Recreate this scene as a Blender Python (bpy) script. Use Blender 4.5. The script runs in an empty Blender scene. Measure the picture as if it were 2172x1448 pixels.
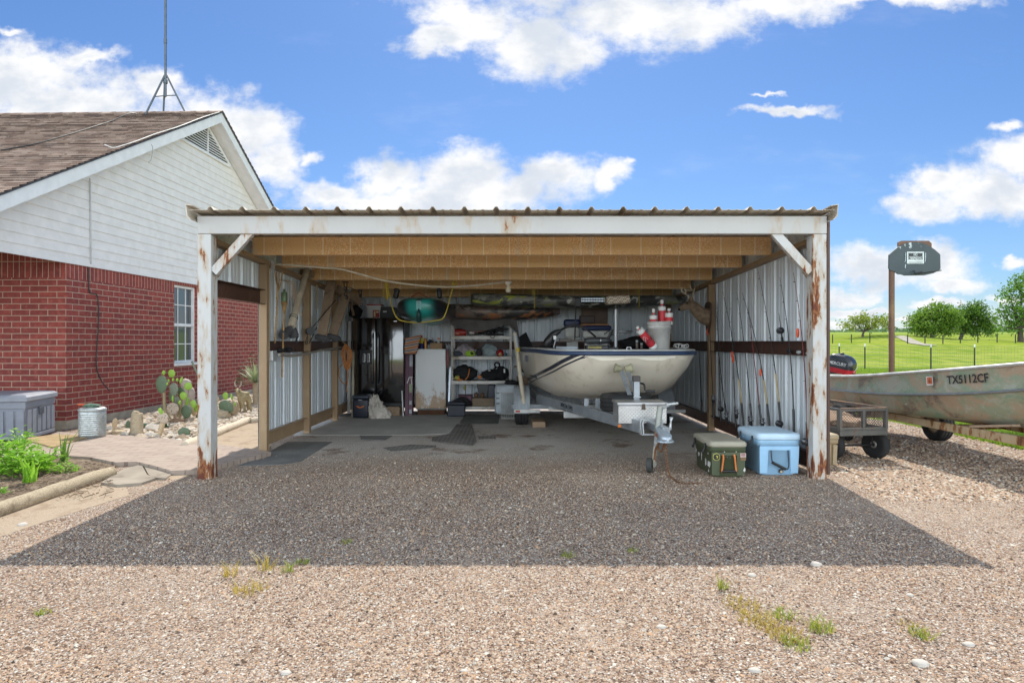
import bpy, bmesh, math, random
import numpy as np
from mathutils import Vector, Matrix, noise
R = math.radians
PI = math.pi
sc = bpy.context.scene
col = sc.collection
random.seed(7)
H, F, CX, CY = 1.35, 1369.0, 1086.0, 724.0

# ---------- places ----------
def ground_z(x, y):
    if y < 6.2:
        return -0.024*(6.2-max(y, -4))
    if y < 30:
        return 0.0
    t = min(1, (y-30)/45.0)
    z = 1.45*t*t*(3-2*t)
    if y > 75:
        z += (y-75)*0.0161
    # low bank with the track running over it
    z += 0.75*math.exp(-((x-44)/5.5)**2-((y-76)/7.0)**2)
    return z
def at(px, py, Y):
    return Vector(((px-CX)/F*Y, Y, H-(py-CY)/F*Y))
def on_ground(px, py, dz=0.0):
    Y = 8.0
    for _ in range(60):
        X = (px-CX)/F*Y
        Y = (H-ground_z(X, Y)-dz)*F/(py-CY)
    X = (px-CX)/F*Y
    return Vector((X, Y, ground_z(X, Y)+dz))
def on_wall(px, py, X):
    return at(px, py, X*F/(px-CX))

# ---------- mesh builder ----------
class MB:
    def __init__(self):
        self.v = []; self.f = []; self.s = []; self.m = []
    def add(self, vs, fs, smooth=False, mi=0):
        b = len(self.v)
        self.v.extend([tuple(p) for p in vs])
        for q in fs:
            self.f.append(tuple(b+i for i in q)); self.s.append(smooth); self.m.append(mi)
        return self
    def bm(self, bm, smooth=False, mi=0, M=None):
        bm.verts.index_update()
        vs = [(M @ v.co if M else v.co.copy()) for v in bm.verts]
        self.add(vs, [[v.index for v in f.verts] for f in bm.faces], smooth, mi)
        bm.free(); return self
    def box(self, x0, x1, y0, y1, z0, z1, bev=0, mi=0, M=None, seg=2, smooth=False):
        c = Vector(((x0+x1)/2, (y0+y1)/2, (z0+z1)/2)); s = (abs(x1-x0), abs(y1-y0), abs(z1-z0))
        return self.obox(c, s, None, bev, mi, M, seg, smooth)
    def obox(self, c, s, rot=None, bev=0, mi=0, M=None, seg=2, smooth=False):
        b = bmesh.new(); bmesh.ops.create_cube(b, size=1)
        for v in b.verts: v.co = Vector((v.co.x*s[0], v.co.y*s[1], v.co.z*s[2]))
        if bev > 0:
            bmesh.ops.bevel(b, geom=list(b.edges), offset=min(bev, min(s)*0.45), segments=seg, affect='EDGES', profile=0.5)
        T = Matrix.Translation(c)
        if rot is not None: T = T @ rot.to_4x4()
        if M is not None: T = M @ T
        return self.bm(b, smooth, mi, T)
    def beam(self, p0, p1, w, h, up=(0, 0, 1), bev=0, mi=0):
        p0 = Vector(p0); p1 = Vector(p1); d = p1-p0; L = d.length; d.normalize()
        u = Vector(up); x = d.cross(u)
        if x.length < 1e-4: x = d.cross(Vector((0, 1, 0)))
        x.normalize(); z = x.cross(d)
        rot = Matrix((x, d, z)).transposed()
        return self.obox((p0+p1)/2, (w, L, h), rot, bev, mi)
    def tube(self, pts, r, n=8, cap=True, mi=0, smooth=True, closed=False):
        pts = [Vector(p) for p in pts]; k = len(pts)
        rs = list(r) if isinstance(r, (list, tuple)) else [r]*k
        vs = []; t0 = None; nx = None
        for i in range(k):
            if closed: t = pts[(i+1) % k]-pts[i-1]
            elif i == 0: t = pts[1]-pts[0]
            elif i == k-1: t = pts[-1]-pts[-2]
            else: t = pts[i+1]-pts[i-1]
            if t.length < 1e-9: t = Vector((0, 0, 1))
            t.normalize()
            if nx is None:
                a = Vector((0, 0, 1)) if abs(t.z) < .9 else Vector((1, 0, 0))
                nx = t.cross(a).normalized()
            else:
                nx = (nx-t*nx.dot(t))
                nx = nx.normalized() if nx.length > 1e-6 else t.orthogonal().normalized()
            ny = t.cross(nx)
            for j in range(n):
                a = 2*PI*j/n
                vs.append(pts[i]+(nx*math.cos(a)+ny*math.sin(a))*rs[i])
        fs = []
        for i in range(k if closed else k-1):
            i2 = (i+1) % k
            for j in range(n):
                fs.append((i*n+j, i*n+(j+1) % n, i2*n+(j+1) % n, i2*n+j))
        self.add(vs, fs, smooth, mi)
        if cap and not closed:
            self.add(vs[:n], [tuple(range(n))[::-1]], False, mi); self.add(vs[-n:], [tuple(range(n))], False, mi)
        return self
    def cyl(self, p0, p1, r0, r1=None, n=16, mi=0, cap=True):
        return self.tube([p0, p1], [r0, r0 if r1 is None else r1], n, cap, mi)
    def lathe(self, prof, c=(0, 0, 0), axis=(0, 0, 1), n=24, mi=0, smooth=True):
        ax = Vector(axis).normalized(); a = ax.orthogonal().normalized(); b = ax.cross(a); c = Vector(c)
        vs = []
        for (r, h) in prof:
            for j in range(n):
                t = 2*PI*j/n
                vs.append(c+ax*h+(a*math.cos(t)+b*math.sin(t))*max(r, 1e-4))
        fs = []
        for i in range(len(prof)-1):
            for j in range(n):
                fs.append((i*n+j, i*n+(j+1) % n, (i+1)*n+(j+1) % n, (i+1)*n+j))
        fs.append(tuple(range(n))[::-1]); fs.append(tuple((len(prof)-1)*n+j for j in range(n)))
        return self.add(vs, fs, smooth, mi)
    def prism(self, poly, d, mi=0, smooth=False):
        poly = [Vector(p) for p in poly]; d = Vector(d); n = len(poly)
        vs = poly+[p+d for p in poly]
        fs = [tuple(range(n))[::-1], tuple(range(n, 2*n))]+[(i, (i+1) % n, n+(i+1) % n, n+i) for i in range(n)]
        return self.add(vs, fs, smooth, mi)
    def loft(self, secs, mi=0, smooth=True, ring=False, caps=False):
        n = len(secs[0]); vs = [p for s in secs for p in s]; fs = []
        for i in range(len(secs)-1):
            for j in range(n if ring else n-1):
                fs.append((i*n+j, i*n+(j+1) % n, (i+1)*n+(j+1) % n, (i+1)*n+j))
        self.add(vs, fs, smooth, mi)
        if caps:
            self.add(secs[0], [tuple(range(n))[::-1]], False, mi); self.add(secs[-1], [tuple(range(n))], False, mi)
        return self
    def blob(self, c, r, amp=.2, seed=0, sub=3, freq=1.5, mi=0, rot=None, flat=None, smooth=True):
        b = bmesh.new(); bmesh.ops.create_icosphere(b, subdivisions=sub, radius=1)
        o = Vector((seed*13.7, seed*5.1, seed*9.3))
        for v in b.verts:
            k = 1+amp*(noise.noise(v.co*freq+o)+.5*noise.noise(v.co*freq*2.3+o)+.3*noise.noise(v.co*freq*5+o))
            p = Vector((v.co.x*r[0]*k, v.co.y*r[1]*k, v.co.z*r[2]*k))
            if rot is not None: p = rot @ p
            if flat is not None: p.z = max(p.z, flat)
            v.co = p
        return self.bm(b, smooth, mi, Matrix.Translation(Vector(c)))
    def torus(self, c, axis, R0, r, n=24, m=8, mi=0, a0=0, a1=2*PI, sq=None):
        ax = Vector(axis).normalized(); a = ax.orthogonal().normalized(); b = ax.cross(a); c = Vector(c)
        full = abs(a1-a0-2*PI) < 1e-6
        pts = [c+(a*math.cos(a0+(a1-a0)*i/n)+b*math.sin(a0+(a1-a0)*i/n))*R0 for i in range(n if full else n+1)]
        return self.tube(pts, r, m, True, mi, True, full)
    def tyre(self, c, axis, Ro, w, Ri, mi=0, n=40):
        prof = [(Ri, -w*.42), (Ri+.02, -w*.5), ((Ri+Ro)/2, -w*.53), (Ro-.025, -w*.49), (Ro-.006, -w*.42)]
        for g in (-.25, 0, .25):
            prof += [(Ro, w*(g-.09)), (Ro-.008, w*(g-.07)), (Ro-.008, w*(g+.07)), (Ro, w*(g+.09))] if False else [(Ro, w*(g-.11)), (Ro, w*(g-.03)), (Ro-.009, w*(g-.02)), (Ro-.009, w*(g+.02)), (Ro, w*(g+.03)), (Ro, w*(g+.11))]
        prof += [(Ro-.006, w*.42), (Ro-.025, w*.49), ((Ri+Ro)/2, w*.53), (Ri+.02, w*.5), (Ri, w*.42), (Ri, -w*.42)]
        ax = Vector(axis).normalized(); a = ax.orthogonal().normalized(); b = ax.cross(a); c = Vector(c)
        secs = []
        for j in range(n+1):
            t = 2*PI*j/n; d = a*math.cos(t)+b*math.sin(t)
            secs.append([c+ax*h+d*r for (r, h) in prof])
        return self.loft(secs, mi)
    def build(self, name, mats, parent=None, local=False, label=None, cat=None, group=None, kind=None, origin=None):
        if not isinstance(mats, (list, tuple)): mats = [mats]
        me = bpy.data.meshes.new(name)
        ob = bpy.data.objects.new(name, me)
        V = self.v
        if parent is not None:
            ob.parent = parent
            if not local:
                Mi = WM[parent.name].inverted(); V = [Mi @ Vector(p) for p in V]
            WM[ob.name] = WM[parent.name]
        else:
            A = np.array([tuple(p) for p in V])
            o = Vector(origin) if origin is not None else Vector(((A[:, 0].min()+A[:, 0].max())/2, (A[:, 1].min()+A[:, 1].max())/2, A[:, 2].min()))
            if kind == 'structure' and origin is None: o = Vector((0, 0, 0))
            ob.location = o; V = [Vector(p)-o for p in V]
            WM[ob.name] = Matrix.Translation(o)
        me.from_pydata([tuple(p) for p in V], [], self.f)
        for m in mats: me.materials.append(m)
        me.polygons.foreach_set('use_smooth', self.s); me.polygons.foreach_set('material_index', self.m)
        me.update()
        col.objects.link(ob)
        tag(ob, label, cat, group, kind)
        return ob
WM = {}
def tag(o, label=None, cat=None, group=None, kind=None):
    if label: o['label'] = label
    if cat: o['category'] = cat
    if group: o['group'] = group
    if kind: o['kind'] = kind
def thing(name, label, cat, loc, rz=0.0, group=None):
    o = bpy.data.objects.new(name, None); o.empty_display_size = .1
    o.location = Vector(loc); o.rotation_euler = (0, 0, rz); col.objects.link(o)
    WM[o.name] = Matrix.Translation(Vector(loc)) @ Matrix.Rotation(rz, 4, 'Z')
    tag(o, label, cat, group); return o
def copy_thing(o, loc, label, rz=None, scale=None):
    c = o.copy(); col.objects.link(c); c.location = Vector(loc)
    if rz is not None: c.rotation_euler = (0, 0, rz)
    if scale: c.scale = (scale,)*3
    if label: c['label'] = label
    for ch in list(o.children):
        d = ch.copy(); col.objects.link(d); d.parent = c
        for g in list(ch.children):
            e = g.copy(); col.objects.link(e); e.parent = d
    return c
def grid_mesh(px0, px1, nx, y0, y1, ny, fn):
    mb = MB(); vs = []
    for j in range(ny+1):
        for i in range(nx+1):
            vs.append(fn(px0+(px1-px0)*i/nx, y0+(y1-y0)*j/ny))
    fs = [(j*(nx+1)+i, j*(nx+1)+i+1, (j+1)*(nx+1)+i+1, (j+1)*(nx+1)+i) for j in range(ny) for i in range(nx)]
    return mb.add(vs, fs, True)
def letters(mb, s, M, w=None, h=None, ext=0.001, mi=0, bold=0.0):
    """the words s set into the plane M (x right, y up, z out), fitted to w by h"""
    cu = bpy.data.curves.new('t', 'FONT'); cu.body = s; cu.extrude = 0.5; cu.resolution_u = 2; cu.offset = bold
    cu.align_x = 'CENTER'; cu.align_y = 'CENTER'
    ob = bpy.data.objects.new('t', cu); col.objects.link(ob)
    dg = bpy.context.evaluated_depsgraph_get(); me = ob.evaluated_get(dg).to_mesh()
    A = np.array([tuple(v.co) for v in me.vertices]); lo = A.min(0); hi = A.max(0); c = (lo+hi)/2; d = hi-lo
    sx = (w/d[0]) if w else h/d[1]; sy = (h/d[1]) if h else sx
    vs = [M @ Vector(((p[0]-c[0])*sx, (p[1]-c[1])*sy, (p[2]-c[2])*ext*2+ext)) for p in A]
    fs = [tuple(p.vertices) for p in me.polygons]
    ob.evaluated_get(dg).to_mesh_clear(); bpy.data.objects.remove(ob); bpy.data.curves.remove(cu)
    mb.add(vs, fs, False, mi)
def frame(o, x, y):
    x = Vector(x).normalized(); y = Vector(y); z = x.cross(y).normalized(); y = z.cross(x)
    M = Matrix((x, y, z)).transposed().to_4x4(); M.translation = Vector(o); return M
def skin(pts, edges, rad, sub=2):
    me = bpy.data.meshes.new('s'); me.from_pydata([tuple(p) for p in pts], edges, [])
    ob = bpy.data.objects.new('s', me); col.objects.link(ob)
    ob.modifiers.new('k', 'SKIN')
    for i, sv in enumerate(me.skin_vertices[0].data):
        r = rad[i]; sv.radius = (r, r) if not isinstance(r, tuple) else r; sv.use_root = (i == 0)
    m = ob.modifiers.new('u', 'SUBSURF'); m.levels = sub; m.render_levels = sub
    dg = bpy.context.evaluated_depsgraph_get(); e = ob.evaluated_get(dg).to_mesh()
    vs = [v.co.copy() for v in e.vertices]; fs = [tuple(p.vertices) for p in e.polygons]
    ob.evaluated_get(dg).to_mesh_clear(); bpy.data.objects.remove(ob); bpy.data.meshes.remove(me)
    return vs, fs
def bez(p0, p1, p2, n=10):
    p0, p1, p2 = Vector(p0), Vector(p1), Vector(p2)
    return [p0*(1-t)**2+p1*2*t*(1-t)+p2*t*t for t in [i/n for i in range(n+1)]]
def spline(pts, n=6):
    P = [Vector(p) for p in pts]; P = [P[0]*2-P[1]]+P+[P[-1]*2-P[-2]]; out = []
    for i in range(1, len(P)-2):
        a, b, c, d = P[i-1:i+3]
        for k in range(n):
            t = k/n
            out.append(.5*((2*b)+(c-a)*t+(2*a-5*b+4*c-d)*t*t+(3*b-a-3*c+d)*t**3))
    out.append(P[-2]); return out
def stones(n, sampler, size, seed, flat=.6, detail=0):
    """many small irregular stones as one mesh; sampler(rng) -> (x,y,z,scale)"""
    rng = np.random.default_rng(seed)
    base = np.array([(1, 0, 0), (-1, 0, 0), (0, 1, 0), (0, -1, 0), (0, 0, 1), (0, 0, -1)], float)
    bf = np.array([(0, 2, 4), (2, 1, 4), (1, 3, 4), (3, 0, 4), (2, 0, 5), (1, 2, 5), (3, 1, 5), (0, 3, 5)])
    if detail:
        b = bmesh.new(); bmesh.ops.create_icosphere(b, subdivisions=detail, radius=1); b.verts.index_update()
        base = np.array([tuple(v.co) for v in b.verts]); bf = np.array([[v.index for v in f.verts] for f in b.faces]); b.free()
    pos = sampler(rng, n)
    s = size*rng.uniform(.55, 1.5, n)*pos[:, 3]
    k = len(base)
    jit = rng.uniform(.7, 1.25, (n, k, 1))
    P = base[None]*jit
    P[:, :, 0] *= rng.uniform(.8, 1.5, (n, 1)); P[:, :, 2] *= flat*rng.uniform(.6, 1.2, (n, 1))
    a = rng.uniform(0, 2*PI, n); ca, sa = np.cos(a)[:, None], np.sin(a)[:, None]
    x = P[:, :, 0]*ca-P[:, :, 1]*sa; y = P[:, :, 0]*sa+P[:, :, 1]*ca
    t = rng.uniform(-.35, .35, (n, 1)); z = P[:, :, 2]+x*t
    V = np.stack([x, y, z], 2)*s[:, None, None]+pos[:, None, :3]
    Fc = (bf[None]+np.arange(n)[:, None, None]*k).reshape(-1, 3)
    return V.reshape(-1, 3), Fc
def np_mesh(name, V, Fc, mat, label=None, cat=None, kind=None, smooth=False, group=None, parent=None):
    me = bpy.data.meshes.new(name)
    k = Fc.shape[1]
    me.vertices.add(len(V)); me.vertices.foreach_set('co', np.asarray(V, np.float32).ravel())
    me.loops.add(Fc.size); me.loops.foreach_set('vertex_index', Fc.astype(np.int32).ravel())
    me.polygons.add(len(Fc)); me.polygons.foreach_set('loop_start', (np.arange(len(Fc))*k).astype(np.int32))
    me.polygons.foreach_set('use_smooth', np.full(len(Fc), smooth))
    me.update(calc_edges=True); me.validate()
    me.materials.append(mat)
    ob = bpy.data.objects.new(name, me); col.objects.link(ob); tag(ob, label, cat, group, kind)
    if parent is not None: ob.parent = parent
    WM[ob.name] = Matrix.Identity(4) if parent is None else WM[parent.name]
    return ob

# ---------- materials ----------
class NT:
    def __init__(self, name):
        self.mat = bpy.data.materials.new(name); self.mat.use_nodes = True
        self.t = self.mat.node_tree; self.n = self.t.nodes; self.b = self.n['Principled BSDF']
    def node(self, ty, **kw):
        x = self.n.new(ty)
        for k, v in kw.items(): setattr(x, k, v)
        return x
    def link(self, a, b): self.t.links.new(a, b)
    def val(self, sock, v):
        if isinstance(v, bpy.types.NodeSocket): self.link(v, sock)
        else: sock.default_value = v
    def math(self, op, a, b=None, c=None, clamp=False):
        m = self.node('ShaderNodeMath', operation=op); m.use_clamp = clamp
        self.val(m.inputs[0], a)
        if b is not None: self.val(m.inputs[1], b)
        if c is not None: self.val(m.inputs[2], c)
        return m.outputs[0]
    def sm(self, x, lo, hi):
        m = self.node('ShaderNodeMapRange', interpolation_type='SMOOTHSTEP')
        self.val(m.inputs[0], x); m.inputs[1].default_value = lo; m.inputs[2].default_value = hi
        return m.outputs[0]
    def mix(self, f, a, b, mode='MIX'):
        m = self.node('ShaderNodeMix', data_type='RGBA', blend_type=mode)
        self.val(m.inputs[0], f)
        for s, v in ((m.inputs[6], a), (m.inputs[7], b)):
            if isinstance(v, bpy.types.NodeSocket): self.link(v, s)
            else: s.default_value = (v[0], v[1], v[2], 1)
        return m.outputs[2]
    def obj(self): return self.node('ShaderNodeTexCoord').outputs['Object']
    def pos(self): return self.node('ShaderNodeNewGeometry').outputs['Position']
    def mapping(self, v, s=(1, 1, 1), r=(0, 0, 0), l=(0, 0, 0)):
        m = self.node('ShaderNodeMapping'); self.link(v, m.inputs[0])
        m.inputs['Scale'].default_value = s; m.inputs['Rotation'].default_value = r; m.inputs['Location'].default_value = l
        return m.outputs[0]
    def noise(self, v, scale, detail=4, rough=.55, dist=0):
        m = self.node('ShaderNodeTexNoise'); self.link(v, m.inputs['Vector'])
        m.inputs['Scale'].default_value = scale; m.inputs['Detail'].default_value = detail
        m.inputs['Roughness'].default_value = rough; m.inputs['Distortion'].default_value = dist
        return m.outputs['Fac']
    def voro(self, v, scale, feature='F1', out='Distance', dims='3D'):
        m = self.node('ShaderNodeTexVoronoi', feature=feature, voronoi_dimensions=dims)
        if dims == '1D': self.link(v, m.inputs['W'])
        else: self.link(v, m.inputs['Vector'])
        m.inputs['Scale'].default_value = scale
        return m.outputs[out]
    def xyz(self, v):
        s = self.node('ShaderNodeSeparateXYZ'); self.link(v, s.inputs[0]); return s.outputs
    def ramp(self, f, stops):
        r = self.node('ShaderNodeValToRGB'); self.val(r.inputs[0], f)
        e = r.color_ramp.elements
        while len(e) < len(stops): e.new(.5)
        for i, (p, c) in enumerate(stops): e[i].position = p; e[i].color = (c[0], c[1], c[2], 1)
        return r.outputs[0]
    def bump(self, h, strength=.3, dist=.01, normal=None):
        b = self.node('ShaderNodeBump'); self.link(h, b.inputs['Height'])
        b.inputs['Strength'].default_value = strength; b.inputs['Distance'].default_value = dist
        if normal is not None: self.link(normal, b.inputs['Normal'])
        return b.outputs[0]
    def set(self, **kw):
        nm = dict(color='Base Color', rough='Roughness', metal='Metallic', normal='Normal', coat='Coat Weight', trans='Transmission Weight', ior='IOR', spec='Specular IOR Level', alpha='Alpha', sss='Subsurface Weight', sheen='Sheen Weight')
        for k, v in kw.items():
            s = self.b.inputs[nm[k]]
            if isinstance(v, bpy.types.NodeSocket): self.link(v, s)
            elif k == 'color': s.default_value = (v[0], v[1], v[2], 1)
            else: s.default_value = v
        return self.mat
def lum(c, k): return tuple(min(1, x*k) for x in c)
def M(name, c, rough=.6, metal=0, var=.18, scale=6, bump=.12, bscale=60, bd=.003, c2=None, spec=.5, coat=0, grime=None, gs=3, gt=(.52, .7)):
    """plain worn surface: tone variation, fine grain, optional grime patches of their own colour"""
    t = NT(name); o = t.obj()
    n = t.noise(o, scale, 5)
    cc = t.mix(t.sm(n, .3, .7), lum(c, 1-var), c2 if c2 else lum(c, 1+var))
    if grime:
        g = t.noise(o, gs, 7, .65)
        cc = t.mix(t.sm(g, *gt), cc, grime)
    f = t.noise(o, bscale, 4)
    rr = t.math('MULTIPLY_ADD', n, .25, rough-.12, clamp=True)
    return t.set(color=cc, rough=rr, metal=metal, normal=t.bump(f, bump, bd), spec=spec, coat=coat)
def rusty(name, paint, rust1=(.30, .12, .045), rust2=(.13, .035, .02), amount=.5, rough=.5, stretch=(1, 1, .35), scale=9, metal=0, stain=(.42, .30, .18), low=None):
    """painted steel with rust patches, darker cores and stained rims"""
    t = NT(name); o = t.obj(); m = t.mapping(o, stretch)
    a = t.noise(m, scale, 8, .62); b = t.noise(m, scale*.3, 3, .5); fine = t.noise(o, 90, 3)
    k = t.math('ADD', t.math('MULTIPLY', a, .6), t.math('MULTIPLY', b, .4))
    if low:
        z = t.xyz(o)[2]; k = t.math('ADD', k, t.math('MULTIPLY', t.sm(z, low, 0), .1))
    th = .66-.16*amount
    base = t.mix(t.noise(o, 3, 4), lum(paint, .88), lum(paint, 1.06))
    c = t.mix(t.math('MULTIPLY', t.sm(k, th-.09, th+.01), .55), base, stain)
    c = t.mix(t.sm(k, th, th+.03), c, t.mix(t.sm(fine, .35, .65), rust1, lum(rust1, .7)))
    c = t.mix(t.sm(k, th+.045, th+.07), c, rust2)
    hb = t.math('SUBTRACT', t.math('MULTIPLY', fine, .3), t.sm(k, th, th+.03))
    r = t.math('MULTIPLY_ADD', t.sm(k, th-.05, th+.03), .35, rough, clamp=True)
    return t.set(color=c, rough=r, metal=metal, normal=t.bump(hb, .35, .002))
EXPO = 0.45; SUN_E = 4.3; SKY_S = .11; CLD = .76; FILL_S = .82; FILL_LOW = 3.2; SKYTINT = (.45, .62, .84); SKYLOW = (.465, .615, .81)
# ---------- camera ----------
cam = bpy.data.cameras.new('camera'); cam.lens = 36*F/2172; cam.sensor_width = 36; cam.clip_end = 4000; cam.clip_start = .05
co = bpy.data.objects.new('camera', cam); col.objects.link(co); co.location = (0, 0, H); co.rotation_euler = (PI/2, 0, 0)
sc.camera = co
sc.view_settings.view_transform = 'Standard'; sc.view_settings.look = 'None'; sc.view_settings.gamma = 1
sc.view_settings.exposure = EXPO
# ---------- sun and sky ----------
EL = R(50.8); AZ = .062
sd = Vector((math.sin(AZ)*math.cos(EL), math.cos(AZ)*math.cos(EL), math.sin(EL)))
sl = bpy.data.lights.new('sun', 'SUN'); sl.energy = SUN_E; sl.angle = R(.53); sl.color = (1, .94, .83)
so = bpy.data.objects.new('sun', sl); col.objects.link(so); so.rotation_euler = (-sd).to_track_quat('-Z', 'Y').to_euler(); so.location = (0, 0, 30)
w = bpy.data.worlds.new('World'); sc.world = w; w.use_nodes = True
wt = w.node_tree; wn = wt.nodes
for x in list(wn): wn.remove(x)
class WT(NT):
    def __init__(self): self.t = wt; self.n = wn
W = WT()
out = W.node('ShaderNodeOutputWorld'); bg = W.node('ShaderNodeBackground'); bg.inputs[1].default_value = SKY_S
W.link(bg.outputs[0], out.inputs[0])
sky = W.node('ShaderNodeTexSky', sky_type='NISHITA'); sky.sun_disc = False; sky.sun_elevation = EL; sky.sun_rotation = AZ
sky.altitude = 0; sky.air_density = 1.0; sky.dust_density = .4; sky.ozone_density = 2.5
dirv = W.node('ShaderNodeTexCoord').outputs['Generated']
X, Yv, Z = W.xyz(dirv)
Ya = W.math('MAXIMUM', W.math('ABSOLUTE', Yv), .12)
U = W.math('DIVIDE', X, Ya); V = W.math('DIVIDE', Z, Ya)
cmb = W.node('ShaderNodeCombineXYZ'); W.link(U, cmb.inputs[0]); W.link(V, cmb.inputs[1]); W.link(W.math('SIGN', Yv), cmb.inputs[2])
uv = cmb.outputs[0]
wob = W.noise(uv, 5.5, 6, .6); wob2 = W.noise(W.mapping(uv, (1, 1.6, 1)), 14, 6, .65)
CL = [(930, 92, 110, 30), (1010, 45, 120, 68), (1130, 95, 125, 84), (1210, 115, 80, 62), (1330, 35, 210, 84), (1500, 40, 140, 66), (1640, 10, 190, 50), (1890, -8, 230, 26), (1300, -90, 480, 130), 
      (60, 165, 170, 72), (26, 78, 48, 15), (190, 120, 70, 20), (150, 240, 240, 90), (330, 185, 62, 42), (450, 255, 140, 68), (540, 285, 92, 76), (590, 345, 62, 54), (655, 335, 36, 20), 
      (700, 412, 105, 32), (830, 375, 75, 50), (985, 368, 125, 56), (1050, 400, 215, 46), (1180, 368, 95, 42), (1290, 368, 66, 30), (1325, 348, 36, 16), (900, 432, 290, 34),
      (1665, 232, 105, 13), (1625, 200, 42, 8), (2140, 265, 60, 18), (2110, 405, 195, 66), (2160, 335, 115, 56), (1940, 440, 100, 36), (2190, 420, 140, 60), (2000, 385, 90, 40),
      (1850, 560, 120, 46), (1960, 555, 110, 46), (2005, 605, 85, 24), (1800, 626, 78, 22), (1850, 585, 90, 30), (2150, 560, 46, 15), (1830, 662, 100, 14), (2000, 650, 80, 17), (2130, 635, 60, 18), (1800, 690, 120, 10), (1960, 685, 160, 10),
      (-350, 260, 300, 150), (-700, 120, 260, 90), (2600, 300, 260, 110), (2900, 120, 300, 90), (400, -500, 300, 120), (1700, -700, 400, 160)]
def warp(sc_, amp, off):
    n = W.node('ShaderNodeTexNoise'); W.link(W.mapping(uv, (1, 1.25, 1), l=(off, off, 0)), n.inputs['Vector']); n.inputs['Scale'].default_value = sc_; n.inputs['Detail'].default_value = 4
    r = W.xyz(n.outputs['Color']); return W.math('MULTIPLY_ADD', r[0], amp, -amp/2), W.math('MULTIPLY_ADD', r[1], amp*.7, -amp*.35)
a1, b1 = warp(13, .085, 3); a2, b2 = warp(38, .035, 7)
U = W.math('ADD', U, W.math('ADD', a1, a2)); V0 = V; V = W.math('ADD', V, W.math('ADD', b1, b2))
best = None
for (px, py, rx, ry) in CL:
    u0 = (px-CX)/F; v0 = (CY-py)/F
    a = W.math('MULTIPLY', W.math('SUBTRACT', U, u0), F/rx); b = W.math('MULTIPLY', W.math('SUBTRACT', V, v0), F/ry)
    d = W.math('SUBTRACT', 1.0 if rx*ry > 1300 else .72, W.math('SQRT', W.math('ADD', W.math('MULTIPLY', a, a), W.math('MULTIPLY', b, b))))
    best = d if best is None else W.math('SMOOTH_MAX', best, d, .25)
wob3 = W.noise(W.mapping(uv, (1, 1.3, 1)), 42, 5, .62)
dens = W.math('ADD', best, W.math('ADD', W.math('MULTIPLY_ADD', wob, 1.0, -.5), W.math('MULTIPLY_ADD', wob2, .95, -.475)))
dens = W.math('ADD', dens, W.math('MULTIPLY_ADD', wob3, .75, -.37))
mask = W.sm(dens, -.22, .62)
thin = W.noise(W.mapping(uv, (1, 3, 1)), 3, 6, .6)
mask = W.math('MAXIMUM', mask, W.math('MULTIPLY', W.sm(thin, .55, .85), .22))
mask = W.math('MAXIMUM', mask, W.math('MULTIPLY', W.sm(V0, .10, .0), .5))
shade = W.noise(W.mapping(uv, (1, 1.7, 1), l=(0, .05, 0)), 7, 6, .55)
shade = W.math('ADD', shade, W.math('MULTIPLY', W.sm(dens, 1.1, .2), -.08))
K = 1.0/SKY_S*CLD
cc = W.mix(W.sm(shade, .36, .60), (1.0*K, 1.0*K, 1.0*K), (.70*K, .755*K, .84*K))
low = W.mix(W.sm(V0, .62, .12), SKYTINT, SKYLOW)
skyc = W.mix(1.0, sky.outputs[0], low, 'MULTIPLY')
fin = W.mix(mask, skyc, cc)
# bright fill added to the unseen rear sky, strongest low, broken by noise
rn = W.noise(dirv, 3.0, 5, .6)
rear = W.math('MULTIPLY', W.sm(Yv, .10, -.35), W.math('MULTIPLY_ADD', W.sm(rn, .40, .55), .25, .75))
KR = FILL_S/SKY_S
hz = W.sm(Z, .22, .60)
fin = W.mix(rear, fin, W.mix(hz, (KR*.89*FILL_LOW, KR*.99*FILL_LOW, KR*1.06*FILL_LOW), (KR*.86, KR*1.0, KR*1.10)))
W.link(fin, bg.inputs[0])
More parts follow.
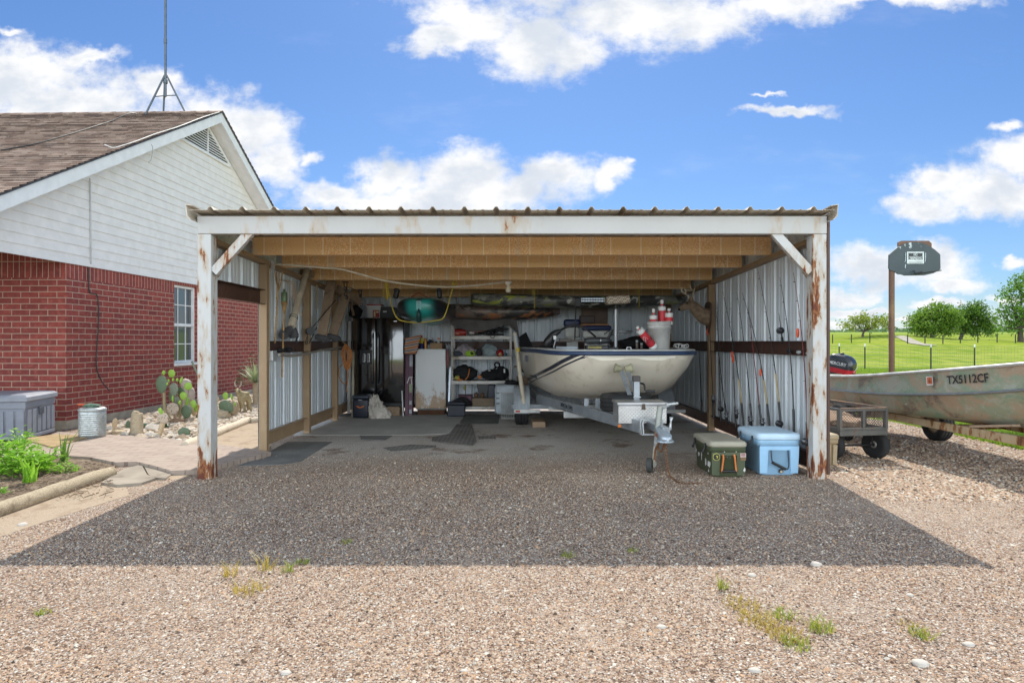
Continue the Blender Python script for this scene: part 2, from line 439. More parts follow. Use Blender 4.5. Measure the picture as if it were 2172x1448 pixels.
# ---------- ground materials ----------
def gravel_mat():
    t = NT('gravel'); p = t.pos(); x, y, z = t.xyz(p)
    warp = t.node('ShaderNodeVectorMath', operation='ADD'); t.link(p, warp.inputs[0])
    nz = t.node('ShaderNodeTexNoise'); t.link(p, nz.inputs['Vector']); nz.inputs['Scale'].default_value = 60
    mlt = t.node('ShaderNodeVectorMath', operation='SCALE'); t.link(nz.outputs['Color'], mlt.inputs[0]); mlt.inputs['Scale'].default_value = .012
    t.link(mlt.outputs[0], warp.inputs[1]); q = warp.outputs[0]
    v1 = t.voro(q, 88, out='Color'); d1 = t.voro(q, 88); v2 = t.voro(q, 120, out='Color')
    r1 = t.xyz(v1)[0]; r2 = t.xyz(v2)[1]
    pal = [(0, (.045, .032, .026)), (.17, (.18, .11, .075)), (.4, (.38, .265, .19)), (.6, (.48, .38, .31)), (.75, (.44, .26, .155)), (.88, (.62, .55, .47)), (1, (.74, .71, .67))]
    c1 = t.ramp(r1, pal); c2 = t.ramp(r2, pal)
    c = t.mix(t.sm(t.noise(p, 25, 2), .45, .55), c1, c2)
    gap = t.math('MULTIPLY', t.sm(d1, .45, .75), .5)
    c = t.mix(gap, c, (.09, .06, .042))
    big = t.noise(p, .9, 5, .6); mid = t.noise(p, 3.2, 5, .6)
    # fine pale dust worn over the stones in drifts, more of it under the carport
    inside = t.math('MULTIPLY', t.sm(y, 6.6, 8.2), t.math('MULTIPLY', t.sm(x, -3.2, -2.9), t.sm(x, 3.2, 2.9)))
    dust = t.math('ADD', t.math('MULTIPLY', t.sm(big, .46, .68), .42), t.math('MULTIPLY', inside, .75), clamp=True)
    dust = t.math('MULTIPLY', dust, t.math('MULTIPLY_ADD', mid, .9, .35), clamp=True)
    fine = t.noise(p, 140, 3)
    dc = t.mix(fine, (.31, .25, .20), (.50, .42, .345))
    dc = t.mix(inside, dc, t.mix(fine, (.42, .405, .385), (.60, .585, .56)))
    stain = t.math('MULTIPLY', inside, t.sm(t.noise(p, 1.7, 6, .65), .55, .66))
    dc = t.mix(stain, dc, (.15, .11, .08))
    c = t.mix(dust, c, dc)
    c = t.mix(t.math('MULTIPLY', t.sm(t.noise(p, .45, 3), .5, .7), .2), c, (.60, .46, .36), 'MIX')
    h = t.math('ADD', t.math('MULTIPLY', t.math('SUBTRACT', 1, t.sm(d1, .1, .8)), t.math('SUBTRACT', 1.0, t.math('MULTIPLY', dust, .75))), t.math('MULTIPLY', fine, .2))
    return t.set(color=c, rough=.9, normal=t.bump(h, .8, .012), spec=.25)
def stone_mat(name, pal):
    t = NT(name); g = t.node('ShaderNodeNewGeometry').outputs['Random Per Island']
    c = t.ramp(g, pal); n = t.noise(t.pos(), 70, 3)
    c = t.mix(1.0, c, t.mix(n, (.72, .72, .72), (1.2, 1.18, 1.15)), 'MULTIPLY')
    return t.set(color=c, rough=.8, spec=.3, normal=t.bump(n, .2, .003))
def grass_field_mat():
    t = NT('pasture'); p = t.pos(); x, y, z = t.xyz(p)
    a = t.noise(t.mapping(p, (.25, .25, .25)), .5, 6, .65); b = t.noise(t.mapping(p, (1, .35, 1)), 1.3, 5, .6); f = t.noise(p, 18, 4)
    c = t.mix(t.sm(a, .35, .65), (.205, .265, .034), (.29, .33, .068))
    c = t.mix(t.math('MULTIPLY', t.sm(b, .46, .62), .65), c, (.11, .21, .022))
    c = t.mix(t.math('MULTIPLY', t.sm(b, .5, .36), .4), c, (.33, .37, .10))
    c = t.mix(t.math('MULTIPLY', t.sm(y, 24, 18), .55), c, (.32, .35, .09))
    far = t.sm(y, 90, 500); c = t.mix(t.math('MULTIPLY', far, .6), c, (.26, .36, .12))
    c = t.mix(1.0, c, t.mix(f, (.75, .75, .7), (1.2, 1.2, 1.15)), 'MULTIPLY')
    return t.set(color=c, rough=1, spec=0, normal=t.bump(f, .5, .03))
mgravel = gravel_mat(); mpasture = grass_field_mat()
xs = sorted(set([-300, -200, -120, -80, -50, -30, -20, -12, -6, 0, 3, 6, 9, 12, 15, 18, 21, 24]+list(range(26, 72, 2))+[76, 82, 90, 105, 125, 160, 210, 280, 400, 600, 900]))
ys = sorted(set([-40, -25, -12, -4, 0, 3, 6.2, 9, 12, 16, 20, 25, 30, 33, 36, 39, 42, 45, 48, 51, 54, 57, 60, 63, 66, 68, 70, 72, 74, 76, 78, 80, 82, 84, 87, 90, 95, 100, 110, 125, 150, 190, 250, 350, 500, 700, 900, 1200]))
mb = MB(); mb.add([(x, y, ground_z(x, y)) for y in ys for x in xs], [(j*len(xs)+i, j*len(xs)+i+1, (j+1)*len(xs)+i+1, (j+1)*len(xs)+i) for j in range(len(ys)-1) for i in range(len(xs)-1)], True)
mb.build('ground', mpasture, kind='structure')
# gravel yard: a sheet a few mm over the ground, ragged on the grass side
mb = MB(); rows = [-12, -4, 0, 1, 2, 3, 4, 5, 6.2]+[6.6+.4*i for i in range(40)]
rg = random.Random(3); vs = []
for y in rows:
    e = 6.35+.10*math.sin(y*2.1)+rg.uniform(-.10, .12)+max(0, 8-y)*.12
    for x in [-30, -20, -12, -8, -5, -2, 0, 2, 4, 5.5, e]: vs.append((x, y, ground_z(x, y)+.006))
n = 11
mb.add(vs, [(j*n+i, j*n+i+1, (j+1)*n+i+1, (j+1)*n+i) for j in range(len(rows)-1) for i in range(n-1)])
mb.build('gravel_yard', mgravel, kind='structure')
PAL = [(0, (.045, .032, .026)), (.13, (.19, .115, .075)), (.32, (.43, .29, .20)), (.52, (.55, .42, .32)), (.68, (.48, .29, .165)), (.80, (.58, .46, .35)), (.92, (.61, .55, .46)), (1, (.68, .64, .57))]
mstone = stone_mat('pebble', PAL)
def near_sampler(rng, n):
    out = []
    while len(out) < n:
        y = 2.3+5.4*rng.random()**1.5; x = rng.uniform(-.86, .86)*y
        if y > 6.6 and abs(x) < 3.0 and rng.random() < .65: continue
        if x < -3.3 and y > 5.25-.35*(x+4.4) and rng.random() < .72: continue
        if noise.noise((x*.7, y*.9, 3.1)) > .12 and rng.random() < .5: continue
        out.append((x, y, ground_z(x, y)+.006, 1.0 if rng.random() < .93 else 1.9))
    return np.array(out)
V_, F_ = stones(135000, near_sampler, .0051, 5, .62)
np_mesh('gravel_stones', V_, F_, mstone, 'loose tan and grey pebbles covering the gravel yard', 'gravel', 'stuff')
def side_sampler(rng, n):
    out = []
    while len(out) < n:
        y = rng.uniform(5.5, 11); x = rng.uniform(3.25, min(6.4, .84*y))
        out.append((x, y, ground_z(x, y)+.006, 1.25))
    return np.array(out)
V_, F_ = stones(14000, side_sampler, .011, 9, .6)
np_mesh('gravel_stones', V_, F_, mstone, 'coarser pale pebbles beside the boat and garden cart', 'gravel', 'stuff')
# odd big pale stones on the drive
mrockp = M('pale_stone', (.55, .50, .44), .85, bump=.3, bscale=40)
for i, (px, py, s) in enumerate([(1952, 1411, .03), (1731, 1200, .03), (1930, 1264, .018), (1403, 1332, .02), (606, 1430, .02), (1600, 1425, .022), (2055, 1370, .022), (985, 1425, .016), (1595, 1222, .022), (48, 1115, .03)]):
    c = on_ground(px, py)
    m = MB(); m.blob((c.x, c.y, c.z+s*.35), (s*1.25, s, s*.6), .25, i+2, 2); m.build('stone', mrockp, label=None)
STONE_LABELS = ['whitish fist-sized stone alone on gravel at the bottom right', 'flat pale stone lying on the edge of the carport shadow', 'small grey stone on gravel right of the yellow weeds', 'small pale stone on gravel left of the yellow weeds', 'small pale stone in bottom left gravel foreground', 'pale stone in gravel at the bottom below the weed patch', 'tan flat stone in gravel near bottom right corner', 'small stone in gravel at the bottom centre', 'tan stone just in front of the shadow edge below green cooler', 'brown stone on dirt below the landscape log']
for o, l in zip([o for o in col.objects if o.name.startswith('stone')], STONE_LABELS): tag(o, l, 'stone', 'odd larger stones on the gravel')

# ---------- weeds in the gravel ----------
def leafmat(name, c, c2, trans=.25, rough=.5):
    t = NT(name); g = t.node('ShaderNodeNewGeometry').outputs['Random Per Island']
    c_ = t.mix(g, c, c2); t.set(color=c_, rough=rough, spec=.3)
    tr = t.node('ShaderNodeBsdfTranslucent'); t.link(t.mix(1.0, c_, (1.5, 1.6, .9), 'MULTIPLY'), tr.inputs[0])
    mx = t.node('ShaderNodeMixShader'); mx.inputs[0].default_value = trans
    o = t.n['Material Output']; t.link(t.b.outputs[0], mx.inputs[1]); t.link(tr.outputs[0], mx.inputs[2]); t.link(mx.outputs[0], o.inputs[0])
    return t.mat
mweed = leafmat('dry_weed', (.46, .32, .08), (.38, .31, .06)); mweedg = leafmat('green_weed', (.36, .36, .06), (.20, .27, .04))
def blades(cx, cy, z, r, n, h, w, rng, lean=.6):
    V = []; Fc = []
    for i in range(n):
        a = rng.uniform(0, 2*PI); d = r*math.sqrt(rng.random()); x = cx+d*math.cos(a); y = cy+d*math.sin(a)
        b = rng.uniform(0, 2*PI); hh = h*rng.uniform(.5, 1.2); l = lean*hh*rng.uniform(.3, 1.2); s = w*rng.uniform(.6, 1.2)
        px, py = -math.sin(b)*s/2, math.cos(b)*s/2; dx, dy = math.cos(b)*l, math.sin(b)*l
        k = len(V)
        V += [(x-px, y-py, z), (x+px, y+py, z), (x+dx*.35+px*.8, y+dy*.35+py*.8, z+hh*.6), (x+dx*.35-px*.8, y+dy*.35-py*.8, z+hh*.6), (x+dx, y+dy, z+hh)]
        Fc += [(k, k+1, k+2, k+3), (k+3, k+2, k+4)]
    return V, Fc
WEEDS = [(1570, 1285, .10, 90, .05, 0), (1605, 1315, .10, 90, .05, 0), (1640, 1335, .09, 80, .05, 0), (1668, 1352, .09, 80, .05, 0), (1662, 1310, .07, 60, .06, 1), (1690, 1371, .07, 70, .06, 1), (1735, 1335, .07, 80, .07, 1), (1955, 1352, .05, 60, .06, 1), (1935, 1335, .06, 40, .04, 0), (1535, 1250, .03, 25, .10, 1), (487, 1222, .04, 30, .13, 0), (565, 1210, .04, 30, .11, 0), (530, 1255, .09, 60, .08, 0), (610, 1215, .04, 25, .09, 1), (640, 1196, .05, 40, .04, 1), (1205, 1180, .05, 40, .04, 1), (735, 1152, .04, 30, .035, 1), (92, 1302, .04, 40, .04, 1), (1342, 1172, .04, 25, .04, 1)]
WL = ['dry golden weed tuft at the upper left of the weed strip', 'dry golden weed tuft second down the strip right of centre', 'dry straw weed tuft in the middle of the strip', 'dry straw weed tuft near the lower end of the strip', 'greenish weed tuft above the strip of dry weeds', 'yellow green weed tuft at the lower tip of the strip', 'bright green grass tuft right of the dry weed strip', 'green grass tuft apart at the far right of the gravel', 'dry thin weed just left of the far right grass tuft', 'thin upright green weed between shadow edge and dry strip', 'tall yellowish weed sprig by the shadow edge, leftmost', 'yellowish weed sprig just in front of the shadow edge', 'sprawling yellowish weed below the shadow edge sprigs', 'small green weed sprig right of the yellow sprigs', 'low weed on the shadow edge left of centre', 'low green weed on the shadow edge at centre', 'small weed inside the carport shadow left of centre', 'small weed tuft in the bottom left gravel', 'small weed at the shadow edge right of centre']
rg = random.Random(11)
for (px, py, r, n, h, k), l in zip(WEEDS, WL):
    c = on_ground(px, py); V, Fc = blades(c.x, c.y, c.z, r, n, h*.8, .006, rg, 1.1)
    m = MB(); m.add(V, Fc); m.build('weed', mweedg if k else mweed, label=l, cat='weed', group='weeds growing in the gravel')

# ---------- walkway, beds, floor mats ----------
def flat(poly, z, th=.02, bot=None):
    m = MB(); m.prism([(p[0], p[1], ground_z(p[0], p[1])+z-th) for p in poly], (0, 0, th)); return m
def gp(*pts): return [tuple(on_ground(px, py)) for px, py in pts]
t = NT('stamped_concrete'); o = t.pos(); br = t.node('ShaderNodeTexBrick'); t.link(t.mapping(o, (1, 1, 1), (0, 0, .12)), br.inputs[0])
br.inputs['Scale'].default_value = 1; br.inputs['Brick Width'].default_value = .30; br.inputs['Row Height'].default_value = .10; br.inputs['Mortar Size'].default_value = .009; br.inputs['Mortar Smooth'].default_value = .3
br.inputs['Color1'].default_value = (.34, .265, .215, 1); br.inputs['Color2'].default_value = (.28, .215, .175, 1); br.inputs['Mortar'].default_value = (.15, .10, .085, 1)
n1 = t.noise(o, 2.2, 6, .6); fade = t.math('MULTIPLY', t.sm(n1, .48, .66), .8)
cw = t.mix(fade, br.outputs['Color'], (.34, .268, .22)); cw = t.mix(t.math('MULTIPLY', t.noise(o, 30, 4), .3), cw, (.5, .42, .37))
mwalk = t.set(color=cw, rough=.85, normal=t.bump(t.math('SUBTRACT', t.noise(o, 80, 3), br.outputs['Fac']), .4, .006))
walk = [(-60, 992), (20, 962), (125, 923), (166, 926), (314, 934), (416, 945), (541, 962), (575, 968), (548, 976), (505, 985), (470, 995), (420, 1007), (363, 1009), (330, 999), (289, 989), (246, 991), (189, 979), (106, 974), (60, 985)]
flat(gp(*walk), .055, .055).build('walkway', mwalk, kind='structure')
mconc = M('old_concrete', (.30, .255, .205), .9, scale=3, bump=.35, bscale=25, bd=.006, grime=(.16, .13, .10), gs=2.5)
flat(gp((214, 1029), (262, 1000), (300, 990), (312, 1012), (330, 1020), (300, 1030), (250, 1034)), .03, .06).build('concrete_slab', mconc, kind='structure')
flat(gp((304, 990), (363, 1010), (352, 1019), (322, 1017), (314, 1009)), .025, .06).build('concrete_slab', mconc, kind='structure')
# soil bed
t = NT('bed_soil'); o = t.pos(); n2 = t.noise(o, 28, 6, .7); n3 = t.noise(o, 4, 4)
cs = t.mix(t.sm(n2, .35, .65), (.07, .05, .036), (.30, .225, .16)); cs = t.mix(t.math('MULTIPLY', t.sm(n3, .5, .65), .5), cs, (.34, .27, .2))
msoil = t.set(color=cs, rough=.95, normal=t.bump(n2, .9, .03), spec=.2)
bed = gp((-260, 1140), (-200, 1000), (20, 966), (60, 985), (106, 975), (189, 980), (246, 993), (235, 1003), (120, 1040), (0, 1078), (-120, 1115))
flat(bed, .03, .05).build('garden_soil', msoil, kind='structure')
mtwig = M('bark_chip', (.20, .14, .095), .9, var=.5, scale=15)
rg = random.Random(5); m = MB()
for i in range(420):
    c = on_ground(rg.uniform(-40, 235), rg.uniform(985, 1062))
    if c.y < 5.2+(-c.x-4.35)*(-.18)-.05 and False: continue
    a = rg.uniform(0, PI); l = rg.uniform(.02, .09); d = Vector((math.cos(a), math.sin(a), rg.uniform(-.1, .3)))*l
    p = Vector((c.x, c.y, c.z+.034)); m.tube([p-d/2, p+d/2], rg.uniform(.002, .005), 4)
m.build('mulch', mtwig, label='brown bark chips and twigs strewn over the garden bed', cat='mulch', kind='stuff')
# sandy strip with dry scraps beside the bed log
t = NT('packed_dirt'); o = t.pos(); n2 = t.noise(o, 45, 5, .65); n3 = t.noise(o, 5, 4)
cs = t.mix(n2, (.28, .215, .155), (.48, .385, .29)); cs = t.mix(t.math('MULTIPLY', t.sm(n3, .5, .66), .45), cs, (.22, .15, .095))
mdirt = t.set(color=cs, rough=.95, normal=t.bump(n2, .7, .012), spec=.2)
flat(gp((-200, 1165), (-120, 1120), (0, 1082), (120, 1045), (235, 1006), (290, 1012), (400, 1000), (405, 1010), (330, 1035), (240, 1062), (120, 1100), (0, 1140)), .009, .02).build('dirt_strip', mdirt, kind='structure')
flat(gp((395, 947), (520, 893), (548, 890), (600, 900), (560, 975), (500, 965), (416, 947)), .012, .02).build('dirt_path', mdirt, kind='structure')
# river rock bed
rock_poly = [(222, 925), (228, 905), (330, 874), (470, 850), (560, 832), (575, 860), (545, 890), (520, 893), (440, 925), (395, 946), (314, 934)]
mbedbase = M('bed_base', (.40, .34, .27), .9, bump=.5, bscale=40, bd=.01)
flat(gp(*rock_poly), .018, .03).build('rock_bed', mbedbase, kind='structure')
RP = [Vector(p) for p in gp(*rock_poly)]
def inpoly(x, y, P):
    c = False; j = len(P)-1
    for i in range(len(P)):
        if (P[i].y > y) != (P[j].y > y) and x < (P[j].x-P[i].x)*(y-P[i].y)/(P[j].y-P[i].y)+P[i].x: c = not c
        j = i
    return c
def bed_sampler(rng, n):
    out = []
    x0, x1 = min(p.x for p in RP), max(p.x for p in RP); y0, y1 = min(p.y for p in RP), max(p.y for p in RP)
    while len(out) < n:
        x, y = rng.uniform(x0, x1), rng.uniform(y0, y1)
        if inpoly(x, y, RP): out.append((x, y, .03, rng.choice([.7, 1, 1.3, 2.0], p=[.4, .35, .2, .05])))
    return np.array(out)
V_, F_ = stones(3600, bed_sampler, .036, 21, .6, 1)
np_mesh('river_rocks', V_, F_, stone_mat('river_rock', [(0, (.25, .18, .12)), (.3, (.42, .34, .26)), (.6, (.52, .44, .36)), (.85, (.60, .55, .49)), (1, (.25, .24, .23))]), 'pale rounded rocks filling the cactus bed', 'rocks', 'stuff')

# timbers
def timber_mat(name, a, b):
    t = NT(name); o = t.obj(); n = t.noise(t.mapping(o, (1, 1, 1)), 9, 6, .6); f = t.noise(t.mapping(o, (6, 30, 30)), 4, 5, .6)
    c = t.mix(t.sm(f, .35, .65), a, b); c = t.mix(t.math('MULTIPLY', t.sm(n, .55, .7), .6), c, lum(a, .45))
    return t.set(color=c, rough=.85, normal=t.bump(f, .5, .006), spec=.2)
mtimber = timber_mat('weathered_timber', (.30, .235, .155), (.47, .395, .29))
mtimber2 = timber_mat('bleached_timber', (.50, .42, .32), (.66, .58, .47))
def log(name, a, b, r, mat, label, group=None):
    a = Vector(a); b = Vector(b); m = MB(); rg = random.Random(int(abs(a.x)*100)); k = 14; pts = []; rs = []
    for i in range(k+1):
        p = a.lerp(b, i/k); p.x += rg.uniform(-1, 1)*.004; p.z += rg.uniform(-1, 1)*.004; pts.append(p); rs.append(r*rg.uniform(.95, 1.05))
    rs[0] *= .9; rs[-1] *= .9
    m.tube(pts, rs, 14); return m.build(name, mat, label=label, cat='log', group=group)
def lg(px, py, r): c = on_ground(px, py); return c+Vector((0, 0, r*.85))
log('landscape_log', lg(-160, 1150, .06), lg(238, 1011, .06), .062, mtimber, 'grey weathered landscape log edging the leafy bed', 'landscape logs edging the beds')
log('landscape_log', lg(392, 952, .05), lg(528, 896, .05), .062, mtimber2, 'sun bleached landscape log edging the cactus bed', 'landscape logs edging the beds')
log('landscape_log', lg(530, 898, .05), lg(620, 888, .05), .06, mtimber2, 'bleached landscape log running in behind the carport side post', 'landscape logs edging the beds')

def matmat(name, a, b, ribs=False, rot=0):
    t = NT(name); o = t.pos(); n = t.noise(o, 2.5, 6, .6); f = t.noise(o, 70, 3); c = t.mix(t.sm(n, .3, .7), a, b)
    c = t.mix(t.math('MULTIPLY', t.sm(t.noise(o, 24, 3, .5), .68, .72), .6), c, (.35, .31, .27))
    h = t.math('MULTIPLY', f, .3)
    if ribs:
        wv = t.node('ShaderNodeTexWave', bands_direction='X'); t.link(t.mapping(o, (1, 1, 1), (0, 0, rot)), wv.inputs[0]); wv.inputs['Scale'].default_value = 5.5
        c = t.mix(t.math('MULTIPLY', t.sm(wv.outputs['Fac'], .5, .9), .35), c, lum(b, 1.5)); h = wv.outputs['Fac']
    return t.set(color=c, rough=.85, normal=t.bump(h, .5, .004), spec=.25)
mmat1 = matmat('grey_rubber', (.40, .39, .37), (.50, .49, .465)); mmat2 = matmat('black_rubber', (.12, .12, .118), (.19, .187, .18)); mmat3 = matmat('ribbed_rubber', (.12, .113, .105), (.19, .18, .165), True)
def mat(pts, m, z, label): flat(gp(*pts), z-.004, .005).build('floor_mat', m, label=label, cat='floor mat', group='rubber mats on the carport floor')
mat([(622, 924), (640, 908), (712, 888), (733, 884), (850, 879), (988, 877), (970, 900), (952, 920), (900, 923), (840, 923), (760, 924)], mmat1, .014, 'large worn grey mat in front of the black fridge')
mat([(501, 990), (540, 976), (609, 938), (705, 938), (672, 958), (637, 980), (602, 986)], mmat2, .014, 'dark rubber mat at the left just inside the side post')
mat([(915, 938), (1003, 947), (1011, 938), (1000, 901), (968, 902), (955, 922), (918, 930)], mmat3, .026, 'ribbed dark mat lying over the corner of the big grey mat')
mat([(986, 880), (1060, 880), (1057, 900), (1004, 900), (975, 899)], mmat2, .014, 'black mat between the shelf unit and the boat trailer wheel')
mat([(763, 926), (832, 926), (816, 935), (766, 934)], mmat2, .022, 'small black mat scrap tucked under the grey mat front edge')
mat([(812, 951), (870, 944), (925, 946), (925, 950), (870, 956), (830, 959)], mmat3, .016, 'torn grey mat strip lying in front of the ribbed mat')
mat([(1014, 926), (1050, 925), (1052, 932), (1016, 933)], mmat3, .016, 'small ribbed mat piece just right of the big ribbed mat')
mcoir = M('coir', (.33, .23, .12), .95, bump=.6, bscale=200, bd=.006)
flat(gp((49, 941), (117, 931), (197, 935), (150, 948), (112, 960)), .071, .015).build('door_mat', mcoir, label='tan coir door mat on the stamped walkway by the deck box', cat='door mat')
# stamped dirt / cow track over the far bank
tr = MB(); cl = [(1905, 713), (1915, 716), (1928, 722), (1945, 729), (1975, 733)]
cpts = []
for px, py in cl:
    Y = 60.0
    for _ in range(80):
        X = (px-CX)/F*Y; z = ground_z(X, Y); Y2 = (H-z)*F/(py-CY) if abs(py-CY) > .5 else Y
        # march along the ray instead when it rises above the horizon
        break
    best = None
    for k in range(300, 1500):
        Y = k*.1; X = (px-CX)/F*Y
        if H-(py-CY)/F*Y <= ground_z(X, Y): best = (X, Y); break
    cpts.append(best or (X, 75))
vs = []
for i, (x, y) in enumerate(cpts):
    w_ = .7
    for d in (-w_, -w_/2, 0, w_/2, w_): vs.append((x+d, y+.2*d, ground_z(x+d, y+.2*d)+.05))
tr.add(vs, [(j*5+i, j*5+i+1, (j+1)*5+i+1, (j+1)*5+i) for j in range(len(cpts)-1) for i in range(4)], True)
tr.build('dirt_track', M('track_dirt', (.33, .30, .245), .95, bump=.2), kind='structure')
# grass blades: strip beyond the gravel and near pasture
rng = np.random.default_rng(4)
def grass(n, fx, h, w):
    P = fx(rng, n); n = len(P)
    a = rng.uniform(0, 2*PI, n); hh = h*rng.uniform(.5, 1.3, n)*P[:, 3]; ww = w*rng.uniform(.6, 1.3, n)*P[:, 3]
    px, py = -np.sin(a)*ww/2, np.cos(a)*ww/2; l = hh*rng.uniform(0, .6, n)
    b = P[:, :3]; q = np.zeros((n, 3, 3))
    q[:, 0] = b-np.stack([px, py, 0*a], 1); q[:, 1] = b+np.stack([px, py, 0*a], 1); q[:, 2] = b+np.stack([np.cos(a)*l, np.sin(a)*l, hh], 1)
    return q.reshape(-1, 3), np.arange(3*n).reshape(-1, 3)
def fx(rng, n):
    y = 7+23*rng.random(n)**1.4; x0 = np.maximum(6.35, .46*y); x1 = np.maximum(.84*y, x0+.6); x = x0+(x1-x0)*rng.random(n)
    return np.stack([x, y, np.zeros(n)+.0, .8+y/25], 1)
mgrass = leafmat('grass_blade', (.16, .28, .03), (.28, .35, .06), .3)
V_, F_ = grass(60000, fx, .05, .012)
np_mesh('grass', V_, F_, mgrass, 'short bright green lawn grass beyond the gravel', 'grass', 'stuff')
def fx2(rng, n):
    y = 27.5+3.5*rng.random(n); x = (.46+.38*rng.random(n))*y
    z = np.array([ground_z(a, b) for a, b in zip(x, y)])
    return np.stack([x, y, z, np.ones(n)], 1)
V_, F_ = grass(9000, fx2, .14, .03)
np_mesh('grass', V_, F_, mgrass, 'taller pasture grass past the wire fence', 'grass', 'stuff')
# ---------- carport ----------
FY, BY, WX = 6.33, 12.5, 3.08
def roof_z(y): return 2.60-.036*(y-6.2)
mwhite = rusty('rusted_white_paint', (.47, .465, .46), amount=.36, rough=.45, low=None, scale=7)
mpost = rusty('heavily_rusted_white_paint', (.53, .53, .53), amount=.74, rough=.5, stretch=(1.5, 1.5, .4), scale=12, low=.35)
mbrown = rusty('oxide_brown_steel', (.34, .225, .13), (.28, .12, .05), (.10, .04, .025), .35, .6, stain=(.42, .31, .19))
mdkbrown = rusty('dark_oxide_steel', (.075, .034, .025), (.12, .05, .03), (.04, .018, .013), .4, .5, stain=(.11, .06, .04))
t = NT('oversprayed_purlin'); o = t.obj(); x, y, z = t.xyz(o)
f = t.noise(o, 75, 5, .7); n = t.noise(o, 2.2, 5, .6)
c = t.mix(t.sm(f, .42, .6), (.70, .34, .115), (.90, .68, .42)); c = t.mix(t.sm(n, .3, .7), (.76, .48, .23), c)
e = t.voro(x, 4.2, 'DISTANCE_TO_EDGE', dims='1D'); c = t.mix(t.math('MULTIPLY', t.sm(e, .036, .012), .8), c, (.92, .78, .58))
c = t.mix(t.math('MULTIPLY', t.sm(t.noise(t.mapping(o, (1, 1, .3)), 5, 4), .58, .68), .4), c, (.60, .50, .40))
mpurlin = t.set(color=c, rough=.65, normal=t.bump(f, .25, .003))
mroof = M('weathered_galvalume', (.56, .50, .42), .5, .15, var=.15, scale=4, bump=.1, grime=(.28, .19, .10), gs=2.5)
def panel_mat():
    t = NT('galvanised_panel'); o = t.obj(); n = t.noise(t.mapping(o, (1, 1, .3)), 3, 5); s = t.voro(o, 60, out='Color')
    c = t.mix(t.sm(n, .3, .7), (.63, .69, .74), (.76, .81, .85)); c = t.mix(t.math('MULTIPLY', t.xyz(s)[0], .15), c, (.65, .67, .7))
    c = t.mix(t.math('MULTIPLY', t.sm(t.noise(t.mapping(o, (2, 2, .25)), 6, 6, .65), .6, .72), .35), c, (.33, .27, .2))
    return t.set(color=c, rough=.42, metal=.08, normal=t.bump(n, .05, .01))
mpanel = panel_mat()
cp = thing('carport', 'rusty white steel carport open at the front with corrugated metal walls and roof', 'carport', (0, 9.4, 0))
def rpanel(L, flip=1, start=0.0):
    """profile of a ribbed sheet: (u, height) along length L"""
    P = .3048; out = []; k = 0; u = -start
    while u < L+P:
        for du, h in ((0, 0), (.022, .0), (.045, .032), (.065, .032), (.088, 0), (.135, 0), (.142, .0045), (.160, .0045), (.167, 0), (.215, 0), (.222, .0045), (.240, .0045), (.247, 0)):
            if 0 <= u+du <= L: out.append((u+du, h*flip))
        u += P
    if out[0][0] > 0: out.insert(0, (0, 0))
    if out[-1][0] < L: out.append((L, 0))
    return out
# roof sheet: ribs run front to back, seen edge-on at the front
mb = MB(); x0, x1 = -3.09, 3.09; y0, y1 = 6.19, 12.75
prof = rpanel(x1-x0, 1, -.14)
top = [[Vector((x0+u, y, roof_z(y)+.012+h)) for u, h in prof] for y in (y0, 8, 10, y1)]
bot = [[Vector((p.x, p.y, p.z-.0035)) for p in s] for s in top]
mb.loft(top, smooth=False); mb.loft([s[::-1] for s in bot], smooth=False)
mb.loft([bot[0], top[0]], smooth=False); mb.loft([top[-1], bot[-1]], smooth=False)
mb.build('roof_sheet', mroof, cp)
for s in (-1, 1):       # box trim along the roof edges
    mb = MB(); a = s*3.05; b = s*3.125
    for (yy0, yy1) in ((6.175, 12.78),):
        q = [Vector((a, yy0, roof_z(yy0)+.05)), Vector((b, yy0, roof_z(yy0)+.062)), Vector((b-s*.012, yy0, roof_z(yy0)-.055)), Vector((b-s*.045, yy0, roof_z(yy0)-.085)), Vector((b-s*.05, yy0, roof_z(yy0)-.08)), Vector((b-s*.02, yy0, roof_z(yy0)-.05)), Vector((b-s*.006, yy0, roof_z(yy0)+.054)), Vector((a, yy0, roof_z(yy0)+.044))]
        mb.prism(q, (0, yy1-yy0, roof_z(yy1)-roof_z(yy0)))
    mb.build('rake_trim', mroof, cp)
# front beam and posts
mb = MB(); mb.box(-3.075, 3.075, FY-.03, FY+.06, 2.40, 2.574, .006); mb.build('front_beam', mwhite, cp)
for s in (-1, 1):
    mb = MB(); xo = s*3.075; xi = s*2.94
    mb.box(min(xo, xi), max(xo, xi), FY-.027, FY+.118, -.03, 2.398, .007); mb.build('front_post', mpost, cp, label='white front post streaked with rust, '+('left' if s < 0 else 'right'))
    mb = MB(); mb.beam((s*2.93, FY+.02, 2.03), (s*2.56, FY+.02, 2.44), .085, .06, (0, 1, 0), .004); mb.build('knee_brace', mpost, cp)
    mb = MB(); mb.beam((s*2.99, FY+.10, 1.98), (s*2.99, FY+.60, 2.36), .06, .07, (1, 0, 0), .004); mb.build('knee_brace', mbrown, cp)
# roof purlins
for (Y, zt) in ((7.43, None), (8.38, None), (9.62, None), (10.75, None), (12.0, None)):
    mb = MB(); zt = roof_z(Y)-.004; zb = zt-.205
    mb.box(-2.985, 2.985, Y, Y+.006, zb, zt); mb.box(-2.985, 2.985, Y+.0061, Y+.065, zb, zb+.006); mb.box(-2.985, 2.985, Y+.0061, Y+.065, zt-.006, zt); mb.box(-2.985, 2.985, Y+.06, Y+.066, zb+.006, zb+.022)
    mb.build('purlin', mpurlin, cp)
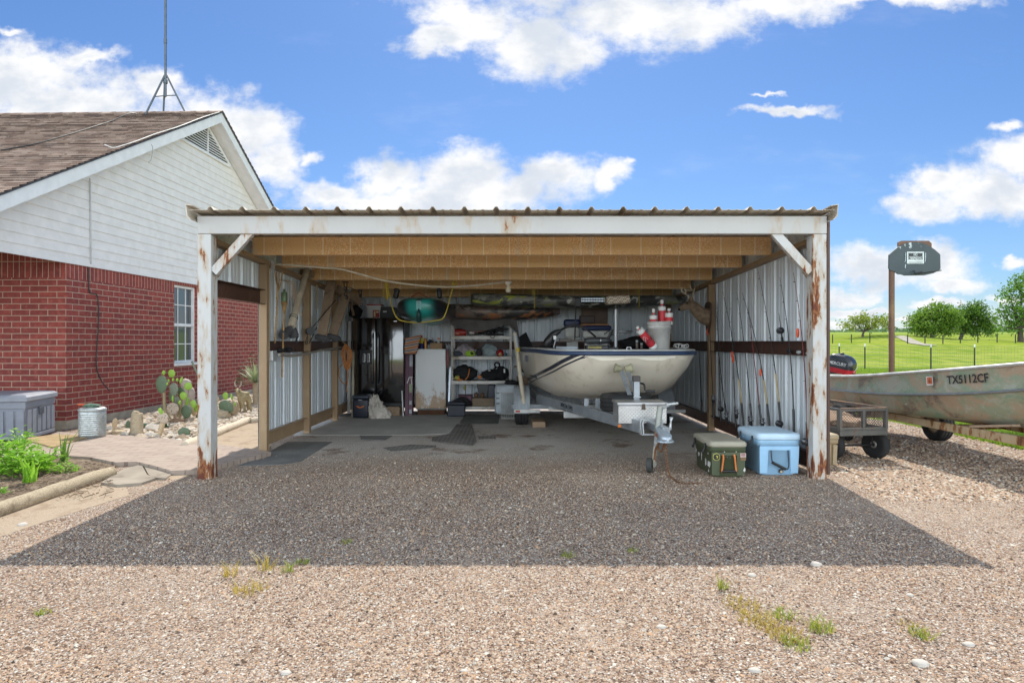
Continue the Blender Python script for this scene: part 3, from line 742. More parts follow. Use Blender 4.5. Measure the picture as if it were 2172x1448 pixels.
# side rails under the purlin ends
for s in (-1, 1):
    mb = MB(); mb.beam((s*3.02, FY+.12, roof_z(FY)-.235), (s*3.02, BY, roof_z(BY)-.235), .09, .05); mb.build('eave_rail', mbrown, cp)
    mb = MB(); xa, xb = (3.066, 3.070)
    # wall sheets: ribs outwards, profile along y
    segs = [(FY+.02, BY+.03, .085, 1)] if s > 0 else [(7.80, BY+.03, .085, 1), (FY+.12, 7.80, 1.9, 1)]
    for (ya, yb, zb, _) in segs:
        pr = rpanel(yb-ya, 1, .1)
        lo = [Vector((s*(3.068+h), ya+u, zb)) for u, h in pr]; hi = [Vector((s*(3.068+h), ya+u, roof_z(ya+u)-.01)) for u, h in pr]
        mb.loft([lo, hi], smooth=False); mb.loft([[Vector((p.x+s*.0025, p.y, p.z)) for p in q] for q in (hi, lo)], smooth=False)
    mb.build('wall_sheet', mpanel, cp)
    # side posts
    for Y in ((9.72, 12.40) if s > 0 else (7.80, 9.44, 10.95, 12.40)):
        mb = MB(); mb.box(min(s*2.965, s*3.06), max(s*2.965, s*3.06), Y, Y+.09, -.03, roof_z(Y)-.262, .004); mb.build('side_post', mbrown, cp)
    # corner trim by the front post
    if s > 0: mb = MB(); mb.box(3.078, 3.105, FY-.03, FY+.05, .05, 2.52, .003); mb.build('corner_trim', mdkbrown, cp)
    # girts
    bays = [(FY+.12, 9.72), (9.81, 12.40)] if s > 0 else [(7.89, 9.44), (9.53, 10.95), (11.04, 12.40)]
    for (ya, yb) in bays:
        mb = MB(); xw = s*3.05
        mb.box(min(xw, xw-s*.006), max(xw, xw-s*.006), ya, yb, 1.205, 1.355); mb.box(min(xw-s*.0061, xw-s*.075), max(xw-s*.0061, xw-s*.075), ya, yb, 1.349, 1.355); mb.box(min(xw-s*.0061, xw-s*.075), max(xw-s*.0061, xw-s*.075), ya, yb, 1.205, 1.211)
        for k in range(int((yb-ya)/.3)):
            yy = ya+.15+k*.3; mb.cyl((xw-s*.006, yy, 1.285), (xw-s*.011, yy, 1.285), .007, n=8)
        mb.build('girt', mdkbrown, cp)
        mb = MB(); mb.box(min(xw, xw-s*.006), max(xw, xw-s*.006), ya, yb, .06, .235); mb.box(min(xw-s*.0061, xw-s*.06), max(xw-s*.0061, xw-s*.06), ya, yb, .229, .235); mb.build('bottom_rail', mdkbrown if s > 0 else mbrown, cp)
mb = MB(); xw = -3.05
mb.box(xw, xw+.006, FY+.12, 7.80, 1.80, 1.975); mb.box(xw+.0061, xw+.07, FY+.12, 7.80, 1.969, 1.975); mb.box(xw+.0061, xw+.07, FY+.12, 7.80, 1.80, 1.806)
mb.build('girt', mdkbrown, cp)
# back wall
mb = MB(); pr = rpanel(6.1, 1, .2)
lo = [Vector((-3.05+u, BY+.04+h, .075)) for u, h in pr]; hi = [Vector((p.x, p.y, roof_z(p.y)-.02)) for p in lo]
mb.loft([lo, hi], smooth=False); mb.loft([[p+Vector((0, .0025, 0)) for p in hi], [p+Vector((0, .0025, 0)) for p in lo]], smooth=False)
mb.build('wall_sheet', mpanel, cp)
mb = MB(); mb.box(-2.95, 2.95, BY-.045, BY+.03, 1.20, 1.35); mb.build('girt', mdkbrown, cp)
mb = MB(); mb.box(-2.95, 2.95, BY-.03, BY+.03, .07, .14); mb.build('bottom_rail', mdkbrown, cp)

# conduit, box and lamp
mconduit = M('painted_conduit', (.58, .51, .40), .5); mgalv = M('galvanised_steel', (.52, .54, .55), .42, .6, scale=25, bump=.05); mporc = M('white_porcelain', (.72, .68, .60), .35)
el = thing('lamp_conduit', 'cream electrical conduit sagging from the left wall to a bare bulb', 'conduit', (-3.0, 7.98, 1.2))
mb = MB(); pts = [at(570, 744, 7.98), at(570, 650, 7.98), at(570.5, 590, 7.98), at(573, 572, 7.98), at(581, 563, 7.98), at(592, 560.5, 7.98)]
sag = [at(640, 564, 8.02), at(690, 568, 8.1), at(724, 571, 8.2), at(770, 583, 8.35), at(820, 596, 8.6), at(880, 604, 8.85), at(930, 608, 9.05), at(985, 607, 9.25), at(1030, 603, 9.4), at(1068, 598, 9.52)]
mb.tube(spline(pts+sag, 5), .0125, 8); mb.build('conduit', mconduit, el)
mb = MB(); p = at(577, 562, 7.98); mb.box(p.x-.01, p.x+.03, p.y-.01, p.y+.02, p.z-.06, p.z+.06, .004); mb.build('clamp', mgalv, el)
mb = MB(); p = at(571, 755, 7.95); mb.box(-3.05, -2.93, 7.90, 8.02, p.z-.06, p.z+.065, .006); mb.box(-2.929, -2.924, 7.895, 8.025, p.z-.066, p.z+.071, .002); mb.build('junction_box', mgalv, el)
lamp = thing('bulb_lamp', 'bare light bulb in white porcelain socket under the third purlin', 'lamp', at(1078, 598, 9.55))
p = at(1078, 597, 9.55); mb = MB(); mb.lathe([(.055, 0), (.055, -.02), (.042, -.03), (.036, -.05)], p, n=20); mb.build('socket', mporc, lamp)
t = NT('frosted_bulb'); mbulb = t.set(color=(.80, .72, .55), rough=.25, sss=.2)
mb = MB(); mb.lathe([(.018, -.05), (.022, -.075), (.034, -.10), (.041, -.125), (.038, -.148), (.02, -.163), (0, -.166)], p, n=20); mb.build('bulb', mbulb, lamp)
mb = MB(); pts = [at(577, 752, 7.98)+Vector((.09, 0, 0)), Vector((-2.93, 8.6, 1.16)), Vector((-2.93, 9.2, 1.175)), Vector((-2.93, 9.9, 1.22)), Vector((-2.93, 10.6, 1.235)), Vector((-2.93, 11.2, 1.25))]
mb.tube(spline(pts, 6), .017, 8); mb.build('hose', M('grey_hose', (.30, .27, .23), .6), label='grey hose running along the left wall rail', cat='hose')
# ---------- house ----------
HO = Vector((-6.87, 9.94, 0)); HR = -.03
hs = thing('house', 'brick house with white clapboard gable and brown shingle roof', 'house', HO, HR)
def hw(lx, ly, lz): return WM[hs.name] @ Vector((lx, ly, lz))
def brick_mat():
    t = NT('red_brick'); o = t.obj(); x, y, z = t.xyz(o); g = t.node('ShaderNodeNewGeometry').outputs['Normal']
    tc = t.node('ShaderNodeTexCoord'); nx = t.math('ABSOLUTE', t.xyz(tc.outputs['Normal'])[0])
    u = t.math('ADD', t.math('MULTIPLY', y, t.math('GREATER_THAN', nx, .5)), t.math('MULTIPLY', x, t.math('LESS_THAN', nx, .5)))
    cb = t.node('ShaderNodeCombineXYZ'); t.link(u, cb.inputs[0]); t.link(z, cb.inputs[1])
    cb2 = t.node('ShaderNodeCombineXYZ'); t.link(z, cb2.inputs[0]); t.link(u, cb2.inputs[1])
    def br(v, off=.5):
        b = t.node('ShaderNodeTexBrick'); t.link(v, b.inputs[0]); b.offset = off
        b.inputs['Scale'].default_value = 1; b.inputs['Brick Width'].default_value = .285; b.inputs['Row Height'].default_value = .092; b.inputs['Mortar Size'].default_value = .006; b.inputs['Mortar Smooth'].default_value = .25
        b.inputs['Color1'].default_value = (.29, .060, .048, 1); b.inputs['Color2'].default_value = (.20, .043, .038, 1); b.inputs['Mortar'].default_value = (.44, .34, .26, 1); b.inputs['Bias'].default_value = 0
        return b
    a = br(cb.outputs[0]); b = br(t.mapping(cb2.outputs[0], l=(-2.30+.0035, 0, 0)), 0)
    s = t.math('GREATER_THAN', z, 2.335)
    c = t.mix(s, a.outputs['Color'], b.outputs['Color']); fac = t.math('ADD', t.math('MULTIPLY', b.outputs['Fac'], s), t.math('MULTIPLY', a.outputs['Fac'], t.math('SUBTRACT', 1, s)))
    n = t.noise(o, 14, 5, .6); f = t.noise(o, 110, 3)
    dk = t.mix(t.math('MULTIPLY', t.sm(n, .45, .7), .45), c, (.12, .04, .04)); c = t.mix(fac, dk, c)
    c = t.mix(t.math('MULTIPLY', t.sm(n, .5, .34), .25), c, (.44, .16, .12))
    h = t.math('SUBTRACT', t.math('MULTIPLY', f, .25), fac)
    return t.set(color=c, rough=.82, normal=t.bump(h, .6, .006), spec=.3)
mbrick = brick_mat(); mfound = M('foundation_concrete', (.40, .34, .26), .9, bump=.3, bscale=30, grime=(.28, .23, .17))
msiding = M('white_siding', (.73, .70, .67), .55, var=.05, scale=5, bump=.08, bscale=120, grime=(.68, .65, .60), gs=4); mtrim = M('white_trim', (.74, .74, .74), .5, var=.05, bump=.05)
AP = 4.26; PZ = 6.40; SL = .532
def gz(ly): return PZ-.02-SL*abs(ly-AP)
mb = MB(); mb.box(-10, .03, -.03, 11, -.05, .13); mb.build('foundation', mfound, hs, True)
# brick shell with a window opening in the gable wall
W0, W1, WZ0, WZ1 = 3.02, 3.90, .86, 2.50
mb = MB()
for (a, b, z0, z1) in ((0, W0, .13, 2.56), (W1, 10.9, .13, 2.56), (W0, W1, .13, WZ0), (W0, W1, WZ1, 2.56)): mb.box(-.18, 0, a, b, z0, z1)
mb.box(-10, -.0001, 0, .1799, 2.5605, 2.72); mb.box(-10, -.18, 0, .18, .13, 2.56)
mb.build('brick_wall', mbrick, hs, True)
# window
mblind = M('pale_blind', (.55, .57, .57), .6); t = NT('window_glass'); mglass = t.set(color=(.06, .08, .09), rough=.04, spec=.9)
win = MB()
for (a, b, z0, z1) in ((W0, W0+.05, WZ0+.05, WZ1), (W1-.05, W1, WZ0+.05, WZ1), (W0+.05, W1-.05, WZ1-.05, WZ1), (W0+.05, W1-.05, 1.66, 1.72), (W0+.05, W1-.05, WZ0+.05, WZ0+.10)): win.box(-.13, -.055, a, b, z0, z1, .004)
for z in (1.30, 2.10): win.box(-.104, -.088, W0+.0501, W1-.0501, z-.009, z+.009)
for k in (1, 2): yy = W0+(W1-W0)*k/3; win.box(-.103, -.089, yy-.009, yy+.009, WZ0+.1001, 1.66); win.box(-.1031, -.0891, yy-.009, yy+.009, 1.7201, WZ1-.05)
wo = win.build('window', mtrim, hs, True)
mb = MB(); mb.box(-.112, -.105, W0+.05, W1-.05, WZ0+.1, WZ1-.05); mb.build('pane', mglass, wo, True)
mb = MB(); mb.box(-.14, .035, W0-.02, W1+.02, WZ0-.005, WZ0+.049, .006); mb.build('sill', mtrim, wo, True)
mb = MB()
for k in range(30): z = WZ0+.13+k*.05; mb.obox((-.16, (W0+W1)/2, z), (.004, W1-W0-.1, .042), Matrix.Rotation(.5, 3, 'Y'))
mb.build('blind', mblind, wo, True)
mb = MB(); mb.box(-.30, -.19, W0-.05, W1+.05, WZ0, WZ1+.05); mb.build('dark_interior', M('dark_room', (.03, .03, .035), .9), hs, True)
# clapboards: real lapped courses, cut off along the rake
mb = MB(); z = 2.555; k = 0; CO = .152
while z < PZ-.35:
    ya = max(-2.95, AP-(PZ-.30-z)/SL); yb = min(11.2, AP+(PZ-.30-z)/SL); z1 = z+CO; ya1 = max(-2.95, AP-(PZ-.30-z1)/SL) ; yb1 = min(11.2, AP+(PZ-.30-z1)/SL)
    if yb1 <= ya1: ya1 = yb1 = AP
    cuts = [ya]+[c for c in [((k*1.37) % 3.6)-3+3.66*i for i in range(5)] if ya1+.2 < c < yb1-.2]+[yb]
    for i in range(len(cuts)-1):
        a, b = cuts[i], cuts[i+1]; a1 = ya1 if i == 0 else a; b1 = yb1 if i == len(cuts)-2 else b
        if i > 0: a += .002; a1 += .002
        v = [(.034, a, z), (.034, b, z), (.017, b1, z1+.012), (.017, a1, z1+.012), (.012, a, z), (.012, b, z)]
        mb.add(v, [(0, 1, 2, 3), (4, 5, 1, 0)])
    z = z1; k += 1
mb.add([(.010, -2.95, 2.56), (.010, 11.2, 2.56), (.010, AP+(PZ-.2-2.9)/SL, 2.9), (.010, AP, PZ-.2), (.010, AP-(PZ-.2-2.9)/SL, 2.9)], [(0, 1, 2, 3, 4)])
mb.build('siding', msiding, hs, True)
# porch underside and beam closing the gable end
mb = MB(); mb.box(-10, .008, -2.92, -.001, 2.725, 2.76); mb.build('porch_ceiling', mtrim, hs, True)
# rake fascia, soffit
OV = .36
for s in (-1, 1):
    L = AP+3.05 if s < 0 else 7.2
    ye = AP+s*L
    e = Vector((0, s*L, -SL*L)); a = Vector((OV, AP, PZ-.005))
    q = [a+Vector((0, 0, -.015)), a+e+Vector((0, 0, -.015)), a+e+Vector((0, 0, -.235)), a+Vector((0, 0, -.235))]
    mb = MB(); mb.prism(q, (-.03, 0, 0)); mb.build('fascia', mtrim, hs, True)
    a = Vector((.015, AP, PZ-.20)); q = [a, a+e, a+e+Vector((OV-.046, 0, 0)), a+Vector((OV-.046, 0, 0))]
    mb = MB(); mb.prism(q, (0, 0, .03)); mb.build('soffit', mtrim, hs, True)
    mb = MB(); a = Vector((OV-.005, AP, PZ)); q = [a, a+e, a+e+Vector((0, 0, -.028)), a+Vector((0, 0, -.028))]; mb.prism(q, (.03, 0, 0)); mb.build('drip_edge', M('dark_drip_edge', (.05, .05, .055), .5), hs, True)
# shingle roof: stepped courses
t = NT('brown_shingle'); o = t.obj(); x, y, z = t.xyz(o); tt = t.math('MULTIPLY_ADD', y, 1/.1235, -(AP-7.25)/.1235); g = t.math('FLOOR', tt); fr = t.math('FRACT', tt)
cb = t.node('ShaderNodeCombineXYZ'); wn_ = t.node('ShaderNodeTexWhiteNoise', noise_dimensions='1D'); t.link(g, wn_.inputs['W'])
t.link(t.math('ADD', x, t.math('MULTIPLY', wn_.outputs[0], 7)), cb.inputs[0]); t.link(g, cb.inputs[1])
tabs = t.voro(t.mapping(cb.outputs[0], (4.2, 1, 1)), 1.0, out='Color'); tr_, tg_, tb_ = t.xyz(tabs); f = t.noise(o, 160, 3); n = t.noise(o, 1.2, 4)
c = t.ramp(tr_, [(0, (.19, .125, .095)), (.35, (.30, .21, .165)), (.7, (.36, .265, .215)), (1, (.42, .32, .265))]); c = t.mix(t.math('MULTIPLY', t.math('MULTIPLY', t.sm(tg_, .45, .50), t.sm(fr, .52, .42)), .85), c, (.045, .03, .028)); c = t.mix(t.math('MULTIPLY', t.sm(fr, .2, .08), .6), c, (.05, .035, .03))  # tab tones, plus a painted shadow line along each course's lower edge
c = t.mix(1.0, c, t.mix(f, (.7, .7, .7), (1.25, 1.25, 1.25)), 'MULTIPLY'); c = t.mix(t.math('MULTIPLY', t.sm(n, .5, .7), .2), c, (.3, .22, .2))
mshingle = t.set(color=c, rough=.9, normal=t.bump(f, .4, .004), spec=.2)
for s in (-1, 1):
    mb = MB(); L = 7.25; k = int(L/.1235)
    for i in range(k):
        d0 = L-i*.1235; d1 = d0-.1235
        z0 = PZ-SL*d0; z1 = PZ-SL*d1
        ya, yb = AP+s*d0, AP+s*d1
        V = [(-14, ya, z0+.026), (OV+.03, ya, z0+.026), (OV+.03, yb, z1+.004), (-14, yb, z1+.004), (-14, ya, z0), (OV+.03, ya, z0)]
        mb.add(V, [(0, 1, 2, 3) if s < 0 else (3, 2, 1, 0), (4, 5, 1, 0) if s < 0 else (0, 1, 5, 4)])
    mb.add([(-14, AP+s*L, PZ-SL*L-.001), (OV+.03, AP+s*L, PZ-SL*L-.001), (OV+.03, AP, PZ-.002), (-14, AP, PZ-.002)], [(0, 1, 2, 3)])
    mb.build('roof', mshingle, hs, True)
mb = MB()
for i in range(48):
    x0 = OV+.03-.3*i; mb.prism([(x0, AP-.13, PZ-.13*SL+.022), (x0, AP, PZ+.022), (x0, AP+.13, PZ-.13*SL+.022), (x0, AP+.13, PZ-.13*SL+.010), (x0, AP, PZ+.010), (x0, AP-.13, PZ-.13*SL+.010)], (-.29, 0, -.006))
mb.build('ridge_cap', mshingle, hs, True)
# gable vent: triangular louvre
vt = MB(); vz0, vz1 = 5.47, 6.0; vw = lambda z: (6.06-z)/SL
fr = [(.05, AP-vw(vz0), vz0), (.05, AP+vw(vz0), vz0), (.05, AP, 6.06)]
def bar(m, a, b, w, d): m.beam(a, b, d, w, (1, 0, 0))
for a, b in ((fr[0], fr[1]), (fr[1], fr[2]), (fr[2], fr[0])): vt.beam(a, b, .045, .03, (1, 0, 0))
vt.beam((.052, AP, vz0), (.052, AP, 6.05), .03, .03, (1, 0, 0))
vo = vt.build('gable_vent', mtrim, hs, True)
mb = MB()
for k in range(11):
    z = vz0+.04+k*.055; ww = vw(z)-.05
    if ww < .06: break
    mb.obox((.043, AP, z), (.006, 2*ww, .05), Matrix.Rotation(-.6, 3, 'Y'))
mb.build('louvre', mtrim, vo, True)
mb = MB(); mb.add([(.036, fr[0][1], vz0), (.036, fr[1][1], vz0), (.036, AP, 6.05)], [(0, 1, 2)]); mb.build('vent_screen', M('vent_dark', (.02, .02, .02), .9), vo, True)
# antenna mast
mmast = M('grey_mast', (.10, .12, .14), .45, .5)
ry = 14.2; bx = at(351, 232, ry).x; zr = at(351, 205, ry).z
an = thing('antenna_mast', 'dark steel antenna mast on a tripod over the roof ridge', 'antenna mast', (bx, ry, 6.35))
mb = MB(); mb.cyl((bx, ry, zr), (bx, ry, 9.9), .026, n=10); mb.cyl((bx-.002, ry, 7.9), (bx-.002, ry, 8.0), .034, n=10); mb.cyl((bx, ry, 7.02), (bx, ry, 7.1), .045, n=10); mb.build('mast', mmast, an)
zt = at(351, 160, ry).z
def roof_at(x, y):
    l = WM[hs.name].inverted() @ Vector((x, y, 0)); return PZ-SL*abs(l.y-AP)+.01
for (px, dy) in ((326, -.32), (333, .25), (391, .02)):
    fx_ = at(px, 232, ry).x; y = ry+dy; mb = MB(); mb.tube([(fx_, y, roof_at(fx_, y)), (bx+(fx_-bx)*.06, ry, zt)], .02, 8); mb.build('leg', mmast, an)
mb = MB(); fs = [(326, -.32), (333, .25), (391, .02)]
for px, dy in fs:
    fx_ = at(px, 232, ry).x; y = ry+dy; p = Vector((fx_, y, roof_at(fx_, y))).lerp(Vector((bx+(fx_-bx)*.06, ry, zt)), .45); mb.tube([p, Vector((bx, ry, zr+.02))], .011, 6)
mb.build('brace', mmast, an)
def roof_cable(pts, r, mat, label, dz=.02):
    P = []
    for px, py in pts:
        for k in range(700, 1500):
            Y = k*.01; q = at(px, py, Y)
            if q.z <= roof_at(q.x, Y)+.03 or k == 1499: break
        P.append(Vector((q.x, Y, roof_at(q.x, Y)+dz)))
    m = MB(); m.tube(spline(P, 8), r, 6); return m.build('cable', mat, label=label, cat='cable')
mblack = M('black_cable', (.025, .025, .025), .5); mwcable = M('white_cable', (.72, .70, .66), .5)
roof_cable([(2, 318), (70, 305), (150, 283), (230, 258), (290, 241), (322, 234.5)], .012, mblack, 'black coax cable running down the shingle roof from the mast')
roof_cable([(465, 237), (430, 248), (380, 267), (330, 283), (290, 298), (262, 307), (240, 312), (222, 306)], .008, mwcable, 'white cable lying along the roof rake edge')
mb = MB(); mb.tube(spline([hw(OV+.05, 1.55, 4.85), hw(OV+.045, 1.6, 4.8), hw(OV+.03, 1.58, 4.6), hw(OV+.03, 1.5, 4.52)], 6), .006, 6); mb.build('cable', M('grey_cable_end', (.35, .34, .32), .5), label='short loose cable end hanging over the white rake board', cat='cable')
lyc = .48
mb = MB(); mb.tube(spline([hw(.045, lyc, 3.98), hw(.045, lyc+.01, 3.4), hw(.046, lyc+.02, 2.6)], 6), .011, 6); mb.build('cable', M('grey_cable', (.45, .45, .45), .5), label='grey cable running down the white clapboard', cat='cable')
mb = MB(); mb.tube(spline([hw(.02, lyc, 2.55), hw(.025, lyc, 2.2), hw(.025, lyc+.06, 2.13), hw(.03, lyc+.2, 2.08), hw(.03, lyc+.22, 1.6), hw(.03, lyc+.17, 1.0), hw(.045, lyc+.26, .72), hw(.1, lyc+.40, .52)], 8), .009, 6); mb.build('cable', mblack, label='black cable hanging loose down the brick wall', cat='cable')
# ---------- things inside the carport, left side ----------
mbamboo = M('bamboo', (.42, .25, .09), .5, var=.35, scale=14); mgreencan = M('green_tin', (.16, .22, .12), .4, .3); mrustcan = M('rusty_tin', (.18, .08, .04), .7)
mpvc = M('dusty_pvc', (.55, .48, .37), .5, grime=(.36, .28, .2), gs=5); mfoam = M('grey_foam', (.075, .075, .08), .9, bump=.4, bscale=150)
mwood = timber_mat('dusty_board', (.30, .21, .145), (.42, .31, .22)); mwoodlight = timber_mat('raw_lumber', (.30, .205, .13), (.40, .29, .2)); mblk = M('black_plastic', (.018, .018, .02), .42, bump=.05); mdark = M('black_fabric', (.014, .014, .016), .85, bump=.4, bscale=220)
mchrome = M('chrome', (.58, .59, .61), .25, 1, var=.03, bump=.02); mbrush = M('brushed_tube', (.36, .37, .39), .38, .5); mwhitep = M('white_plastic', (.70, .70, .68), .4, var=.05)
def torch(pts, canpx, Y, label, head):
    o = thing('tiki_torch', label, 'torch', at(pts[-1][0], pts[-1][1], Y), group='bamboo torches on the left wall')
    P = [at(a, b, Y) for a, b in pts]
    m = MB(); m.tube(P, .011, 8)
    for k in range(6): q = P[0].lerp(P[-1], (k+.5)/6); m.tube([q+Vector((0, 0, -.006)), q+Vector((0, 0, .006))], .014, 8)
    m.build('pole', mbamboo, o)
    a = at(canpx[0], canpx[1], Y); m = MB()
    if head:
        m.lathe([(.012, -.16), (.03, -.05), (.045, 0), (.042, .0)], a, n=12); m.build('basket', mbamboo, o)
        m = MB(); m.lathe([(.036, .001), (.040, .01), (.040, .10), (.034, .11), (.04, .112), (.04, .12), (.014, .13), (.014, .165)], a, n=16); m.build('canister', mgreencan, o)
    else:
        rg = random.Random(2)
        for k in range(14):
            b = rg.uniform(0, 2*PI); m.tube(spline([a+Vector((0, 0, -.12)), a+Vector((math.cos(b)*.03, math.sin(b)*.03, -.02)), a+Vector((math.cos(b)*.05, math.sin(b)*.05, .12))], 3), .004, 5)
        m.build('basket', mbamboo, o)
        m = MB()
        for k in range(12):
            b = rg.uniform(-.6, 1.4); L = rg.uniform(.15, .38); m.tube(spline([a+Vector((0, 0, .02)), a+Vector((.10+.1*rg.random(), rg.uniform(-.05, .05), .02-.2*L)), a+Vector((.06+L*.5, rg.uniform(-.06, .06), -L)), a+Vector((.03+L*.75, 0, -L-.06))], 4), .002, 4)
        m.build('frayed_strip', M('frayed_cane', (.45, .33, .22), .8), o)
torch([(589, 600), (588, 640), (585, 690), (583, 727)], (591, 596), 8.15, 'bamboo torch with frayed cane head, nearer the side post', False)
torch([(604, 640), (602, 680), (599, 760), (598, 800)], (603, 640), 8.35, 'bamboo torch with green metal oil can', True)
# PVC rack arm with foam pads
o = thing('rack_arm', 'cream pvc pipe rack arm with grey foam pads tied at its foot', 'rack', at(618, 695, 8.6))
mb = MB(); a, b = at(651, 572, 9.32), at(617, 694, 8.55); mb.cyl(a, b, .043, .049, 18); mb.tube([b.lerp(a, .02), b.lerp(a, .11)], .053, 18); mb.build('pipe', mpvc, o)
mb = MB(); p = at(606, 708, 8.5); mb.tube(spline([at(620, 698, 8.56), at(612, 702, 8.52), at(600, 711, 8.35)], 5), [.055]*3+[.062]*8, 16)
mb.tube(spline([at(619, 698, 8.58), at(622, 706, 8.6), at(624, 716, 8.6)], 5), .06, 16); mb.build('foam_pad', mfoam, o)
mb = MB(); c = b.lerp(a, .14); ax = (a-b).normalized(); mb.torus(c, ax, .051, .004); mb.torus(b.lerp(a, .17), (ax+Vector((.1, .2, 0))), .052, .004); mb.build('tie', mblk, o)
mb = MB(); mb.beam(at(624, 576, 9.4), at(664, 582, 9.4), .10, .10, (0, 0, 1), .004); mb.build('timber_block', mwoodlight, label='short raw timber block behind the pvc pipe at the eave rail', cat='timber block')
for (pa, Ya, pb, Yb, pad, lb) in (((703, 596), 10.1, (683, 711), 9.6, (682, 716), 'brown plank rack arm with foam foot, left of the pair'), ((734, 626), 10.5, (706, 708), 9.9, (706, 715), 'shorter brown plank rack arm with foam foot, right of the pair')):
    a, b = at(*pa, Ya), at(*pb, Yb); o = thing('plank_arm', lb, 'rack', b, group='plank rack arms on the left wall')
    mb = MB(); mb.beam(a, b, .145, .045, (0, 1, 0), .004); mb.build('plank', mwood, o)
    mb = MB(); p = at(*pad, Yb-.05); mb.obox(p, (.19, .12, .085), Matrix.Rotation(.25, 3, 'Y'), .03, seg=3, smooth=True); mb.obox(p+Vector((.05, .03, -.03)), (.12, .12, .08), Matrix.Rotation(-.3, 3, 'Y'), .03, seg=3, smooth=True); mb.build('foam_foot', mfoam, o)
mb = MB(); mb.beam(at(716, 612, 10.55), at(765, 640, 11.2), .05, .12, (0, 0, 1), .004); mb.build('rack_beam', mwood, label='brown timber beam running back above the plank arms', cat='timber beam')
mb = MB(); mb.beam(at(743, 640, 11.4), at(750, 668, 11.2), .04, .03, (0, 1, 0), .003); mb.build('timber_strip', mwoodlight, label='narrow timber strip beside the bucket over the fridge', cat='timber strip')
# pulleys
for (px, py, Y, l) in ((733, 605, 10.4, 'black and chrome ceiling pulley above the shorter plank arm'), (764, 622, 11.2, 'black and chrome ceiling pulley above the fridge')):
    o = thing('hoist_pulley', l, 'pulley', at(px, py+28, Y), group='hoist pulleys under the roof'); p = at(px, py, Y); m = MB()
    m.obox(p+Vector((0, 0, .05)), (.09, .05, .012), None, .003); m.box(p.x-.025, p.x-.02, p.y-.02, p.y+.02, p.z-.09, p.z+.044); m.box(p.x+.02, p.x+.025, p.y-.02, p.y+.02, p.z-.09, p.z+.044); m.build('bracket', mblk, o)
    m = MB(); m.cyl(p+Vector((-.018, 0, -.05)), p+Vector((.018, 0, -.05)), .032, n=16); m.cyl(p+Vector((-.028, 0, -.05)), p+Vector((.028, 0, -.05)), .008, n=8)
    for k in range(4): m.cyl(p+Vector((-.035+.023*k, -.02, .057)), p+Vector((-.035+.023*k, -.02, .064)), .007, n=6)
    m.build('sheave', mchrome, o)
    m = MB(); m.torus(p+Vector((0, 0, -.14)), (0, 1, 0), .025, .007); m.tube([p+Vector((0, 0, -.115)), p+Vector((0, 0, -.09))], .01); m.torus(p+Vector((.02, 0, -.20)), (1, 1, 0), .028, .007); m.build('hook', mblk, o)
mb = MB(); mb.tube(spline([at(738, 608, 10.4), at(752, 614, 10.8), at(764, 622, 11.2)], 4), .005, 6); mb.build('cord', mblk, label='thin black cord strung between the two pulleys', cat='cord')
# black rope reel on wall
o = thing('rope_reel', 'black round rope reel on the left wall with rope running up', 'rope reel', at(657, 712, 9.35))
mb = MB(); p = at(657, 702, 9.35); mb.cyl(p+Vector((-.02, .02, 0)), p+Vector((.03, -.05, 0)), .052, n=20); mb.cyl(p+Vector((.03, -.05, 0)), p+Vector((.035, -.057, 0)), .06, n=20); mb.build('drum', mblk, o)
mb = MB(); mb.tube([at(658, 700, 9.33), at(712, 636, 9.95)], .008, 6); mb.tube(spline([at(655, 700, 9.33), at(651, 715, 9.33), at(648, 728, 9.3), at(652, 728, 9.3), at(653, 712, 9.3)], 5), .005, 6); mb.tube([at(672, 694, 9.5), at(656, 728, 9.4)], .008, 6); mb.build('rope', mblk, o)
mb = MB(); mb.tube(spline([at(632, 707, 8.8), at(631, 714, 8.8), at(629, 720, 8.8), at(631, 727, 8.8), at(627, 722, 8.8)], 5), .012, 7); mb.build('bungee_hook', mblk, label='small black hook hanging by the pvc rack foam pad', cat='hook')
mb = MB(); mb.tube(spline([at(672, 602, 9.9), at(672.5, 630, 9.9), at(672, 655, 9.9)], 5), .012, 7); mb.build('rope_end', M('tan_rope', (.45, .36, .24), .9, bump=.5, bscale=200), label='short frayed tan rope hanging from the eave rail', cat='rope')
mb = MB(); p = at(592, 748, 8.3); mb.blob((-2.99, 8.35, 1.235), (.06, .12, .03), .3, 3, 2); mb.blob((-2.99, 8.65, 1.24), (.05, .05, .04), .3, 5, 2); mb.build('glove', mdark, label='dark rag lying in the left wall girt by the junction box', cat='rag')
# extension cord
mor = M('orange_cord', (.42, .155, .04), .55); o = thing('extension_cord', 'coiled orange extension cord hung on the left wall rail end', 'cord', at(733, 800, 11.0))
rg = random.Random(4); mb = MB()
for k in range(13):
    dx = rg.uniform(-5, 5); bot = rg.uniform(768, 787); w_ = rg.uniform(4, 8)
    mb.tube(spline([at(733+dx*.4, 730, 10.9), at(733+dx-w_, 748, 10.85), at(734+dx*.7-w_*.6, bot-6, 10.85), at(735+dx*.6, bot, 10.83), at(736+dx*.7+w_*.6, bot-8, 10.85), at(735+dx+w_, 748, 10.87), at(733+dx*.4, 730, 10.9)], 5), .0095, 6)
mb.tube(spline([at(731, 770, 10.9), at(721, 778, 10.9), at(719, 795, 10.9), at(725, 810, 10.9), at(735, 812, 10.9), at(738, 795, 10.9), at(737, 780, 10.9)], 5), .008, 6)
mb.tube(spline([at(737, 785, 10.9), at(737, 808, 10.9), at(735, 825, 10.9), at(736, 832, 10.9)], 5), .008, 6); mb.build('coil', mor, o)
mb = MB(); mb.beam(at(723, 722, 11), at(731, 728, 10.8), .03, .012); mb.build('hanger', mwoodlight, o)
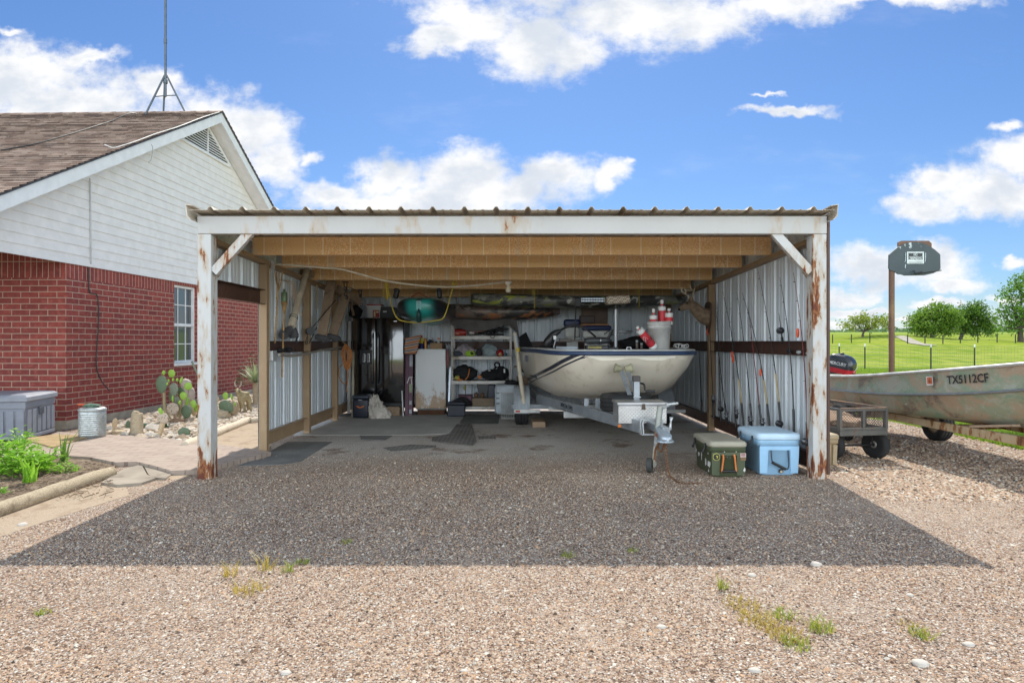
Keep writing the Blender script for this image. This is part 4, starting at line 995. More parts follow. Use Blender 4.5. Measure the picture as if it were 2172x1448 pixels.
# leaning boards and squeegee
for (x0, x1, y0, Y, m_, l) in ((738, 745, 681, 11.7, M('white_board', (.50, .48, .45), .6), 'tall white board leaning left of the fridge'), (746.5, 749.5, 681, 11.75, M('dark_board', (.07, .065, .06), .7), 'dark narrow board leaning against the tall white board'), (747, 752, 746, 11.55, M('tan_board', (.40, .37, .28), .6), 'shorter pale board leaning left of the fridge')):
    mb = MB(); a = at((x0+x1)/2, y0, Y+.25); g = at((x0+x1)/2-1.5, 880, Y); b = Vector((g.x, g.y, .01)); mb.beam(b, a, (x1-x0)/F*Y, .02, (0, 1, 0), .003); mb.build('leaning_board', m_, label=l, cat='board')
o = thing('squeegee', 'floor squeegee with grey pole leaning in the left corner', 'squeegee', on_ground(730, 884))
g = on_ground(727, 883); mb = MB(); mb.tube([g+Vector((0, 0, .05)), at(728, 780, g.y+.5)], .011, 8); mb.build('pole', mgalv, o); mb = MB(); mb.box(g.x-.09, g.x+.20, g.y-.03, g.y+.03, .012, .05, .008); mb.build('blade', mblk, o)
# ---------- black fridge ----------
t = NT('black_gloss'); n = t.noise(t.obj(), 2.2, 3); mfr = t.set(color=(.006, .006, .007), rough=t.math('MULTIPLY_ADD', n, .08, .05), spec=.5, ior=2.1, coat=.3, normal=t.bump(t.noise(t.obj(), 1.7, 2), .06, .05))
FRY = 11.7; s_ = F/FRY; fx0, fx1 = at(757, 0, FRY).x, at(856.5, 0, FRY).x; fz0, fz1 = at(0, 862, FRY).z, at(0, 674, FRY).z; fm = at(797.5, 0, FRY).x
o = thing('refrigerator', 'glossy black side-by-side refrigerator in the back left corner', 'refrigerator', ((fx0+fx1)/2, FRY+.4, fz0-.12))
mb = MB(); mb.box(fx0+.01, fx1-.01, FRY+.075, FRY+.74, fz0+.03, fz1-.02, .006); mb.build('cabinet', mblk, o)
for (a, b) in ((fx0, fm-.004), (fm+.004, fx1)):
    mb = MB(); mb.box(a, b, FRY, FRY+.072, fz0+.07, fz1, .018, seg=4, smooth=True); dr = mb.build('door', mfr, o)
    hx = (fm-.045 if a == fx0 else fm+.045); mb = MB(); mb.tube(spline([(hx, FRY+.004, 1.50), (hx, FRY-.045, 1.44), (hx, FRY-.05, 1.1), (hx, FRY-.045, .66), (hx, FRY+.004, .6)], 6), .013, 10); mb.build('handle', mfr, dr)
    if a == fx0:
        x0, x1 = at(763, 0, FRY).x, at(789, 0, FRY).x; z0, z1 = at(0, 772, FRY).z, at(0, 742, FRY).z
        mb = MB(); mb.box(x0, x1, FRY-.008, FRY-.002, z0, z1, .004)
        mb.build('dispenser', mblk, dr)
        mb = MB()
        for px in (772, 781):
            q = at(px, 758, FRY-.012); mb.box(q.x-.022, q.x+.022, FRY-.016, FRY-.0085, q.z-.085, q.z+.075, .004); 
        mb.build('paddle', mchrome, dr)
        mb = MB()
        for px in (772, 781):
            q = at(px, 758, FRY-.012); mb.box(q.x-.011, q.x+.011, FRY-.019, FRY-.0165, q.z-.068, q.z+.058, .002)
        mb.build('recess', mblk, dr)
mb = MB(); q = at(838.5, 681, FRY); mb.box(q.x-.03, q.x+.03, FRY-.004, FRY-.0005, q.z-.006, q.z+.006, .001); mb.build('badge', mchrome, o)
mb = MB(); mb.box(fx0+.02, fx1-.02, FRY+.02, FRY+.07, fz0, fz0+.062, .004); mb.build('kick_grille', mblk, o)
for (px, l) in ((760, 'wood block under the left side of the fridge'), (836, 'wood block propping up the right side of the fridge')):
    g = at(px, 0, FRY+.05).x; mb = MB(); mb.box(g-.11, g+.11, FRY-.02, FRY+.5, .01, fz0-.003, .004); mb.build('wood_block', mwoodlight, label=l, cat='wood block', group='wood blocks under the fridge')
# bucket of extinguisher balls etc. on the fridge
o = thing('square_bucket', 'white square bucket with red lid and printed label on top of the fridge', 'bucket', at(793, 676, 11.95)); Yb = 11.95
bx0, bx1 = at(778, 0, Yb).x, at(808, 0, Yb).x; bz = fz1-.018; bz1 = at(0, 645.5, Yb).z
mb = MB(); cx_ = (bx0+bx1)/2
mb.loft([[Vector((cx_+sx*w_, Yb+.12+sy*w_, z)) for sx, sy in ((-1, -1), (1, -1), (1, 1), (-1, 1))] for (w_, z) in ((.105, bz), (.128, bz1-.03), (.133, bz1-.03), (.133, bz1-.02))], smooth=False, ring=True, caps=True); mb.build('body', mwhitep, o)
mb = MB(); mb.box(bx0-.005, bx1+.005, Yb-.017, Yb+.257, bz1-.019, bz1+.006, .008); mb.build('lid', M('red_plastic', (.42, .03, .03), .4), o)
mb = MB(); mb.box(cx_-.02, cx_+.10, Yb-.006, Yb+.002, bz+.035, bz+.17); mb.build('label', M('red_label', (.42, .05, .04), .5), o); mb = MB(); mb.box(cx_+.0, cx_+.03, Yb-.008, Yb-.0065, bz+.05, bz+.15); mb.box(cx_+.045, cx_+.09, Yb-.008, Yb-.0065, bz+.12, bz+.15); mb.build('label_print', M('label_print', (.75, .6, .35), .5), o)
mb = MB(); mb.blob((at(752, 660, 12).x, 12.1, fz1+.12), (.12, .15, .13), .2, 3, 3); mb.build('gear_bag', mdark, label='black bag pushed into the corner on top of the fridge', cat='bag')
mb = MB(); x_ = at(825, 0, 12).x; mb.box(x_-.16, x_+.12, 11.95, 12.2, fz1-.017, fz1+.21, .01); mb.build('storage_case', mblk, label='black case behind the square bucket on the fridge', cat='case'); mb = MB(); mb.box(x_-.10, x_-.03, 11.943, 11.948, fz1+.11, fz1+.14, .002); mb.build('case_tag', mwhitep, label='small white tag on the black case atop the fridge', cat='tag')
# blue-black cooler with orange tie, cloth
Yc = 11.25; o = thing('small_cooler', 'dark navy soft-sided cooler with orange strap in front of the fridge', 'cooler', at(764, 884, Yc)); x0, x1 = at(747, 0, Yc).x, at(781, 0, Yc).x; zt = at(0, 838, Yc).z
mnavy = M('navy_plastic', (.012, .016, .03), .45)
mb = MB(); mb.box(x0, x1, Yc, Yc+.3, .016, zt-.07, .03, seg=3, smooth=True); mb.build('body', mnavy, o); mb = MB(); mb.box(x0-.006, x1+.006, Yc-.006, Yc+.306, zt-.068, zt, .025, seg=3, smooth=True); mb.build('lid', M('navy_lid', (.03, .038, .055), .4), o)
mb = MB(); c = at(764, 862, Yc-.004); mb.tube(spline([c+Vector((-.07, 0, .012)), c+Vector((-.03, -.012, .0)), c+Vector((0, -.015, -.015)), c+Vector((.03, -.012, 0)), c+Vector((.07, 0, .012))], 5), .008, 6); mb.tube(spline([c+Vector((-.06, 0, -.006)), c+Vector((0, -.015, -.018)), c+Vector((.06, 0, -.006))], 5), .006, 6); mb.build('strap', M('orange_strap', (.55, .16, .05), .6), o)
mb = MB(); c = at(764, 848, Yc-.004); mb.box(c.x-.035, c.x+.035, Yc-.008, Yc-.0065, c.z-.008, c.z+.008); mb.build('badge', M('grey_badge', (.3, .3, .32), .5), o)
mcloth = M('dirty_canvas', (.52, .47, .41), .95, bump=.5, bscale=160, c2=(.64, .58, .52)); mb = MB(); g = at(803, 884, 11.3)
b = bmesh.new(); bmesh.ops.create_icosphere(b, subdivisions=5, radius=1)
for v in b.verts:
    p = v.co.copy(); q = p*2.2; fold = abs(noise.noise(q*1.3+Vector((3, 1, 2))))*.35+abs(noise.noise(q*2.9))*.2+abs(noise.noise(q*6))*.06
    s = .85+fold; zz = max(p.z, -.45); ht = (zz+.45)/1.45; w_ = 1-.55*ht; v.co = Vector((p.x*.21*s*(1-.45*ht)-.11*ht+.02, p.y*.15*s*w_, .012+ht*.41*(s-.1)))
mb.bm(b, True, 0, Matrix.Translation((g.x, 11.32, 0))); mb.build('canvas_cloth', mcloth, label='crumpled beige canvas cloth heaped beside the navy cooler', cat='cloth')
# flooring cartons, conduit stick
mcart = M('purple_carton', (.16, .075, .11), .6, grime=(.22, .12, .13)); mlab = M('pale_print', (.42, .45, .48), .6); mgrn = M('green_print', (.30, .36, .22), .6)
for i, (xa, xb, yt, Y, l) in enumerate(((858.5, 866, 748, 11.75, 'purple flooring carton leaning nearest the fridge'), (866.5, 874.5, 750, 11.72, 'purple flooring carton with white arrow labels leaning by the freezer'))):
    xa, xb = at(xa, 0, Y).x, at(xb, 0, Y).x; zt = at(0, yt, Y+.15).z; o = thing('flooring_carton', l, 'carton', ((xa+xb)/2, Y, .01), group='flooring cartons')
    mb = MB(); q = [(xa, Y, .012), (xb, Y, .012), (xb, Y+.16, .012), (xa, Y+.16, .012)]; mb.prism(q, (-.012, .16, zt)); mb.build('carton', mcart, o)
    if i == 1:
        for (f0, f1, mm) in ((.78, .97, mlab), (.36, .50, mgrn), (.03, .09, mlab), (.17, .23, mlab)):
            mb = MB(); w_ = (xb-xa)*(.34 if f1 < .3 else .40); cx_ = (xa+xb)/2
            mb.add([(cx_+sx*w_-.012*f, Y+.16*f-.003, .012+zt*f) for sx, f in ((-1, f0), (1, f0), (1, f1), (-1, f1))], [(0, 1, 2, 3)]); mb.build('label', mm, o)
        mb = MB(); cx_ = xa-.01
        for (a_, b_) in (((-.04, .52), (0, .62)), ((0, .62), (.06, .62)), ((.03, .62), (.05, .50))): mb.beam((cx_+a_[0]+.01, Y+.16*a_[1]-.005, zt*a_[1]), (cx_+b_[0]+.01, Y+.16*b_[1]-.005, zt*b_[1]), .014, .003, (0, 1, 0))
        mb.build('tape', mwhitep, o)
mb = MB(); g = at(855, 0, 11.62).x; mb.beam((g, 11.62, .012), at(852.5, 828, 11.69), .018, .018); mb.build('white_strip', mwhitep, label='short white strip leaning on the fridge foot', cat='strip')
# white freezer
t = NT('rusted_enamel'); o_ = t.obj(); x, y, z = t.xyz(o_); n = t.noise(t.mapping(o_, (1, 1, .55)), 5, 8, .68); f = t.noise(o_, 60, 4)
k = t.math('ADD', n, t.math('MULTIPLY_ADD', z, -.62, .24)); k = t.math('ADD', k, t.math('MULTIPLY', t.math('SUBTRACT', f, .5), .25))
c = t.mix(t.noise(o_, 2, 4), (.68, .69, .70), (.78, .79, .79)); c = t.mix(t.math('MULTIPLY', t.sm(k, .50, .62), .8), c, t.mix(f, (.46, .28, .12), (.33, .17, .065))); c = t.mix(t.sm(k, .76, .82), c, (.10, .04, .02))
men = t.set(color=c, rough=t.math('MULTIPLY_ADD', t.sm(k, .5, .6), .4, .38), normal=t.bump(k, .1, .003))
Yf = 11.75; xa, xb = at(881, 0, Yf).x, at(945.5, 0, Yf).x; za, zb = at(0, 866, Yf).z, at(0, 740, Yf).z
o = thing('upright_freezer', 'small white upright freezer with rust along its door foot', 'freezer', ((xa+xb)/2, Yf+.3, 0)); o_f = o
mb = MB(); mb.box(xa+.01, xb-.01, Yf+.055, Yf+.52, .10, zb-.005, .008); mb.build('cabinet', M('grey_enamel', (.20, .21, .22), .5), o)
mb = MB(); mb.box(xa, xb, Yf, Yf+.05, za, zb, .012, seg=3, smooth=True); ob = mb.build('door', men, o)
mb = MB(); mb.box(xa+.03, xb-.03, Yf+.06, Yf+.50, .012, .099); mb.build('base', M('rusty_base', (.09, .04, .02), .9, bump=.5), o)
q = at(938, 745, Yf); mb = MB(); mb.box(q.x-.025, q.x+.02, Yf-.004, Yf-.0005, q.z-.006, q.z+.006, .001); mb.build('badge', M('badge_silver', (.5, .5, .5), .3, .7), o)
ztop = zb
# striped bag on the cartons
t = NT('striped_cloth'); o_ = t.obj(); wv = t.node('ShaderNodeTexWave', bands_direction='Z', wave_profile='SAW'); t.link(t.mapping(o_, (1, 1, 1), (.12, .22, 0)), wv.inputs[0]); wv.inputs['Scale'].default_value = 3.6; wv.inputs['Distortion'].default_value = 1.2; wv.inputs['Detail'].default_value = 1
c = t.ramp(wv.outputs['Fac'], [(0, (.46, .20, .10)), (.42, (.46, .20, .10)), (.46, (.6, .55, .5)), (.55, (.6, .55, .5)), (.58, (.025, .03, .05)), (.72, (.025, .03, .05)), (.75, (.35, .38, .42)), (.85, (.35, .38, .42)), (.88, (.5, .25, .15)), (1, (.46, .20, .10))]); t.n[c.node.name].color_ramp.interpolation = 'CONSTANT'
mstr = t.set(color=c, rough=.95, normal=t.bump(t.noise(o_, 150, 3), .4, .004))
mb = MB(); p = at(874, 732, 11.66); b = bmesh.new(); bmesh.ops.create_cube(b, size=2); bmesh.ops.subdivide_edges(b, edges=b.edges, cuts=7, use_grid_fill=True)
for v in b.verts:
    q = v.co; k = 1+.22*noise.noise(Vector((q.x*1.4, q.y, q.z*1.2))+Vector((4, 4, 4))); tp = 1+.16*q.z+.1*noise.noise(q*3)
    v.co = Vector((q.x*.115*k*tp+q.z*.03, q.y*.09*k, q.z*.155+.03*q.x*(q.z > .8)+.012*noise.noise(q*4)))
mb.bm(b, True, 0, Matrix.Translation(p)); mb.build('striped_bag', mstr, label='orange black and white striped cloth bag on the cartons', cat='bag')
# on the freezer
mb = MB(); p = at(894, 739.5, Yf+.12); p.z = ztop+.001
o = thing('spray_can', 'blue and yellow spray can with red cap on the freezer', 'spray can', p)
mb.lathe([(.033, 0), (.033, .01), (.033, .10)], p, n=18); mb.build('can', M('blue_print', (.03, .04, .16), .35), o); mb = MB(); mb.lathe([(.0331, .101), (.0331, .19), (.026, .205)], p, n=18); mb.build('label', M('yellow_print', (.65, .52, .03), .35), o); mb = MB(); mb.lathe([(.024, .2055), (.022, .245), (.015, .25)], p, n=14); mb.build('cap', M('red_cap', (.5, .04, .03), .4), o)
p = at(902.5, 739.5, Yf+.12); p.z = ztop+.001; o = thing('orange_bottle', 'tall orange bottle with white cap on the freezer', 'bottle', p)
mb = MB(); mb.lathe([(.026, 0), (.028, .02), (.028, .16), (.02, .19), (.013, .20)], p, n=16); mb.build('bottle', M('orange_liquid', (.60, .25, .04), .25), o); mb = MB(); mb.lathe([(.016, .2005), (.016, .235), (.012, .24)], p, n=14); mb.build('cap', mwhitep, o)
p = at(889.5, 739.5, Yf+.16); p.z = ztop+.001; o = thing('dark_bottle', 'dark bottle with cream cap behind the striped bag', 'bottle', p)
mb = MB(); mb.lathe([(.025, 0), (.026, .15), (.018, .19)], p, n=16); mb.build('bottle', M('plum_bottle', (.09, .04, .07), .3), o); mb = MB(); mb.lathe([(.018, .1905), (.018, .235), (.014, .24)], p, n=14); mb.build('cap', M('cream_cap', (.6, .55, .45), .4), o)
mb = MB(); p = at(913, 729, Yf+.25); mb.blob((p.x, p.y, ztop+.08), (.09, .08, .085), .3, 8, 3); mb.build('blue_rag', M('navy_cloth', (.03, .045, .07), .95, bump=.5), label='dark blue rag bunched behind the bottles on the freezer', cat='rag')
mb = MB(); mb.box(at(905.5, 0, Yf).x, at(911.5, 0, Yf).x, Yf+.05, Yf+.13, ztop+.001, ztop+.085, .008); mb.build('grey_jar', M('grey_jar', (.14, .15, .17), .4), label='small grey jar left of the cardboard box on the freezer', cat='jar')
xa_, xb_ = at(913, 0, Yf+.1).x, at(938, 0, Yf+.1).x; mb = MB(); mb.box(xa_, xb_, Yf+.06, Yf+.24, ztop+.001, ztop+.108, .003); mb.box((xa_+xb_)/2-.06, (xa_+xb_)/2+.05, Yf+.057, Yf+.0595, ztop+.045, ztop+.055)
mb.build('cardboard_box', M('cardboard', (.36, .235, .13), .85, grime=(.28, .17, .09)), label='small brown cardboard box on the white freezer', cat='box'); bt = ztop+.108
p = at(930, 727, Yf+.13); p.z = bt+.001; o = thing('trigger_sprayer', 'white spray bottle with orange trigger on the cardboard box', 'spray bottle', p)
mb = MB(); mb.lathe([(.02, 0), (.022, .03), (.012, .06)], p, n=14); mb.build('bottle', mwhitep, o); mb = MB(); mb.box(p.x-.022, p.x+.04, p.y-.012, p.y+.012, p.z+.066, p.z+.095, .006); mb.beam(p+Vector((.02, 0, .07)), p+Vector((.035, 0, .03)), .01, .01); mb.build('trigger', M('orange_trigger', (.55, .18, .05), .4), o)
mb = MB(); p = at(920, 727, Yf+.13); p.z = bt; mb.beam(p+Vector((.02, 0, .005)), p+Vector((-.04, .01, .10)), .02, .008); mb.build('paint_brush', mwood, label='old paint brush handle standing at the back of the cardboard box', cat='brush')
mb = MB(); p = at(949.5, 760, Yf-.02); mb.blob(p, (.03, .06, .17), .25, 4, 3); mb.build('plaid_cloth', M('red_plaid', (.26, .05, .06), .95, c2=(.38, .2, .2), scale=40), label='red plaid cloth hanging between freezer and shelf', cat='cloth')
mb = MB(); p = at(951, 876, Yf-.03); mb.beam((p.x, p.y, .01), at(955, 778, Yf+.1), .03, .012, (0, 1, 0)); mb.build('silver_strip', M('pale_metal_strip', (.5, .55, .62), .35, .5), label='silver metal strip leaning beside the shelf unit post', cat='strip')
mb = MB(); p = at(951, 733, Yf+.15)
for k in range(7): q = at(946+k*1.8, 728+k % 3*2, Yf+.2); mb.tube([q, q+Vector((.01, 0, -.10))], .007, 6)
mb.build('tool_bundle', M('steel_bits', (.30, .32, .34), .4, .6), label='hanging bundle of steel tools beside the shelf unit', cat='tools')
# ---------- shelf unit ----------
Ys = 11.85; sx0, sx1 = at(957, 0, Ys).x, at(1085, 0, Ys).x
mshelf = M('grey_shelf_steel', (.46, .44, .41), .5, .4, grime=(.22, .17, .12)); o = thing('shelf_unit', 'grey steel shelf unit with slotted posts against the back wall', 'shelf unit', ((sx0+sx1)/2, Ys+.2, .01)); so_ = o
stop = at(0, 678, Ys).z
for x_ in (sx0, sx1-.035):
    for y_ in (Ys, Ys+.42):
        mb = MB(); mb.box(x_, x_+.035, y_, y_+.003, .01, stop); xx = x_ if x_ == sx0 else x_+.032
        mb.box(xx, xx+.003, y_+.0031, y_+.035, .01, stop); ob = mb.build('post', mshelf, o)
        if y_ == Ys:
            mb = MB()
            for k in range(44): z = .06+k*.0365; mb.box(x_+.011, x_+.024, Ys-.0025, Ys-.0005, z, z+.017)
            mb.build('slots', mblk, ob)
SH = [at(0, 712.5, Ys).z, at(0, 755.5, Ys).z, at(0, 807.5, Ys).z, at(0, 862, Ys).z]
for i, z in enumerate(SH):
    mb = MB(); mb.box(sx0+.005, sx1-.005, Ys-.004, Ys+.45, z-.006, z); mb.box(sx0+.0051, sx1-.0051, Ys-.004, Ys-.001, z-.058, z-.0061); mb.build('shelf', mshelf, o)
# tarp draped over the top
mb = MB(); NX, NY = 44, 14; vs = []; xa_, xb_ = sx0-.01, sx1+.10; zt = stop+.02
for j in range(NY+1):
    for i in range(NX+1):
        u, v = i/NX, j/NY; x_ = xa_+(xb_-xa_)*u
        dr = (.10+.14*math.sin(min(1, u*1.25)*PI)**.8*(.6+.4*u))*1.0
        if u > .9: dr += (u-.9)*3.2
        z = zt-.02-v*dr+.015*math.sin(9*u+2*v); y_ = Ys-.03-.05*v+.03*math.sin(11*u+1)*v
        vs.append((x_+.05*(u > .93)*v, y_, z))
mb.add(vs, [(j*(NX+1)+i, j*(NX+1)+i+1, (j+1)*(NX+1)+i+1, (j+1)*(NX+1)+i) for j in range(NY) for i in range(NX)], True)
mb.add([(xa_, Ys-.03, zt-.005), (xb_, Ys-.03, zt-.005), (xb_, Ys+.42, zt+.01), (xa_, Ys+.42, zt+.01)], [(0, 1, 2, 3)], True)
mb.build('tarp', M('grey_tarp', (.13, .12, .115), .8, bump=.4, bscale=30, bd=.01), label='grey tarp draped over the top of the shelf unit', cat='tarp')
mb = MB(); vs = []
for j in range(7):
    for i in range(25):
        u, v = i/24, j/6; x_ = sx0+.03+(sx1-sx0-.12)*u; vs.append((x_, Ys+.01+.02*math.sin(14*u), zt-.06-v*(.04+.17*math.sin(u*PI*.9+.3)**2*(1-.25*u))))
mb.add(vs, [(j*25+i, j*25+i+1, (j+1)*25+i+1, (j+1)*25+i) for j in range(6) for i in range(24)], True); mb.build('orange_cloth', M('faded_orange_cloth', (.40, .20, .12), .9, c2=(.30, .08, .06), scale=3), label='faded orange cloth hanging under the grey tarp', cat='cloth')
def on(px, i, dy=.12): q = at(px, 0, Ys+dy); q.z = SH[i]; return q
mb = MB(); p = on(977, 0); mred = M('red_metal', (.35, .03, .025), .35, grime=(.2, .05, .03))
o = thing('red_fuel_can', 'dented red metal tin on the top shelf', 'tin', p); mb.cyl(p+Vector((-.105, 0, .07)), p+Vector((.105, 0, .07)), .068, n=20); mb.torus(p+Vector((-.06, 0, .07)), (1, 0, 0), .068, .005); mb.torus(p+Vector((.06, 0, .07)), (1, 0, 0), .068, .005); mb.build('tin', mred, o); mb = MB(); mb.box(p.x-.09, p.x-.02, p.y-.0705, p.y-.064, p.z+.03, p.z+.06); mb.build('label', M('orange_label', (.5, .14, .05), .5), o)
p = on(1001, 0, .10); o = thing('camp_pot', 'dented silver camp pot lying on the top shelf', 'pot', p); mb = MB(); mb.lathe([(.0, 0), (.06, .005), (.085, .04), (.09, .09), (.08, .13), (.06, .14)], p, n=22); mb.build('pot', M('dull_aluminium', (.5, .48, .46), .35, .8, bump=.3, bscale=20, bd=.01), o); mb = MB()
for k in (-.03, .035): mb.lathe([(.012, 0), (.018, .02), (.01, .035)], p+Vector((k, -.07, .06)), (0, -1, .3), n=12)
mb.build('knob', mwhitep, o)
rg = random.Random(9)
def cords(name, x0, x1, z0, z1, Y, n, r, mat, label, cat):
    m = MB()
    for k in range(n):
        pts = [Vector((rg.uniform(x0, x1), Y+rg.uniform(0, .1), rg.uniform(z0, z1))) for _ in range(5)]; m.tube(spline(pts, 5), r*rg.uniform(.6, 1.2), 6)
    return m.build(name, mat, label=label, cat=cat)
cords('cable_tangle', on(1013, 0).x, on(1075, 0).x, SH[0]+.015, SH[0]+.19, Ys+.05, 9, .010, mblk, 'tangle of black straps and cables on the top shelf', 'cables')
mb = MB(); p = on(1045, 0, -.02); mb.torus(p+Vector((0, -.02, -.005)), (0, 1, 0), .035, .006); mb.build('strap_loop', mblk, label='black strap loop hanging over the top shelf edge', cat='strap')
mb = MB(); p = on(984, 1, .15); mb.blob(p+Vector((0, 0, .10)), (.145, .10, .12), .35, 5, 4, 1.8, flat=-.098); mb.build('cloth_bundle', M('lilac_grey_cloth', (.36, .31, .33), .95, bump=.5), label='crumpled greyish lilac cloth bundle on the second shelf', cat='cloth')
mb = MB(); p = on(1039, 1, .15); mb.blob(p+Vector((0, 0, .09)), (.15, .10, .13), .28, 15, 4, 1.5, flat=-.088); mb.build('blue_sack', M('pale_blue_sack', (.30, .37, .39), .8, bump=.4), label='pale blue stuffed sack on the second shelf', cat='sack')
mb = MB(); p = on(971, 1, .08); mb.blob(p+Vector((0, 0, .05)), (.10, .07, .055), .3, 25, 3, flat=-.048); mb.build('slate_cloth', M('slate_cloth', (.06, .07, .09), .9), label='dark slate cloth under the lilac bundle', cat='cloth')
mb = MB(); p = on(1000, 1, .07); mb.blob(p+Vector((0, 0, .11)), (.065, .07, .045), .2, 35, 3); mb.build('pink_cap', M('dusty_pink_cap', (.40, .33, .34), .9), label='dusty pink cap lying behind the lime green shoe', cat='cap')
o = thing('lime_shoe', 'lime green water shoe on the second shelf', 'shoe', on(997, 1, .03)); p = on(997, 1, .03); mb = MB(); mb.blob(p+Vector((0, 0, .05)), (.09, .05, .058), .15, 45, 3, flat=-.048); mb.build('upper', M('lime', (.36, .62, .03), .6), o); mb = MB(); mb.blob(p+Vector((.035, -.04, .055)), (.035, .02, .03), .2, 46, 2, rot=Matrix.Rotation(.5, 3, 'Y')); mb.build('opening', mblk, o)
mb = MB(); p = on(1016, 1, .15); mb.blob(p+Vector((0, 0, .065)), (.06, .06, .07), .25, 55, 3, flat=-.063); mb.build('knit_cap', M('dark_cap', (.05, .045, .05), .9), label='dark cap between shoe and blue sack on the second shelf', cat='cap')
o = thing('red_helmet', 'shiny red and gold toy helmet on the second shelf', 'helmet', on(1061, 1, .08)); p = on(1061, 1, .08); mb = MB(); mb.lathe([(.055, 0), (.068, .03), (.07, .07), (.055, .105), (.03, .122), (0, .127)], p, n=22); mb.build('shell', M('gloss_red', (.38, .02, .02), .25, coat=.3), o); mb = MB(); mb.blob(p+Vector((0, -.052, .035)), (.042, .02, .03), .1, 3, 2); mb.build('face_plate', M('dull_gold', (.45, .28, .10), .4, .5), o)
mb = MB(); p = on(1073, 1, .08); mb.blob(p+Vector((0, 0, .034)), (.03, .03, .034), .05, 2, 3); mb.build('teal_ball', M('teal', (.05, .16, .18), .5), label='small teal ball at the right end of the second shelf', cat='ball')
o = thing('black_vest', 'black life vest with orange straps on the third shelf', 'life vest', on(990, 2, .1)); p = on(990, 2, .1); mb = MB(); mb.blob(p+Vector((-.02, 0, .13)), (.22, .12, .145), .3, 65, 4, 1.4, flat=-.128); mb.build('vest', mdark, o)
mb = MB(); msorange = M('orange_strap', (.58, .19, .05), .7)
mb.tube(spline([p+Vector((.06, -.12, .22)), p+Vector((.05, -.15, .15)), p+Vector((.03, -.15, .08)), p+Vector((-.02, -.14, .02))], 6), .011, 6); mb.tube(spline([p+Vector((-.14, -.11, .09)), p+Vector((-.13, -.13, .04)), p+Vector((-.10, -.14, .015))], 6), .013, 6); mb.blob(p+Vector((-.12, -.12, .02)), (.06, .02, .022), .3, 5, 2); mb.build('straps', msorange, o)
mb = MB(); p = on(1022, 2, .02); mb.blob(p+Vector((-.04, -.02, .07)), (.04, .018, .035), .3, 6, 2, rot=Matrix.Rotation(-.6, 3, 'Y')); mb.build('orange_tab', msorange, label='orange pull tab between the two black vests', cat='tab')
mb = MB(); p = on(970, 2, .02); mb.blob(p+Vector((0, -.03, .055)), (.045, .03, .05), .3, 75, 3, flat=-.05); mb.build('yellow_pouch', M('olive_yellow', (.38, .36, .07), .7), label='olive yellow pouch at the left of the third shelf', cat='pouch')
o = thing('black_vest', 'black paddling vest with raised collar loop on the third shelf right side', 'life vest', on(1050, 2, .1)); p = on(1050, 2, .1); mb = MB(); mb.blob(p+Vector((-.06, 0, .10)), (.19, .11, .10), .35, 85, 4, 1.6, flat=-.098); mb.blob(p+Vector((.12, 0, .13)), (.11, .11, .14), .3, 86, 4, 1.4, flat=-.128); mb.build('vest', mdark, o); mb = MB(); mb.torus(p+Vector((.04, -.02, .29)), (0, 1, .2), .045, .016); mb.tube([p+Vector((-.02, -.02, .20)), p+Vector((.02, -.02, .26))], .02); mb.build('collar_loop', mdark, o)
mb = MB(); mb.box(p.x+.16, p.x+.19, p.y-.125, p.y-.118, p.z+.15, p.z+.22); mb.box(p.x-.12, p.x-.08, p.y-.125, p.y-.118, p.z+.185, p.z+.2); mb.build('tag', mwhitep, o)
# lowest shelf
p = on(1025, 3, .15); mb = MB(); mb.loft([[Vector((p.x-.02*(z/.4)+sx*(w_), p.y+sy*.07, p.z+.17+z)) for sx, sy in ((-1, -1), (1, -1), (1, 1), (-1, 1))] for (w_, z) in ((.075, 0), (.11, .24))], smooth=False, ring=True, caps=True); mb.build('dark_bucket', mblk, label='tapered black bin standing above the wicker basket', cat='bin')
mb = MB(); p = on(1042, 3, .2); mb.box(p.x-.075, p.x+.075, p.y-.06, p.y+.06, p.z+.14, p.z+.40, .02); mb.build('blue_jug', M('dark_blue_jug', (.02, .025, .05), .4), label='dark blue jug behind the wicker basket', cat='jug')
wz = SH[3]; xa_, xb_ = on(1002, 3).x, on(1049, 3).x; t = NT('wicker'); o_ = t.obj(); wv = t.node('ShaderNodeTexChecker'); t.link(t.mapping(o_, (1, 1, 1.4)), wv.inputs[0]); wv.inputs['Scale'].default_value = 62; n = t.noise(o_, 40, 3)
mwick = t.set(color=t.mix(wv.outputs['Fac'], t.mix(n, (.30, .22, .15), (.42, .34, .25)), (.16, .11, .07)), rough=.8, normal=t.bump(wv.outputs['Fac'], .6, .006))
mb = MB(); mb.box(xa_, xb_, Ys+.03, Ys+.3, wz+.001, wz+.155, .015); mb.build('wicker_basket', mwick, label='woven wicker basket on the lowest shelf', cat='basket')
mboot = M('tan_boot', (.17, .10, .06), .7)
for px, l in ((1010, 'tan boot toe left of the pair above the wicker basket'), (1023, 'tan boot toe right of the pair above the wicker basket')):
    p = on(px, 3, .1); mb = MB(); mb.blob((p.x, p.y, wz+.155+.048), (.042, .09, .052), .12, px, 3, flat=-.047); mb.build('boot', mboot, label=l, cat='boot', group='boots on the lowest shelf')
mb = MB(); xa_, xb_ = on(973, 3).x, on(1001, 3).x; mb.box(xa_, xb_, Ys+.1, Ys+.35, wz+.001, wz+.18, .01); mb.box(xa_-.01, xb_+.004, Ys+.09, Ys+.36, wz+.1805, wz+.2, .005); mb.build('plum_bin', M('plum_plastic', (.14, .05, .08), .5), label='plum coloured storage bin at the left of the lowest shelf', cat='bin')
